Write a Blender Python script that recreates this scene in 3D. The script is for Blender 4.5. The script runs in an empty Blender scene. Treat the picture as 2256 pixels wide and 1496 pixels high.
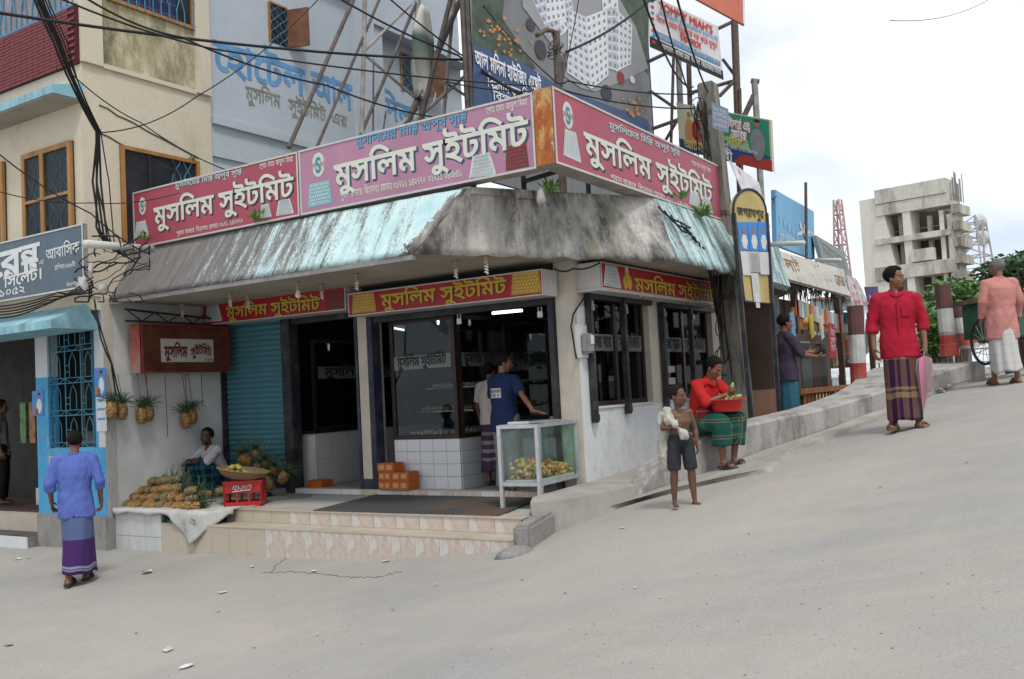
import bpy, bmesh, math, random
from math import sin, cos, pi, radians, sqrt, atan2, exp, log, floor
from mathutils import Vector, Matrix, noise, geometry
random.seed(7)
SC = bpy.context.scene
COL = SC.collection
V = Vector
# ------------------------------------------------------------------ camera
# X runs along the shop's left front, Y along its right front, Z up; metres
ROT = Matrix(((0.8390696, 0.07298508, 0.5391061), (0.54151311, -0.01694783, -0.84052146), (-0.05220885, 0.99718902, -0.05374278)))
FPX, CX, CY = 2083.0, 1128.0, 748.0
EYE = V((0, 0, 1.65))
cam = bpy.data.cameras.new('camera'); cam.sensor_width = 36; cam.lens = 36 * FPX / 2256
cam.clip_start = 0.05; cam.clip_end = 3000
camo = bpy.data.objects.new('camera', cam); COL.objects.link(camo)
camo.matrix_world = Matrix.Translation(EYE) @ ROT.to_4x4()
SC.camera = camo
# ------------------------------------------------------------------ sky and sun
SUN_EL, SUN_AZ = radians(58), radians(-40)     # light from the right and behind the camera
sdir = V((cos(SUN_EL) * cos(SUN_AZ), cos(SUN_EL) * sin(SUN_AZ), sin(SUN_EL)))
world = bpy.data.worlds.new('World'); SC.world = world; world.use_nodes = True
nt = world.node_tree; nt.nodes.clear()
def N(t, **k):
    n = nt.nodes.new(t)
    for a, b in k.items(): setattr(n, a, b)
    return n
wo = N('ShaderNodeOutputWorld'); sky = N('ShaderNodeTexSky', sky_type='NISHITA', sun_disc=False)
sky.sun_elevation = SUN_EL; sky.sun_rotation = pi / 2 - SUN_AZ
b1 = N('ShaderNodeBackground'); b1.inputs[1].default_value = 0.12
b2 = N('ShaderNodeBackground'); b2.inputs[0].default_value = (1, 1, 1, 1)
tc = N('ShaderNodeTexCoord'); mp = N('ShaderNodeMapping'); mp.inputs['Scale'].default_value = (1, 1, 2.2)
nz = N('ShaderNodeTexNoise'); nz.inputs['Scale'].default_value = 2.3; nz.inputs['Detail'].default_value = 7; nz.inputs['Roughness'].default_value = .55
cr = N('ShaderNodeValToRGB'); cr.color_ramp.elements[0].position = .40; cr.color_ramp.elements[0].color = (.72, .72, .72, 1); cr.color_ramp.elements[1].position = .52
nz2 = N('ShaderNodeTexNoise'); nz2.inputs['Scale'].default_value = 3.1; nz2.inputs['Detail'].default_value = 6
cr2 = N('ShaderNodeValToRGB'); cr2.color_ramp.elements[0].position = .36; cr2.color_ramp.elements[0].color = (.66, .74, .86, 1); cr2.color_ramp.elements[1].position = .57; cr2.color_ramp.elements[1].color = (1.02, 1.02, 1.02, 1)
ms = N('ShaderNodeMixShader')
L_ = nt.links.new
L_(tc.outputs['Generated'], mp.inputs['Vector']); L_(mp.outputs[0], nz.inputs['Vector']); L_(mp.outputs[0], nz2.inputs['Vector'])
L_(nz.outputs['Fac'], cr.inputs[0]); L_(nz2.outputs['Fac'], cr2.inputs[0]); L_(cr2.outputs[0], b2.inputs[0])
L_(sky.outputs[0], b1.inputs[0]); L_(cr.outputs[0], ms.inputs[0]); L_(b1.outputs[0], ms.inputs[1]); L_(b2.outputs[0], ms.inputs[2]); L_(ms.outputs[0], wo.inputs[0])
sun = bpy.data.lights.new('sun', 'SUN'); sun.energy = 1.5; sun.angle = radians(11); sun.color = (1, .965, .91)
suno = bpy.data.objects.new('sun', sun); COL.objects.link(suno); suno.rotation_euler = sdir.to_track_quat('Z', 'Y').to_euler()
SC.view_settings.view_transform = 'Standard'; SC.view_settings.look = 'None'; SC.view_settings.exposure = 0.28; SC.view_settings.gamma = 1.0
SC.cycles.max_bounces = 7; SC.cycles.transparent_max_bounces = 12; SC.cycles.caustics_reflective = False; SC.cycles.caustics_refractive = False
SC.cycles.use_denoising = True

# ------------------------------------------------------------------ measuring: photo pixel -> place, given one known plane
def ray(x, y): return (ROT @ V((x - CX, CY - y, -FPX))).normalized()
def atX(x, y, X): r = ray(x, y); return EYE + r * (X / r.x)
def atY(x, y, Y): r = ray(x, y); return EYE + r * (Y / r.y)
def atZ(x, y, Z): r = ray(x, y); return EYE + r * ((Z - EYE.z) / r.z)
def atD(x, y, D): return EYE + (ROT @ V((x - CX, CY - y, -FPX))) * (D / FPX)
def gnd(x, y):
    a = .265 + .17 * x + .1 * y; b = -.02 + .012 * (x + 7) + .06 * (y - 7.37); k = .12; m = max(a, b)
    z = m + k * log(exp((a - m) / k) + exp((b - m) / k)) - .02
    k = .15; c = 1.55; mm = max(-z, -c)
    return -(mm + k * log(exp((-z - mm) / k) + exp((-c - mm) / k)))
def atG(x, y, off=0.0):
    r = ray(x, y); t = 1.0
    while t < 80:
        p = EYE + r * t
        if p.z < gnd(p.x, p.y) + off: break
        t += .02
    return p

# ------------------------------------------------------------------ materials
def lin(c):
    if isinstance(c, str):
        c = c.lstrip('#'); c = [int(c[i:i + 2], 16) / 255 for i in (0, 2, 4)]
        return tuple(x / 12.92 if x <= .04045 else ((x + .055) / 1.055) ** 2.4 for x in c)
    return tuple(c)
MATS = {}; KIDS = {}
class NT:
    def __init__(s, name):
        s.m = bpy.data.materials.new(name); s.m.use_nodes = True; s.t = s.m.node_tree; s.t.nodes.clear()
        s.out = s.n('ShaderNodeOutputMaterial'); s.b = s.n('ShaderNodeBsdfPrincipled'); s.l(s.b.outputs[0], s.out.inputs[0]); s._c = None
    def n(s, t, **k):
        x = s.t.nodes.new(t)
        for a, b in k.items(): setattr(x, a, b)
        return x
    def l(s, a, b): s.t.links.new(a, b)
    def co(s, kind='Object', scale=(1, 1, 1), rot=(0, 0, 0)):
        tc = s.n('ShaderNodeTexCoord'); mp = s.n('ShaderNodeMapping'); mp.inputs['Scale'].default_value = scale; mp.inputs['Rotation'].default_value = rot
        s.l(tc.outputs[kind], mp.inputs[0]); return mp.outputs[0]
    def noise(s, v, scale, detail=4, rough=.55, dist=0):
        x = s.n('ShaderNodeTexNoise'); x.inputs['Scale'].default_value = scale; x.inputs['Detail'].default_value = detail; x.inputs['Roughness'].default_value = rough; x.inputs['Distortion'].default_value = dist
        s.l(v, x.inputs['Vector']); return x.outputs['Fac']
    def ramp(s, f, stops, interp='LINEAR'):
        r = s.n('ShaderNodeValToRGB'); r.color_ramp.interpolation = interp; e = r.color_ramp.elements
        while len(e) < len(stops): e.new(.5)
        for el, (p, c) in zip(e, stops):
            el.position = p; c = lin(c) if not isinstance(c, (int, float)) else (c, c, c); el.color = (*c, 1)
        s.l(f, r.inputs[0]); return r.outputs[0]
    def mix(s, f, a, b, mode='MIX'):
        x = s.n('ShaderNodeMix', data_type='RGBA', blend_type=mode)
        for v, i in ((f, 0), (a, 6), (b, 7)):
            if isinstance(v, (int, float)): x.inputs[i].default_value = v if i == 0 else (v, v, v, 1)
            elif isinstance(v, (tuple, str)): x.inputs[i].default_value = (*lin(v), 1)
            else: s.l(v, x.inputs[i])
        return x.outputs[2]
    def math(s, op, a, b=0.0, c=0.0):
        x = s.n('ShaderNodeMath', operation=op)
        for v, i in ((a, 0), (b, 1), (c, 2)):
            if isinstance(v, (int, float)): x.inputs[i].default_value = v
            else: s.l(v, x.inputs[i])
        return x.outputs[0]
    def sep(s, v):
        x = s.n('ShaderNodeSeparateXYZ'); s.l(v, x.inputs[0]); return x.outputs
    def bump(s, h, strength=.3, dist=.02):
        x = s.n('ShaderNodeBump'); x.inputs['Strength'].default_value = strength; x.inputs['Distance'].default_value = dist
        s.l(h, x.inputs['Height']); s.l(x.outputs[0], s.b.inputs['Normal'])
    def col(s, c):
        if isinstance(c, (tuple, str)): s.b.inputs['Base Color'].default_value = (*lin(c), 1)
        else: s.l(c, s.b.inputs['Base Color'])
    def set(s, **k):
        for a, b in k.items(): s.b.inputs[a.replace('_', ' ')].default_value = b
def mat(name, color, rough=.7, var=.25, scale=6, bump=.0, bscale=40, metal=0, spec=.35, dirt=None, dirt_amt=.5, coord='Object', stretch=(1, 1, 1)):
    """painted or bare surface with uneven tone, optional dirt patches and fine relief"""
    if name in MATS: return MATS[name]
    t = NT(name); v = t.co(coord, stretch); c = lin(color)
    f = t.noise(v, scale, 5)
    lo = tuple(x * (1 - var) for x in c); hi = tuple(min(1, x * (1 + var * .7)) for x in c)
    cc = t.ramp(f, [(.3, lo), (.7, hi)])
    if dirt is not None:
        g = t.noise(v, scale * .45, 7, .68); gm = t.ramp(g, [(.48, 0.0), (.72, dirt_amt)]); cc = t.mix(gm, cc, dirt)
    t.col(cc); t.set(Roughness=rough, Metallic=metal); t.b.inputs['Specular IOR Level'].default_value = spec
    if bump: t.bump(t.noise(v, bscale, 4), bump, .01)
    MATS[name] = t.m; return t.m
def flat(name, color, rough=.6): return mat(name, color, rough, .08, 9)
def emis(name, color, k):
    if name in MATS: return MATS[name]
    t = NT(name); t.col(color); t.b.inputs['Emission Color'].default_value = (*lin(color), 1); t.b.inputs['Emission Strength'].default_value = k
    MATS[name] = t.m; return t.m
def glassmat(name, tint=(.9, .95, .95), refl=.10, rough=.03, haze=0.0):
    if name in MATS: return MATS[name]
    t = NT(name); t.t.nodes.remove(t.b)
    tr = t.n('ShaderNodeBsdfTransparent'); tr.inputs[0].default_value = (*tint, 1)
    gl = t.n('ShaderNodeBsdfGlossy'); gl.inputs['Roughness'].default_value = rough; gl.inputs[0].default_value = (1, 1, 1, 1)
    m = t.n('ShaderNodeMixShader'); m.inputs[0].default_value = refl; t.l(tr.outputs[0], m.inputs[1]); t.l(gl.outputs[0], m.inputs[2]); o = m.outputs[0]
    if haze:
        df = t.n('ShaderNodeBsdfDiffuse'); df.inputs[0].default_value = (.75, .8, .8, 1); m2 = t.n('ShaderNodeMixShader'); m2.inputs[0].default_value = haze
        t.l(o, m2.inputs[1]); t.l(df.outputs[0], m2.inputs[2]); o = m2.outputs[0]
    t.l(o, t.out.inputs[0]); MATS[name] = t.m; return t.m

# ------------------------------------------------------------------ objects
def tag(o, label=None, cat=None, group=None, kind=None):
    if label: o['label'] = label
    if cat: o['category'] = cat
    if group: o['group'] = group
    if kind: o['kind'] = kind
    return o
def thing(name, label, cat, loc=(0, 0, 0), group=None, rotz=0.0):
    o = bpy.data.objects.new(name, None); o.empty_display_size = .1; COL.objects.link(o); o.location = loc; o.rotation_euler = (0, 0, rotz)
    return tag(o, label, cat, group)
def wm(o):
    m = Matrix.LocRotScale(o.location, o.rotation_euler, o.scale)
    return m if o.parent is None else wm(o.parent) @ o.matrix_parent_inverse @ m
def put(me, name, m, parent=None, local=False, loc=None, rot=None):
    """link a mesh as an object; local=False means its vertices are in world metres"""
    if m is not None and not me.materials: me.materials.append(m)
    o = bpy.data.objects.new(name, me); COL.objects.link(o)
    if parent is not None:
        o.parent = parent; KIDS.setdefault(parent.name, []).append(o)
        if not local: o.matrix_parent_inverse = wm(parent).inverted()
    if loc is not None: o.location = loc
    if rot is not None: o.rotation_euler = rot
    return o
class MB:
    def __init__(s): s.v = []; s.f = []; s.uv = []
    def add(s, vs, fs, uvs=None):
        k = len(s.v); s.v += [tuple(p) for p in vs]; s.f += [tuple(i + k for i in f) for f in fs]
        s.uv += [tuple(u) for u in uvs] if uvs is not None else [(0, 0)] * len(vs); return s
    def box(s, x0, x1, y0, y1, z0, z1):
        vs = [(x, y, z) for z in (z0, z1) for y in (y0, y1) for x in (x0, x1)]
        return s.add(vs, [(0, 2, 3, 1), (4, 5, 7, 6), (0, 1, 5, 4), (2, 6, 7, 3), (0, 4, 6, 2), (1, 3, 7, 5)])
    def obox(s, o, a, b, c):
        """box from corner o along vectors a, b, c"""
        o, a, b, c = V(o), V(a), V(b), V(c)
        vs = [o + a * i + b * j + c * k for k in (0, 1) for j in (0, 1) for i in (0, 1)]
        fs = [(0, 2, 3, 1), (4, 5, 7, 6), (0, 1, 5, 4), (2, 6, 7, 3), (0, 4, 6, 2), (1, 3, 7, 5)]
        if a.cross(b).dot(c) < 0: fs = [f[::-1] for f in fs]
        return s.add(vs, fs)
    def bar(s, p, q, w, h=None, up=(0, 0, 1)):
        """square bar from p to q"""
        p, q = V(p), V(q); h = h or w; d = (q - p); up = V(up)
        if abs(d.normalized().dot(up)) > .98: up = V((1, 0, 0))
        x = d.cross(up).normalized() * w; y = x.cross(d).normalized() * h
        return s.obox(p - x / 2 - y / 2, d, x, y)
    def tube(s, path, r, n=8, caps=True, closed=False):
        path = [V(p) for p in path]; m = len(path); rr = r if isinstance(r, (list, tuple)) else [r] * m
        t = (path[1] - path[0]).normalized(); a = t.cross(V((0, 0, 1)))
        if a.length < .1: a = t.cross(V((0, 1, 0)))
        a.normalize(); vs = []
        for i, p in enumerate(path):
            d = (path[min(i + 1, m - 1)] - path[max(i - 1, 0)]); d = d.normalized() if d.length > 1e-9 else t
            a = (a - d * a.dot(d)); a = a.normalized() if a.length > 1e-6 else d.orthogonal().normalized()
            b = d.cross(a); t = d
            vs += [p + (a * cos(2 * pi * j / n) + b * sin(2 * pi * j / n)) * rr[i] for j in range(n)]
        fs = [(i * n + j, i * n + (j + 1) % n, (i + 1) * n + (j + 1) % n, (i + 1) * n + j) for i in range(m - 1) for j in range(n)]
        if caps: fs += [tuple(range(n))[::-1], tuple((m - 1) * n + j for j in range(n))]
        return s.add(vs, fs, [(j / n, i / max(1, m - 1)) for i in range(m) for j in range(n)])
    def rings(s, rings, caps=True):
        """loft through rings (lists of points, same count)"""
        n = len(rings[0]); m = len(rings); vs = [p for r in rings for p in r]
        fs = [(i * n + j, i * n + (j + 1) % n, (i + 1) * n + (j + 1) % n, (i + 1) * n + j) for i in range(m - 1) for j in range(n)]
        if caps: fs += [tuple(range(n))[::-1], tuple((m - 1) * n + j for j in range(n))]
        return s.add(vs, fs, [(j / n, i / max(1, m - 1)) for i in range(m) for j in range(n)])
    def lathe(s, prof, o=(0, 0, 0), n=24, caps=True, ax=None):
        o = V(o); R3 = V((0, 0, 1)).rotation_difference(V(ax)).to_matrix() if ax else Matrix.Identity(3)
        return s.rings([[o + R3 @ V((r * cos(2 * pi * j / n), r * sin(2 * pi * j / n), z)) for j in range(n)] for r, z in prof], caps)
    def ell(s, c, r, n=14, m=9, R3=None):
        c = V(c); R3 = R3 or Matrix.Identity(3); rg = []
        for i in range(m + 1):
            a = -pi / 2 + pi * (i / m) * .994 + .003 * pi
            rg.append([c + R3 @ V((r[0] * cos(a) * cos(2 * pi * j / n), r[1] * cos(a) * sin(2 * pi * j / n), r[2] * sin(a))) for j in range(n)])
        return s.rings(rg)
    def cap(s, p, q, r0, r1, n=12, flat0=False, flat1=False):
        """tapered capsule"""
        p, q = V(p), V(q); d = q - p; L = d.length
        if L < 1e-6: return s.ell(p, (r0,) * 3)
        R3 = V((0, 0, 1)).rotation_difference(d).to_matrix(); pr = []
        if flat0: pr.append((r0, 0))
        else: pr += [(r0 * cos(a), r0 * sin(a)) for a in (-1.5, -1.1, -.7, -.35)]
        pr += [(r0 + (r1 - r0) * t, L * t) for t in (0, .33, .66, 1)]
        if not flat1: pr += [(r1 * cos(a), L + r1 * sin(a)) for a in (.35, .7, 1.1, 1.5)]
        return s.rings([[p + R3 @ V((a * cos(2 * pi * j / n), a * sin(2 * pi * j / n), z)) for j in range(n)] for a, z in pr])
    def poly(s, pts, ext):
        """flat outline pushed along ext"""
        pts = [V(p) for p in pts]; e = V(ext); n = len(pts)
        nr = geometry.normal(pts)
        if nr.dot(e) > 0: pts = pts[::-1]
        vs = pts + [p + e for p in pts]
        return s.add(vs, [tuple(range(n)), tuple(range(2 * n - 1, n - 1, -1))] + [(i, n + i, n + (i + 1) % n, (i + 1) % n) for i in range(n)])
    def quad(s, a, b, c, d): return s.add([a, b, c, d], [(0, 1, 2, 3)], [(0, 0), (1, 0), (1, 1), (0, 1)])
    def mesh(s, name, smooth=False):
        me = bpy.data.meshes.new(name); me.from_pydata(s.v, [], s.f)
        if any(u != (0, 0) for u in s.uv):
            ul = me.uv_layers.new(name='UVMap'); li = [0] * len(me.loops); me.loops.foreach_get('vertex_index', li)
            ul.data.foreach_set('uv', [c for i in li for c in s.uv[i]])
        if smooth: me.polygons.foreach_set('use_smooth', [True] * len(me.polygons))
        me.validate(); me.update(); return me
    def build(s, name, m, parent=None, smooth=False, bevel=0.0, local=False, sub=0, loc=None, rot=None):
        me = s.mesh(name, smooth)
        if bevel:
            bm = bmesh.new(); bm.from_mesh(me); bmesh.ops.remove_doubles(bm, verts=bm.verts, dist=1e-5)
            bmesh.ops.bevel(bm, geom=[e for e in bm.edges if len(e.link_faces) == 2 and e.calc_face_angle(0) > .6], offset=bevel, segments=2, affect='EDGES', clamp_overlap=True)
            bm.to_mesh(me); bm.free()
        o = put(me, name, m, parent, local, loc, rot)
        if sub:
            md = o.modifiers.new('sub', 'SUBSURF'); md.levels = sub; md.render_levels = sub
        return o
def baked(mb, mods, name, m, parent=None, local=True, post=None):
    """run modifiers on a mesh and keep the result (used to grow one continuous skin)"""
    me = mb.mesh(name); o = bpy.data.objects.new('tmp', me); COL.objects.link(o)
    for typ, kw in mods:
        md = o.modifiers.new('m', typ)
        for k, v in kw.items(): setattr(md, k, v)
    dg = bpy.context.evaluated_depsgraph_get(); r = bpy.data.meshes.new_from_object(o.evaluated_get(dg))
    bpy.data.objects.remove(o); bpy.data.meshes.remove(me); r.name = name
    if post:
        nm = [v.normal.copy() for v in r.vertices]
        for v, n in zip(r.vertices, nm): v.co = post(v.co, n)
    r.polygons.foreach_set('use_smooth', [True] * len(r.polygons)); r.materials.clear(); r.update()
    return put(r, name, m, parent, local)
def copy_tree(o, parent=None):
    c = o.copy(); COL.objects.link(c); c.parent = parent
    for ch in [x for x in KIDS.get(o.name, [])]: copy_tree(ch, c)
    return c
def jit(a): return random.uniform(-a, a)
def sag(p, q, drop, n=14):
    p, q = V(p), V(q); return [p.lerp(q, t / n) - V((0, 0, drop * 4 * (t / n) * (1 - t / n))) for t in range(n + 1)]
# ------------------------------------------------------------------ lettering: real outlines, filled contour by contour
PRE = 'িেৈ'
CONS = set('কখগঘঙচছজঝঞটঠডঢণতথদধনপফবভমযরলশষসহড়ঢ়য়ৎঅআইঈউঊঋএঐওঔ')
def clusters(s):
    out = []; i = 0
    s = s.replace('\u09af\u09bc', '\u09df').replace('\u09a1\u09bc', '\u09dc')
    while i < len(s):
        if s[i] in CONS:
            c = s[i]; i += 1
            while i + 1 < len(s) and s[i] == '্' and s[i + 1] in CONS: c += s[i:i + 2]; i += 2
            m = ''
            while i < len(s) and '\u09be' <= s[i] <= '\u09cd' or i < len(s) and s[i] in 'ঁৗ': m += s[i]; i += 1
            out.append((c, m))
        else: out.append((s[i], '')); i += 1
    return out
_G = {}
def glyphs(s):
    """contours (list of 2-D point lists) of a plain run at size 1, and its advance"""
    if s in _G: return _G[s]
    def conts(t):
        c = bpy.data.curves.new('t', 'FONT'); c.body = t; c.size = 1; o = bpy.data.objects.new('t', c); COL.objects.link(o)
        dg = bpy.context.evaluated_depsgraph_get(); cu = o.evaluated_get(dg).to_curve(dg, apply_modifiers=False); res = []
        for sp in cu.splines:
            pts = []; bp = sp.bezier_points; n = len(bp)
            for i in range(n):
                a, b = bp[i], bp[(i + 1) % n]
                st = (a.handle_right - a.co).cross(b.co - a.co).length + (b.handle_left - b.co).cross(b.co - a.co).length
                k = 1 if st < 1e-5 else 3
                for j in range(k):
                    t_ = j / k; u = 1 - t_
                    q = a.co * u ** 3 + a.handle_right * 3 * u * u * t_ + b.handle_left * 3 * u * t_ * t_ + b.co * t_ ** 3
                    if not pts or (V((q.x, q.y)) - pts[-1]).length > 1e-4: pts.append(V((q.x, q.y)))
            if len(pts) > 2: res.append(pts)
        o.to_curve_clear() if hasattr(o, 'to_curve_clear') else None
        bpy.data.objects.remove(o); bpy.data.curves.remove(c); return res
    base = conts('|'); bx = min(p.x for c in base for p in c)
    full = conts(s + '|'); mx = sorted(full, key=lambda c: min(p.x for p in c))
    # the bar is the contour most to the right that matches the bar's height
    bar = max(full, key=lambda c: (min(p.x for p in c), max(p.y for p in c)))
    adv = min(p.x for p in bar) - bx
    res = [c for c in full if c is not bar]
    if sum(area(c) for c in res) > 0: res = [c[::-1] for c in res]
    _G[s] = (res, adv); return _G[s]
def layout(s, track=0.0):
    x = 0.0; out = []
    def emit(cs, dx, dy=0, sx=1, sy=1, shear=0):
        for c in cs: out.append([V((p.x * sx + dx + shear * p.y, p.y * sy + dy)) for p in c])
    run = ''
    def flush():
        nonlocal run, x
        if run: g, a = glyphs(run); emit(g, x); x += a; run = ''
    for c, m in clusters(s):
        pre = ''.join(k for k in m if k in PRE); post = ''.join(k for k in m if k not in PRE)
        if 'ো' in post: pre += 'ে'; post = post.replace('ো', 'া')
        if 'ৌ' in post: pre += 'ে'; post = post.replace('ৌ', 'ৗ')
        run += pre
        if '্' not in c: run += c + post; continue
        flush(); ps = c.split('্')
        if ps[0] == 'র' and len(ps) == 2:
            g, a = glyphs(ps[1] + post); emit(g, x)
            sl = [V((-.02, .0)), V((.03, -.02)), V((.17, .14)), V((.13, .17))]; emit([sl[::-1]], x + a - .2, .68); x += a
        elif ps[-1] == 'র':
            g, a = glyphs(ps[0] + post); emit(g, x); sl = [V((0, 0)), V((.1, .09)), V((.34, .02)), V((.36, .07)), V((.1, .15)), V((-.03, .05))]; emit([sl[::-1]], x + .08, -.17); x += a
        else:
            g, a = glyphs(ps[0]); h, b = glyphs(ps[1]); emit(g, x, .22, .85, .66); emit(h, x + .05, -.1, .72, .52); w = max(a * .85, b * .72 + .05)
            if post: q, pa = glyphs('ক' + post); k0, ka = glyphs('ক'); emit(q[len(k0):], x + w - ka); w += pa - ka
            x += w
    flush()
    return out, x
def area(c): return sum(c[i].x * c[(i + 1) % len(c)].y - c[(i + 1) % len(c)].x * c[i].y for i in range(len(c))) / 2
def inside(p, c):
    r = False; n = len(c)
    for i in range(n):
        a, b = c[i], c[i - 1]
        if (a.y > p.y) != (b.y > p.y) and p.x < (b.x - a.x) * (p.y - a.y) / (b.y - a.y) + a.x: r = not r
    return r
def grow(c, d):
    n = len(c); o = []
    for i in range(n):
        e1 = (c[i] - c[i - 1]); e2 = (c[(i + 1) % n] - c[i])
        if e1.length < 1e-7 or e2.length < 1e-7: o.append(c[i]); continue
        e1.normalize(); e2.normalize(); n1 = V((-e1.y, e1.x)); n2 = V((-e2.y, e2.x)); b = n1 + n2
        if b.length < .3: o.append(c[i] + n1 * d); continue
        b.normalize(); o.append(c[i] + b * min(d / max(.35, b.dot(n1)), abs(d) * 1.8) if d > 0 else c[i] + b * d)
    return o
import numpy as np
_CD = {}
def cdt_fill(loops):
    key = tuple(round(c, 5) for l in loops for p in l for c in (p.x, p.y))
    if key in _CD: return _CD[key]
    vs, es = [], []
    for l in loops:
        k = len(vs); vs += [V((p.x, p.y)) for p in l]; es += [(k + i, k + (i + 1) % len(l)) for i in range(len(l))]
    try: ov, _, of, *_ = geometry.delaunay_2d_cdt(vs, es, [], 0, 1e-6, False)
    except Exception: return [], []
    if not of: return [], []
    P = np.array([[p.x, p.y] for p in ov]); T = np.array([t for t in of if len(t) == 3]); C = P[T].mean(axis=1); w = np.zeros(len(C))
    for l in loops:
        a = np.array([[p.x, p.y] for p in l]); b = np.roll(a, -1, axis=0)
        x, y = C[:, 0:1], C[:, 1:2]; ay, by = a[None, :, 1], b[None, :, 1]; cr_ = (b[None, :, 0] - a[None, :, 0]) * (y - ay) - (x - a[None, :, 0]) * (by - ay)
        w += ((ay <= y) & (by > y) & (cr_ > 0)).sum(1) - ((ay > y) & (by <= y) & (cr_ < 0)).sum(1)
    fs = []
    for t, ww in zip(T, w):
        if round(ww) >= 0: continue
        a, b, d = P[t[0]], P[t[1]], P[t[2]]; cr_ = (b[0] - a[0]) * (d[1] - a[1]) - (b[1] - a[1]) * (d[0] - a[0])
        fs.append(tuple(int(q) for q in (t if cr_ > 0 else t[::-1])))
    _CD[key] = ([tuple(p) for p in P], fs); return _CD[key]
def fill(mb, conts, f, bold=0.0, lift=0.0):
    """f(x, y, h) -> world point; outer contours run clockwise"""
    outs = [c for c in conts if area(c) < 0]; holes = [c for c in conts if area(c) > 0]
    for k, c in enumerate(outs):
        hs = [h for h in holes if inside(h[0], c) and len([1 for o2 in outs if o2 is not c and inside(h[0], o2)]) == 0]
        cc = grow(c, bold) if bold else c
        hh = [grow(h, bold) if bold else h for h in hs]; hh = [h for h in hh if area(h) > 1e-5]
        pts2, fs = cdt_fill([cc] + hh)
        z = lift + .0003 * (k % 6)
        vs = [f(p[0], p[1], z) for p in pts2]
        mb.add(vs, fs)
def letter(parent, s, m, o, ux, uy, nrm, width=None, height=None, bold=.02, lift=.004, track=0.0, name='lettering', shadow=None, sh=(.05, -.05), sbold=.03, skew=0.0, arc=0.0):
    """write s from lower-left o, along ux, up uy, in front of the face by lift; width in metres (height then follows unless given)"""
    cs, adv = layout(s, track); ux, uy, nrm, o = V(ux).normalized(), V(uy).normalized(), V(nrm).normalized(), V(o)
    xs = [p.x for c in cs for p in c]; x0, x1 = min(xs), max(xs)
    sx = width / (x1 - x0) if width else height / .62
    sy = height / .62 if height else sx
    def f(x, y, h): 
        xx = (x - x0) + skew * y
        yy = y + arc * (1 - (2 * (x - x0) / (x1 - x0) - 1) ** 2)
        return o + ux * (xx * sx) + uy * (yy * sy) + nrm * h
    if shadow is not None:
        mb = MB()
        fill(mb, cs, lambda x, y, h: f(x + sh[0], y + sh[1], h), bold + sbold, lift)
        put(mb.mesh(name + '_shadow'), name + '_shadow', shadow, parent); lift += .003
    mb = MB(); fill(mb, cs, f, bold, lift)
    return put(mb.mesh(name), name, m, parent)
def shape(parent, name, m, o, ux, uy, nrm, pts, lift=.004, th=0.0):
    """flat printed or cut shape given by 2-D points in metres"""
    ux, uy, nrm, o = V(ux).normalized(), V(uy).normalized(), V(nrm).normalized(), V(o)
    ps = [o + ux * a + uy * b + nrm * lift for a, b in pts]
    mb = MB()
    if th: mb.poly(ps, nrm * th)
    else:
        n3 = geometry.normal(ps); mb.add(ps if n3.dot(nrm) > 0 else ps[::-1], [tuple(range(len(ps)))])
    return put(mb.mesh(name), name, m, parent)
def oval(cx, cy, rx, ry, n=20, a0=0, a1=2 * pi): return [(cx + rx * cos(a0 + (a1 - a0) * i / n), cy + ry * sin(a0 + (a1 - a0) * i / n)) for i in range(n)]
# ------------------------------------------------------------------ surface materials
def m_road():
    t = NT('dusty_concrete_road'); v = t.co('Object')
    a = t.noise(v, .35, 5, .6); b = t.noise(v, 2.6, 6, .65); s = t.noise(v, 70, 3, .6); big = t.noise(t.co('Object', (1, 2.4, 1), (0, 0, .5)), .8, 6, .6)
    c = t.ramp(a, [(.35, (.285, .278, .265)), (.62, (.37, .345, .305))])
    c = t.mix(t.ramp(b, [(.42, 0.0), (.7, .5)]), c, (.34, .335, .325)); c = t.mix(t.ramp(big, [(.5, 0.0), (.72, .45)]), c, (.42, .37, .30))
    c = t.mix(t.ramp(s, [(.56, 0.0), (.68, .38)]), c, (.16, .155, .15)); c = t.mix(t.ramp(s, [(.3, .35), (.40, 0.0)]), c, (.5, .47, .42))
    sk_ = t.noise(t.co('Object', (7, .7, 1), (0, 0, -.95)), 1.1, 5, .6); c = t.mix(t.ramp(sk_, [(.52, 0.0), (.72, .16)]), c, (.29, .285, .275)); c = t.mix(t.ramp(sk_, [(.28, .14), (.44, 0.0)]), c, (.42, .39, .34))
    vo = t.n('ShaderNodeTexVoronoi'); vo.inputs['Scale'].default_value = 26; t.l(v, vo.inputs['Vector'])
    peb = t.ramp(vo.outputs['Distance'], [(.10, 1.0), (.16, 0.0)]); pm = t.ramp(t.noise(v, .5, 3), [(.56, 0.0), (.68, .8)])
    c = t.mix(t.math('MULTIPLY', peb, pm), c, (.12, .12, .13))
    t.col(c); t.set(Roughness=.93); t.b.inputs['Specular IOR Level'].default_value = .15
    t.bump(t.math('ADD', t.noise(v, 40, 5), t.math('MULTIPLY', t.noise(v, 4, 3), 2.0)), .35, .012); return t.m
ROAD = m_road()
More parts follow.
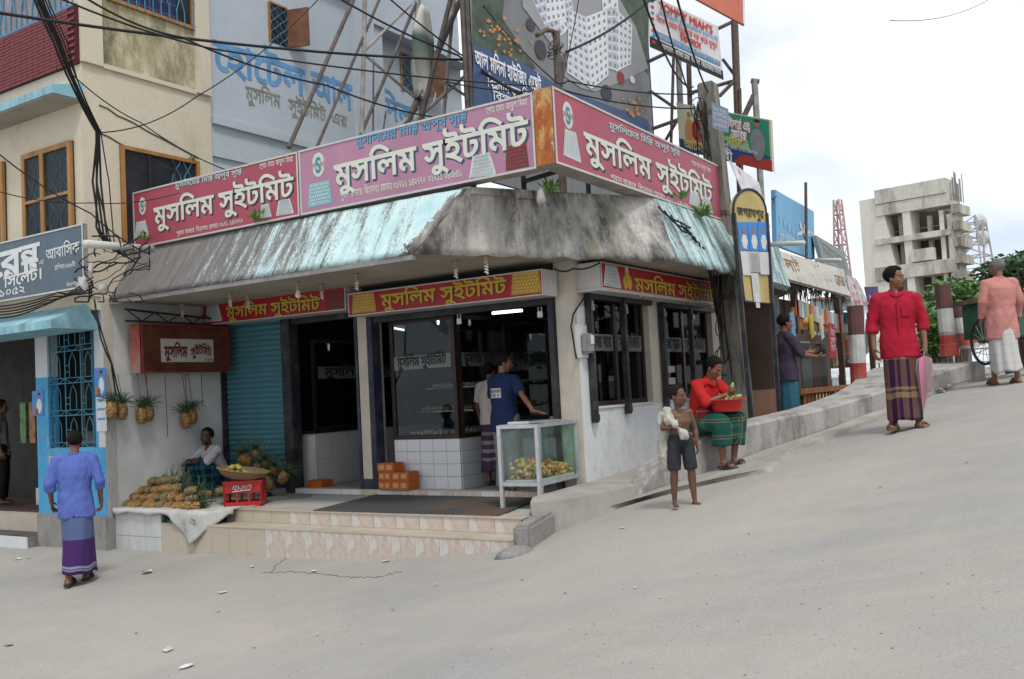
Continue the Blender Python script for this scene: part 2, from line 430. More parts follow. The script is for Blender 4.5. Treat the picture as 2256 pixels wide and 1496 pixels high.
def m_blotch(name, base, light, dark, moss=None, sc=1.0, st=(1, 1, .35), cov=.5):
    """stained weathered plaster: runs of dirt, pale patches, green growth"""
    t = NT(name); v = t.co('Object', st); w = t.co('Object')
    c = t.ramp(t.noise(v, 3 * sc, 7, .65), [(.35, base), (.65, light)])
    c = t.mix(t.ramp(t.noise(v, 1.7 * sc, 8, .72), [(cov - .06, 0.0), (cov + .12, .92)]), c, dark)
    c = t.mix(t.ramp(t.noise(w, 22 * sc, 5, .7), [(.55, 0.0), (.7, .5)]), c, dark)
    if moss: c = t.mix(t.ramp(t.noise(t.co('Object', (1, 1, .5)), 1.1 * sc, 5, .6), [(.55, 0.0), (.72, .75)]), c, moss)
    t.col(c); t.set(Roughness=.92); t.b.inputs['Specular IOR Level'].default_value = .2; t.bump(t.noise(w, 30, 6, .7), .5, .012); return t.m
CONC = m_blotch('weathered_canopy_concrete', (.27, .26, .245), (.54, .52, .475), (.055, .054, .052), (.19, .2, .09), 1.15, (1.3, 1.3, .45), .50)
def m_peel(name, axis, grad, paint=(.40, .61, .64), bare=(.13, .125, .12)):
    """turquoise wash worn off in runs down the slope, more bare towards one end"""
    t = NT(name); st = (5, 1, .55) if axis == 0 else (1, 5, .55); v = t.co('Object', st); w = t.co('Object')
    x = t.sep(w)[axis]; g = t.math('MULTIPLY_ADD', x, grad[0], grad[1])
    n = t.math('ADD', t.noise(v, 2.0, 8, .7), g); fine = t.noise(t.co('Object', (8, 8, 3)), 6, 6, .75); n = t.math('ADD', n, t.math('MULTIPLY', t.math('SUBTRACT', fine, .5), .55))
    bm_ = t.ramp(t.noise(v, 3, 5), [(.3, bare), (.7, tuple(k * 1.7 for k in bare))]); pm = t.ramp(t.noise(w, 5, 5), [(.3, paint), (.7, (.62, .76, .76))])
    c = t.mix(t.ramp(n, [(.46, 0.0), (.63, 1.0)]), bm_, pm)
    if axis == 0:
        zz = t.sep(w)[2]; e = t.math('ADD', t.math('MULTIPLY_ADD', zz, -.72, 2.203), t.math('ADD', x, 5.87)); e = t.math('ADD', e, t.math('MULTIPLY', t.math('SUBTRACT', t.noise(w, 5, 7, .7), .5), .9))
        cc2 = t.ramp(t.noise(t.co('Object', (1.3, 1.3, .45)), 3.4, 7, .65), [(.38, (.06, .058, .055)), (.55, (.24, .23, .215)), (.68, (.48, .46, .42))]); c = t.mix(t.ramp(t.math('ADD', e, .5), [(.30, 0.0), (.33, 1.0)]), c, cc2)
    t.col(c); t.set(Roughness=.88); t.b.inputs['Specular IOR Level'].default_value = .2
    t.bump(n, .5, .01); return t.m
PEEL_A = m_peel('peeling_turquoise_wash', 0, (.085, .68)); PEEL_B = m_peel('flaking_turquoise_wash', 1, (0.0, .06), (.33, .52, .54), (.10, .12, .12))
WHITE = mat('dirty_white_plaster', (.56, .57, .57), .85, .12, 3, .25, 60, dirt=(.27, .26, .24), dirt_amt=.35)
WHITE_B = m_blotch('white_limewash_with_splashes', (.58, .60, .61), (.64, .66, .67), (.42, .42, .41), None, 1.2, (1, 1, .6), .62)
BEIGE = mat('beige_pier_paint', (.50, .455, .385), .8, .12, 4, .2, 50, dirt=(.25, .22, .18), dirt_amt=.3)
SOFFIT = mat('cream_soffit_paint', (.37, .335, .285), .85, .2, 2, .2, 40, dirt=(.22, .2, .17), dirt_amt=.5)
DARK = mat('near_black_wall', (.035, .033, .032), .8, .4, 3)  # near-black uneven tone for interior walls, header and lintel
BLACKFR = mat('black_enamel_frame', (.018, .02, .026), .5, .4, 9, dirt=(.16, .15, .14), dirt_amt=.35)
NAVY = mat('navy_enamel_frame', (.016, .022, .05), .5, .35, 8, dirt=(.2, .19, .17), dirt_amt=.3)
BROWNFR = mat('dark_brown_aluminium', (.03, .018, .013), .35, .25, 10, metal=.3)
SHUT = mat('blue_shutter_paint', (.075, .21, .26), .5, .3, 5, .15, 30, dirt=(.06, .07, .07), dirt_amt=.55, stretch=(.6, 1, 6))
TILEW = mat('white_glazed_tile', (.60, .62, .64), .22, .06, 5, dirt=(.42, .42, .42), dirt_amt=.35)
TILEV = mat('white_veined_tile', (.52, .53, .53), .3, .2, 2.4, dirt=(.22, .22, .22), dirt_amt=.55, stretch=(1, 1, .35))
GROUT = mat('grey_grout', (.2, .19, .18), .9, .3, 20)
TILEB = mat('beige_step_tile', (.47, .41, .33), .45, .12, 4, dirt=(.28, .23, .18), dirt_amt=.5)
def m_marb():
    t = NT('pink_marble_pattern_tile'); v = t.co('Object'); c = t.ramp(t.noise(v, 2.1, 2, .4, 1.2), [(.42, (.54, .51, .47)), (.455, (.46, .37, .31)), (.50, (.52, .44, .38)), (.56, (.48, .39, .33)), (.585, (.55, .52, .48))])
    c = t.mix(t.ramp(t.noise(t.co('Object', (1, 1, .4)), 9, 6, .7), [(.52, 0.0), (.7, .65)]), c, (.26, .2, .15)); t.col(c); t.set(Roughness=.4); return t.m
TILEP = m_marb()
CEM = m_blotch('grey_cement_render', (.22, .215, .205), (.30, .29, .275), (.12, .118, .115), None, 1.5, (1, 1, .7), .58)
KERB = m_blotch('worn_kerb_concrete', (.31, .30, .285), (.42, .40, .375), (.15, .145, .135), None, 1.6, (1, 1, .4), .54)
PAVE = mat('dusty_walkway_cement', (.36, .34, .305), .93, .2, 3, .3, 30, dirt=(.24, .22, .19), dirt_amt=.6)
GLASS = glassmat('clear_window_glass', (.72, .76, .76), .022)
GLASS_D = glassmat('smoked_window_glass', (.40, .42, .42), .03)
# ------------------------------------------------------------------ road, ground
def grid_sheet(name, xs, ys, fz, m):
    mb = MB(); nx, ny = len(xs), len(ys)
    mb.add([(x, y, fz(x, y)) for y in ys for x in xs], [(j * nx + i, j * nx + i + 1, (j + 1) * nx + i + 1, (j + 1) * nx + i) for j in range(ny - 1) for i in range(nx - 1)])
    return tag(mb.build(name, m, smooth=True), kind='structure')
KB = [(-4.32, 9.2), (-4.0, 9.957), (-3.711, 10.898), (-3.224, 11.882), (-2.751, 13.162), (-2.251, 14.533), (-1.55, 16.6), (-1.0, 18.3)]   # foot of the parapet kerb
def kerb_x(y):
    if y <= KB[0][1]: return -5.0
    for (a, b), (c, d) in zip(KB, KB[1:]):
        if y <= d: return a + (c - a) * (y - b) / (d - b)
    return KB[-1][0]
def road_z(x, y):
    n = noise.noise(V((x * .5, y * .5, 0))) * .018 + noise.noise(V((x * 1.9, y * 1.9, 3))) * .006
    return gnd(x, y) + n
xs = [-60, -45, -32, -24, -19, -16] + [-14 + .2 * i for i in range(81)] + [3, 4.5, 7, 10, 14, 20]
ys = [-14, -9, -6, -4, -2, 0] + [1 + .2 * i for i in range(32)] + [7.4, 7.62, 7.8, 8.0, 8.2, 8.4, 8.6, 8.8, 9.0] + [9.2 + .3 * i for i in range(31)] + [20, 24, 30, 40, 60]
def edge_x(y): return -99 if y < 7.65 else -5.3 if y < 9.2 else kerb_x(y) - .05
mb = MB(); nx = len(xs)
mb.add([(max(x, edge_x(y)), y, road_z(max(x, edge_x(y)), y)) for y in ys for x in xs], [(j * nx + i, j * nx + i + 1, (j + 1) * nx + i + 1, (j + 1) * nx + i) for j in range(len(ys) - 1) for i in range(nx - 1) if xs[i + 1] > edge_x(ys[j + 1])])
tag(mb.build('road', ROAD, smooth=True), kind='structure')
LOWG = mat('low_riverside_ground', (.19, .17, .13), .95, .3, .5, .3, 10)
mb = MB(); mb.quad((-900, 8.6, -1.9), (900, 8.6, -1.9), (900, 1500, -1.9), (-900, 1500, -1.9)); tag(mb.build('ground', LOWG), kind='structure')
# ------------------------------------------------------------------ the corner sweet shop
XB, YA, XL = -5.05, 9.21, -10.88
shop = thing('corner_shop', 'single storey corner sweet shop with sloping turquoise canopy and tiled steps', 'shop', (-8, 9.2, .4))
def part(mb, name, m, parent=None, **k): return mb.build(name, m, parent or shop, **k)
def bx(name, m, *a, parent=None, bevel=0.0): return MB().box(*a).build(name, m, parent or shop, bevel=bevel)
# floor, landing, steps
bx('floor', mat('interior_floor', (.3, .29, .28), .5, .2, 3), XL, XB - .05, YA - .06, 13.9, .05, .485)
land = bx('landing', mat('landing_cement', (.42, .42, .40), .6, .12, 2, dirt=(.3, .28, .25), dirt_amt=.4), XL, -4.93, 7.735, YA - .06, -.1, .414)
bx('landing_edge', TILEB, -9.0, -4.93, 7.70, 7.97, .41, .421, parent=land)
st2 = bx('lower_step', GROUT, -9.93, -4.75, 7.40, 7.735, -.3, .258)
bx('tread', TILEB, -9.93, -4.80, 7.375, 7.74, .255, .267, parent=st2)
t9 = (-9.93 + 4.75) / 17
def tile_run(parent, x0, x1, n, y, z0, z1, mats, th=.02, gap=.004):
    w = (x1 - x0) / n
    me = {}
    for i in range(n):
        m = mats(i, x0 + (i + .5) * w)
        k = m.name
        if k not in me: me[k] = MB().box(-w / 2 + gap / 2, w / 2 - gap / 2, 0, th, 0, z1 - z0 - gap).mesh('tile'); me[k].materials.append(m)
        o = put(me[k], 'tile', None, parent, loc=(x0 + (i + .5) * w, y + jit(.0015), z0 + gap / 2))
tile_run(land, -9.0, -4.95, 13, 7.714, .267, .410, lambda i, x: TILEB if x < -8.1 else TILEP)
tile_run(st2, -9.93, -4.79, 17, 7.38, -.14, .255, lambda i, x: TILEB if x < -8.25 else TILEP)
wb = bx('tiled_block', GROUT, XL + .02, -9.945, 7.415, 7.73, -.3, .40)
for i, w0 in enumerate((-10.855, -10.60, -10.255)):
    w1 = (-10.604, -10.26, -9.95)[i]
    for z0, z1 in ((-.28, .085), (.09, .402)):
        MB().box(w0, w1, 7.395, 7.416, z0, z1).build('tile', TILEV, wb)
bx('threshold', TILEB, -9.44, -5.31, YA - .075, YA + .1, .42, .492)
tile_run(shop, -9.43, -8.26, 7, YA - .085, .422, .486, lambda i, x: TILEW, .01); tile_run(shop, -7.99, -5.4, 13, YA - .085, .422, .486, lambda i, x: TILEP if i % 4 else TILEW, .01)
# walls and piers
side = bx('side_wall', WHITE, XL - .06, XL, 7.44, 9.3, -.2, 3.15)
for y in (7.93, 8.22, 8.55, 8.82): MB().tube([(XL + .004, y, 2.1), (XL + .005, y + .01, 1.5 + jit(.3))], .004, 5).build('drip_wire', mat('rusty_wire', (.13, .07, .03), .9), side)
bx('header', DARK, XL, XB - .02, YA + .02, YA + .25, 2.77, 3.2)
bx('jamb', BLACKFR, XL + .01, -10.82, YA - .06, YA + .1, .43, 2.79, bevel=.006)
bx('jamb', BLACKFR, -9.62, -9.445, YA - .07, YA + .1, .43, 2.80, bevel=.006)
bx('pier', BEIGE, -8.24, -8.075, YA - .05, YA + .25, .62, 2.80, bevel=.008)
bx('pier_base', NAVY, -8.243, -8.072, YA - .053, YA + .25, .42, .62)
bx('jamb', NAVY, -8.285, -8.242, YA - .06, YA + .1, .42, 2.78); bx('jamb', NAVY, -8.073, -7.985, YA - .06, YA + .1, .42, 2.78, bevel=.006)
bx('jamb', BLACKFR, -5.39, -5.315, YA - .045, YA + .08, .42, 2.68, bevel=.005)
bx('door_head', BLACKFR, -7.985, -5.39, YA - .03, YA + .08, 2.60, 2.70)
bx('door_head', BLACKFR, -9.445, -8.285, YA - .03, YA + .08, 2.70, 2.78)
col = bx('corner_column', BEIGE, -5.314, XB, YA, 9.44, .3, 3.15, bevel=.012)
bx('column_side', WHITE_B, XB - .03, XB + .006, 9.235, 9.43, .42, 2.55, parent=col)
wallb = bx('front_wall', WHITE_B, XB - .2, XB, 9.44, 13.75, .2, 1.39)
bx('sill', WHITE, XB - .2, XB + .02, 9.52, 11.14, 1.39, 1.415, parent=wallb); bx('sill', WHITE, XB - .2, XB + .02, 11.5, 13.36, 1.39, 1.415, parent=wallb)
bx('window_pier', BEIGE, XB - .2, XB, 11.14, 11.50, 1.39, 2.72); bx('end_pier', BEIGE, XB - .2, XB, 13.37, 13.75, 1.39, 3.1)
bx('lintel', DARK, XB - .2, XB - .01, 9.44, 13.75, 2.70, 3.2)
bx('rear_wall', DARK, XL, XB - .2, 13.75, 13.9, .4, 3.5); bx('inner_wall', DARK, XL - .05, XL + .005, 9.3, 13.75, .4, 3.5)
bx('ceiling', mat('dim_ceiling', (.2, .19, .18), .9), XL, XB - .02, YA + .25, 13.75, 3.06, 3.1)
# canopy
Bp = [V((XL, 7.40, 3.075)), V((-5.87, 7.40, 3.06)), V((-4.05, 9.76, 2.985)), V((-4.05, 13.8, 2.98))]
Tp = [V((XL, 7.86, 3.79)), V((-5.39, 7.80, 3.728)), V((-4.40, 10.10, 3.80)), V((-4.40, 13.8, 3.80))]
can = MB().poly([V((p.x, p.y, 3.06)) for p in (V((XL, 7.47, 0)), V((-5.9, 7.47, 0)), V((-4.13, 9.78, 0)), V((-4.13, 13.8, 0)), V((XB, 13.8, 0)), V((XB, YA, 0)), V((XL, YA, 0)))], (0, 0, .05)).build('canopy', SOFFIT, shop)
def fascia(a, b, c, d, m, nu, ragged=0.0, seed=0):
    """sloping fascia between bottom a-b and top d-c with lip; uneven lower edge"""
    mb = MB(); nv = 8; vs = []
    nrm = (b - a).cross(d - a).normalized()
    for j in range(nv + 1):
        for i in range(nu + 1):
            u, v = i / nu, j / nv; p = a.lerp(b, u).lerp(d.lerp(c, u), v)
            p = p + nrm * (.012 * noise.noise(p * 3 + V((seed, 0, 0))) + .006 * noise.noise(p * 11))
            if j == 0 and ragged: p.z += ragged * noise.noise(V((u * nu * .35, seed, 2)))
            vs.append(p)
    fs = [(j * (nu + 1) + i, j * (nu + 1) + i + 1, (j + 1) * (nu + 1) + i + 1, (j + 1) * (nu + 1) + i) for j in range(nv) for i in range(nu)]
    k = len(vs); vs += [p + V((-nrm.x * .07, -nrm.y * .07, .02)) for p in vs[:nu + 1]]
    fs += [(i + 1, i, k + i, k + i + 1) for i in range(nu)]
    mb.add(vs, fs); return mb.build('fascia', m, can, smooth=True)
fascia(Bp[0], Bp[1], Tp[1], Tp[0], PEEL_A, 70, .01, 1); fascia(Bp[1], Bp[2], Tp[2], Tp[1], CONC, 50, .05, 2); fascia(Bp[2], Bp[3], Tp[3], Tp[2], PEEL_B, 50, .04, 3)
# lip below the left run, broken plaster edge at the corner
MB().obox((XL, 7.405, 3.02), (5.0, 0, -.012), (0, .05, 0), (0, 0, .055)).build('lip', CEM, can)
MB().poly([V((p.x, p.y, 3.66)) for p in (Tp[0], Tp[1], Tp[2], Tp[3], V((-5.3, 13.8, 0)), V((-5.3, 9.6, 0)), V((XL, 9.6, 0)))], (0, 0, .06)).build('roof_edge', CONC, can)
MB().box(XL, -5.3, 9.6, 13.9, 3.4, 3.7).build('roof', CONC, shop)
# shutter
sh = thing('roller_shutter', 'blue corrugated roller shutter pulled down beside the dark doorway', 'shutter', (-10.2, YA, .43))
slat = MB(); pr = [(0, 0), (-.012, .012), (-.02, .034), (-.012, .056), (0, .072), (.008, .072), (.008, 0)]
slat.rings([[(x, y, z) for y, z in pr] for x in (-.6, .6)]); sme = slat.mesh('slat'); sme.materials.append(SHUT)
for i in range(31): put(sme, 'slat', None, sh, loc=(-10.22, YA + .03, .555 + i * .0735))
MB().box(-10.82, -9.62, YA + .0, YA + .05, .43, .55).build('bottom_rail', mat('navy_rail', (.03, .05, .09), .5, .3), sh, bevel=.006)
# showcase counter in the right-hand doorway
cnt = thing('tiled_showcase_counter', 'white tiled counter with brown framed glass showcase in shop doorway', 'counter', (-7.4, 9.4, .485))
CX0, CX1, CY0, CY1 = -7.86, -6.83, 9.36, 11.6
MB().box(CX0, CX1, CY0, CY1, .485, 1.10).build('base', GROUT, cnt)
tw = (CX1 - CX0) / 5
tme = MB().box(-tw / 2 + .003, tw / 2 - .003, -.008, .008, .002, .151).mesh('tile'); tme.materials.append(TILEW)
for i in range(5):
    for j in range(4): put(tme, 'tile', None, cnt, loc=(CX0 + tw * (i + .5), CY0 - .002, .485 + j * .1545))
for i in range(10):
    for j in range(4): put(tme, 'tile', None, cnt, loc=(CX1 + .002, CY0 + tw * (i + .5) + .005, .485 + j * .1545), rot=(0, 0, pi / 2))
def frame_rect(parent, o, ux, w, z0, z1, d, m, nrm, name='frame'):
    o = V(o); ux = V(ux); mb = MB(); n = V(nrm)
    for a, b in ((0, d), (w - d, w)): mb.obox(o + ux * a + V((0, 0, z0)) - n * .02, ux * (b - a), n * .04, V((0, 0, z1 - z0)))
    for a, b in ((z0, z0 + d), (z1 - d, z1)): mb.obox(o + ux * d + V((0, 0, a)) - n * .018, ux * (w - 2 * d), n * .036, V((0, 0, b - a)))
    return mb.build(name, m, parent)
def pane(parent, o, ux, w, z0, z1, m=None, nrm=(0, -1, 0)):
    o = V(o); return MB().obox(o + V((0, 0, z0)), V(ux) * w, V(nrm) * .006, V((0, 0, z1 - z0))).build('pane', m or GLASS, parent)
FROST = glassmat('frosted_band', (.55, .57, .57), .03, .2, .13)
def band(parent, o, ux, w, z, nrm, h=.17, txts=('মুসলিম', 'সুইটমিট')):
    o = V(o) + V(nrm) * .012; b = MB().obox(o + V((0, 0, z)), V(ux) * w, V(nrm) * .002, V((0, 0, h))).build('frosted_strip', FROST, parent)
    letter(b, ' '.join(txts), flat('band_letters', (.02, .02, .022)), o + V(ux) * (w * .06) + V((0, 0, z + .045)), ux, (0, 0, 1), nrm, width=w * .86, height=h * .62, bold=.025, lift=.006)
frame_rect(cnt, (CX0, CY0, 0), (1, 0, 0), CX1 - CX0, 1.10, 2.62, .055, BROWNFR, (0, -1, 0)); pane(cnt, (CX0 + .05, CY0, 0), (1, 0, 0), CX1 - CX0 - .1, 1.15, 2.57)
frame_rect(cnt, (CX1, CY0 + .03, 0), (0, 1, 0), 1.1, 1.10, 2.62, .055, BROWNFR, (1, 0, 0)); frame_rect(cnt, (CX1, CY0 + 1.14, 0), (0, 1, 0), 1.1, 1.10, 2.62, .05, BROWNFR, (1, 0, 0))
pane(cnt, (CX1, CY0 + .08, 0), (0, 1, 0), 1.0, 1.15, 2.57, nrm=(1, 0, 0)); pane(cnt, (CX1, CY0 + 1.19, 0), (0, 1, 0), 1.0, 1.15, 2.57, nrm=(1, 0, 0))
band(cnt, (CX0 + .06, CY0, 0), (1, 0, 0), .9, 1.98, (0, -1, 0)); band(cnt, (CX1, CY0 + .09, 0), (0, 1, 0), .98, 1.98, (1, 0, 0)); band(cnt, (CX1, CY0 + 1.2, 0), (0, 1, 0), .98, 1.98, (1, 0, 0))
TRAY = mat('steel_tray', (.35, .35, .35), .3, .2, metal=.8); SWEET = mat('syrup_sweets', (.42, .30, .14), .45, .5, 30); SWEETW = mat('milk_sweets', (.6, .56, .46), .5, .3, 30)
for k, (z, y0) in enumerate(((1.12, 9.5), (1.42, 9.75), (1.72, 10.0))):
    MB().box(CX0 + .06, CX1 - .06, y0, CY1 - .1, z, z + .02).build('shelf', TILEW if k == 0 else TRAY, cnt)
    sw = MB()
    for i in range(16):
        for j in range(22):
            if random.random() < .93: sw.ell((CX0 + .13 + i * .052 + jit(.01), y0 + .06 + j * .075 + jit(.012), z + .045 + jit(.012)), (.026, .026, .022), 7, 5)
    tag(sw.build('sweets', (SWEETW, SWEET, SWEETW)[k], cnt, smooth=True), kind='stuff')
# marble counter inside the left doorway and the glass screen above it
lc = thing('marble_counter', 'veined white marble counter inside the left doorway', 'counter', (-9.3, 10.4, .485))
MB().box(-9.75, -9.36, 9.45, 12.3, .485, 1.2).build('base', TILEV, lc)
for j in range(4):
    for k in (0, 1): MB().box(-9.362, -9.350, 9.452 + j * .7, 10.146 + j * .7, .487 + k * .36, .842 + k * .36).build('slab', TILEV, lc)
MB().box(-9.78, -9.33, 9.4, 12.35, 1.2, 1.24).build('top', BROWNFR, lc)
fr = frame_rect(lc, (-9.4, 9.5, 0), (0, 1, 0), 2.6, 1.24, 2.5, .05, BROWNFR, (1, 0, 0)); pane(lc, (-9.4, 9.55, 0), (0, 1, 0), 2.5, 1.28, 2.45, nrm=(1, 0, 0)); band(lc, (-9.4, 9.6, 0), (0, 1, 0), 2.0, 1.95, (1, 0, 0))
# serving counter to the right inside
rc = thing('serving_counter', 'white topped serving counter inside beside the corner column', 'counter', (-5.8, 10.6, .485))
MB().box(-6.05, -5.33, 10.3, 10.75, .485, 1.26).build('base', TILEW, rc); MB().box(-6.08, -5.31, 10.26, 10.78, 1.26, 1.30).build('top', mat('cream_top', (.55, .52, .48), .3), rc)
# glass screen across the back of the shop, hanging lettering
sc_ = thing('glass_partition', 'glass partition with frosted lettering strip deep inside the shop', 'partition', (-6.2, 12.2, .485))
frame_rect(sc_, (-8.2, 12.2, 0), (1, 0, 0), 2.9, 1.2, 2.7, .06, BROWNFR, (0, -1, 0)); pane(sc_, (-8.14, 12.2, 0), (1, 0, 0), 2.78, 1.26, 2.64); band(sc_, (-8.1, 12.2, 0), (1, 0, 0), 1.35, 1.95, (0, -1, 0)); band(sc_, (-6.7, 12.2, 0), (1, 0, 0), 1.3, 1.95, (0, -1, 0))
MB().box(-8.2, -5.3, 12.15, 12.6, .485, 1.2).build('base', TILEW, sc_)
TUBE = emis('lit_tube', (.85, .95, 1), 2.2); BULB = emis('lit_bulb', (.8, .97, 1), 5.0)
p = atY(1085, 690, 10.9); q = atY(1150, 684, 10.9)
lt = thing('tube_light', 'lit white fluorescent tube under the shop ceiling', 'light', p); MB().tube([p, q], .02, 8).build('tube', TUBE, lt); MB().obox(p + V((0, -.04, .022)), q - p, (0, .08, 0), (0, 0, .05)).build('fitting', TRAY, lt)
p = atY(862, 722, 10.2); q = atY(890, 727, 10.2)
lt = thing('tube_light', 'short lit tube behind the showcase glass by the pier', 'light', p); MB().tube([p, q], .014, 8).build('tube', TUBE, lt); MB().obox(p + V((0, -.03, .02)), q - p, (0, .06, 0), (0, 0, .04)).build('fitting', TRAY, lt)
for (px, py, Y, lab) in ((965, 706, 10.6, 'lit bulb above the showcase corner post'), (1011, 737, 11.2, 'small lit bulb right of the showcase corner post'), (1214, 690, 10.6, 'lit bulb beside the right door jamb')):
    p = atY(px, py, Y); lt = thing('bulb', lab, 'light', p, 'lit bulbs inside the shop'); MB().lathe([(.012, .06), (.016, .04), (.016, -.03), (.008, -.06)], p, 10).build('tube', BULB, lt); MB().tube([p + V((0, 0, .06)), V((p.x, p.y, 3.06))], .004, 5).build('flex', BLACKFR, lt)
# windows of the right front
for k, (y0, y1, lab) in enumerate(((9.50, 11.14, 'dark shop window nearest the corner column with lettering strip'), (11.50, 13.36, 'dark shop window behind the two street vendors with lettering strip'))):
    w = thing('shop_window', lab, 'window', (XB - .1, y0, 1.41), 'windows of the right shop front')
    frame_rect(w, (XB - .1, y0, 0), (0, 1, 0), y1 - y0, 1.412, 2.70, .06, BROWNFR, (1, 0, 0)); mid = (y0 + y1) / 2
    MB().box(XB - .125, XB - .075, mid - .035, mid + .035, 1.47, 2.64).build('mullion', BROWNFR, w)
    pane(w, (XB - .1, y0 + .06, 0), (0, 1, 0), mid - y0 - .1, 1.47, 2.64, GLASS_D, (1, 0, 0)); pane(w, (XB - .1, mid + .04, 0), (0, 1, 0), y1 - mid - .1, 1.47, 2.64, GLASS_D, (1, 0, 0))
    band(w, (XB - .1, y0 + .08, 0), (0, 1, 0), mid - y0 - .14, 2.06, (1, 0, 0), .2, ('পাওয়া', 'যায়')); band(w, (XB - .1, mid + .06, 0), (0, 1, 0), y1 - mid - .14, 2.06, (1, 0, 0), .2, ('সুইটমিট',))
    if k == 1:
        for z in (1.62, 1.78): MB().box(XB - .09, XB - .088, y0 + .35, y0 + .6, z, z + .09).build('notice', flat('pale_paper', (.45, .42, .37)), w)
    # locking bars in front
    for yb, lo in ((y0 - .06, 1.24), (mid - .02, 1.30)):
        b = MB().box(XB + .02, XB + .085, yb - .035, yb + .035, lo, 2.72).build('locking_bar', BLACKFR, w, bevel=.005)
        MB().box(XB + .03, XB + .05, yb + .035, yb + .12, lo + .02, lo + .09).build('hasp', BLACKFR, b)
        lk = MB().box(XB + .09, XB + .11, yb - .02, yb + .025, 2.50, 2.57).build('padlock', mat('brass_padlock', (.3, .26, .2), .4, metal=.7), b); MB().tube([(XB + .1, yb - .012, 2.57), (XB + .1, yb - .012, 2.61), (XB + .1, yb + .017, 2.61), (XB + .1, yb + .017, 2.57)], .004, 6).build('shackle', TRAY, lk)
    MB().box(XB + .015, XB + .07, y0 - .1, y1, 2.64, 2.71).build('head_bar', BLACKFR, w, bevel=.004)
for px, yy_ in ((1190, 690), (1012, 705)):
    p = atY(px, yy_, YA - .04); k = thing('padlock', 'steel padlock hanging from the door head ' + ('near the column' if px > 1100 else 'above the showcase'), 'padlock', p)
    MB().box(p.x - .035, p.x + .035, p.y - .012, p.y + .012, p.z - .05, p.z + .02).build('body', TRAY, k, bevel=.006); MB().tube([p + V(d) for d in ((-.022, 0, .02), (-.022, 0, .07), (.022, 0, .07), (.022, 0, .02))], .006, 6).build('shackle', TRAY, k)
# meter on the column
p = atX(1282, 755, XB + .01); me_ = thing('electricity_meter', 'grey electricity meter on white backboard fixed to the corner column', 'meter', p)
MB().box(XB, XB + .03, p.y - .14, p.y + .1, p.z - .17, p.z + .2).build('backboard', WHITE, me_); MB().box(XB + .03, XB + .12, p.y - .07, p.y + .1, p.z - .12, p.z + .1).build('case', mat('grey_meter_case', (.22, .22, .22), .4), me_, bevel=.02)
MB().box(XB + .12, XB + .125, p.y + .0, p.y + .08, p.z - .02, p.z + .08).build('dial_plate', WHITE, me_)
# bulbs under the canopy
CFL = mat('white_spiral_lamp', (.7, .69, .66), .4, .1); HOLD = mat('brown_lamp_holder', (.32, .25, .16), .6)
for i, (px, py, on) in enumerate(((400, 652, 1), (507, 660, 1), (545, 628, 1), (656, 635, 0), (707, 608, 1), (785, 615, 1), (1003, 580, 1), (1071, 582, 1))):
    Y = (8.35, 8.0)[i % 2] if i < 6 else 8.1; p = atY(px, py, Y); p.z = 2.95; k = thing('spiral_lamp' if on else 'bulb_lamp', ['first', 'second', 'third', '', 'fourth', 'fifth', 'sixth', 'seventh'][i] + ' spiral lamp from the left under the canopy' if on else 'pear shaped bulb among spiral lamps under the canopy', 'lamp', p, 'lamps under the canopy')
    MB().lathe([(.035, .11), (.035, .09), (.022, .085), (.024, .03), (.02, .02)], p, 12).build('holder', HOLD, k, smooth=True)
    if on: MB().tube([p + V((.018 * cos(a * 1.1), .018 * sin(a * 1.1), .02 - a * .0052)) for a in range(20)], .0075, 6).build('tube', CFL, k, smooth=True)
    else: MB().lathe([(.012, .02), (.018, 0), (.036, -.045), (.03, -.07), (.008, -.082)], p, 14).build('glass', CFL, k, smooth=True)
# ------------------------------------------------------------------ shop signs
UX, UY, UZ, NA, NB = V((1, 0, 0)), V((0, 1, 0)), V((0, 0, 1)), V((0, -1, 0)), V((1, 0, 0))
def print_mat(name, c, rough=.45, fade=.12): return mat(name, c, rough, fade, 3, dirt=tuple(min(1, k * .55 + .06) for k in lin(c)), dirt_amt=.35, stretch=(1, 1, .4))
CRIM = print_mat('faded_crimson_print', (.36, .06, .095)); MAUVE = print_mat('sun_faded_mauve_print', (.40, .20, .30)); RED = print_mat('bright_red_print', (.36, .012, .018))
TRIM = mat('aluminium_trim', (.52, .50, .48), .45, .12, 12, metal=.2); LETW = flat('off_white_letters', (.60, .61, .54), .5); SHAD = flat('dark_letter_shadow', (.035, .04, .045)); SHADB = flat('slate_letter_shadow', (.04, .08, .12))
LETP = flat('pale_blue_letters', (.48, .58, .60)); LETB = flat('sky_blue_letters', (.10, .33, .50)); YEL = flat('ochre_yellow_letters', (.52, .36, .04)); TEAL = flat('teal_s', (.02, .26, .33)); PINKM = flat('dull_pink_m', (.42, .25, .28)); PLATE = flat('pale_sweets_print', (.52, .55, .54)); PLATE_D = flat('sweets_shade_print', (.36, .42, .44)); CYANP = flat('cyan_print', (.2, .42, .5))
BOXB = mat('sign_box_metal', (.30, .28, .26), .6, .2, 6, dirt=(.2, .12, .06), dirt_amt=.4)
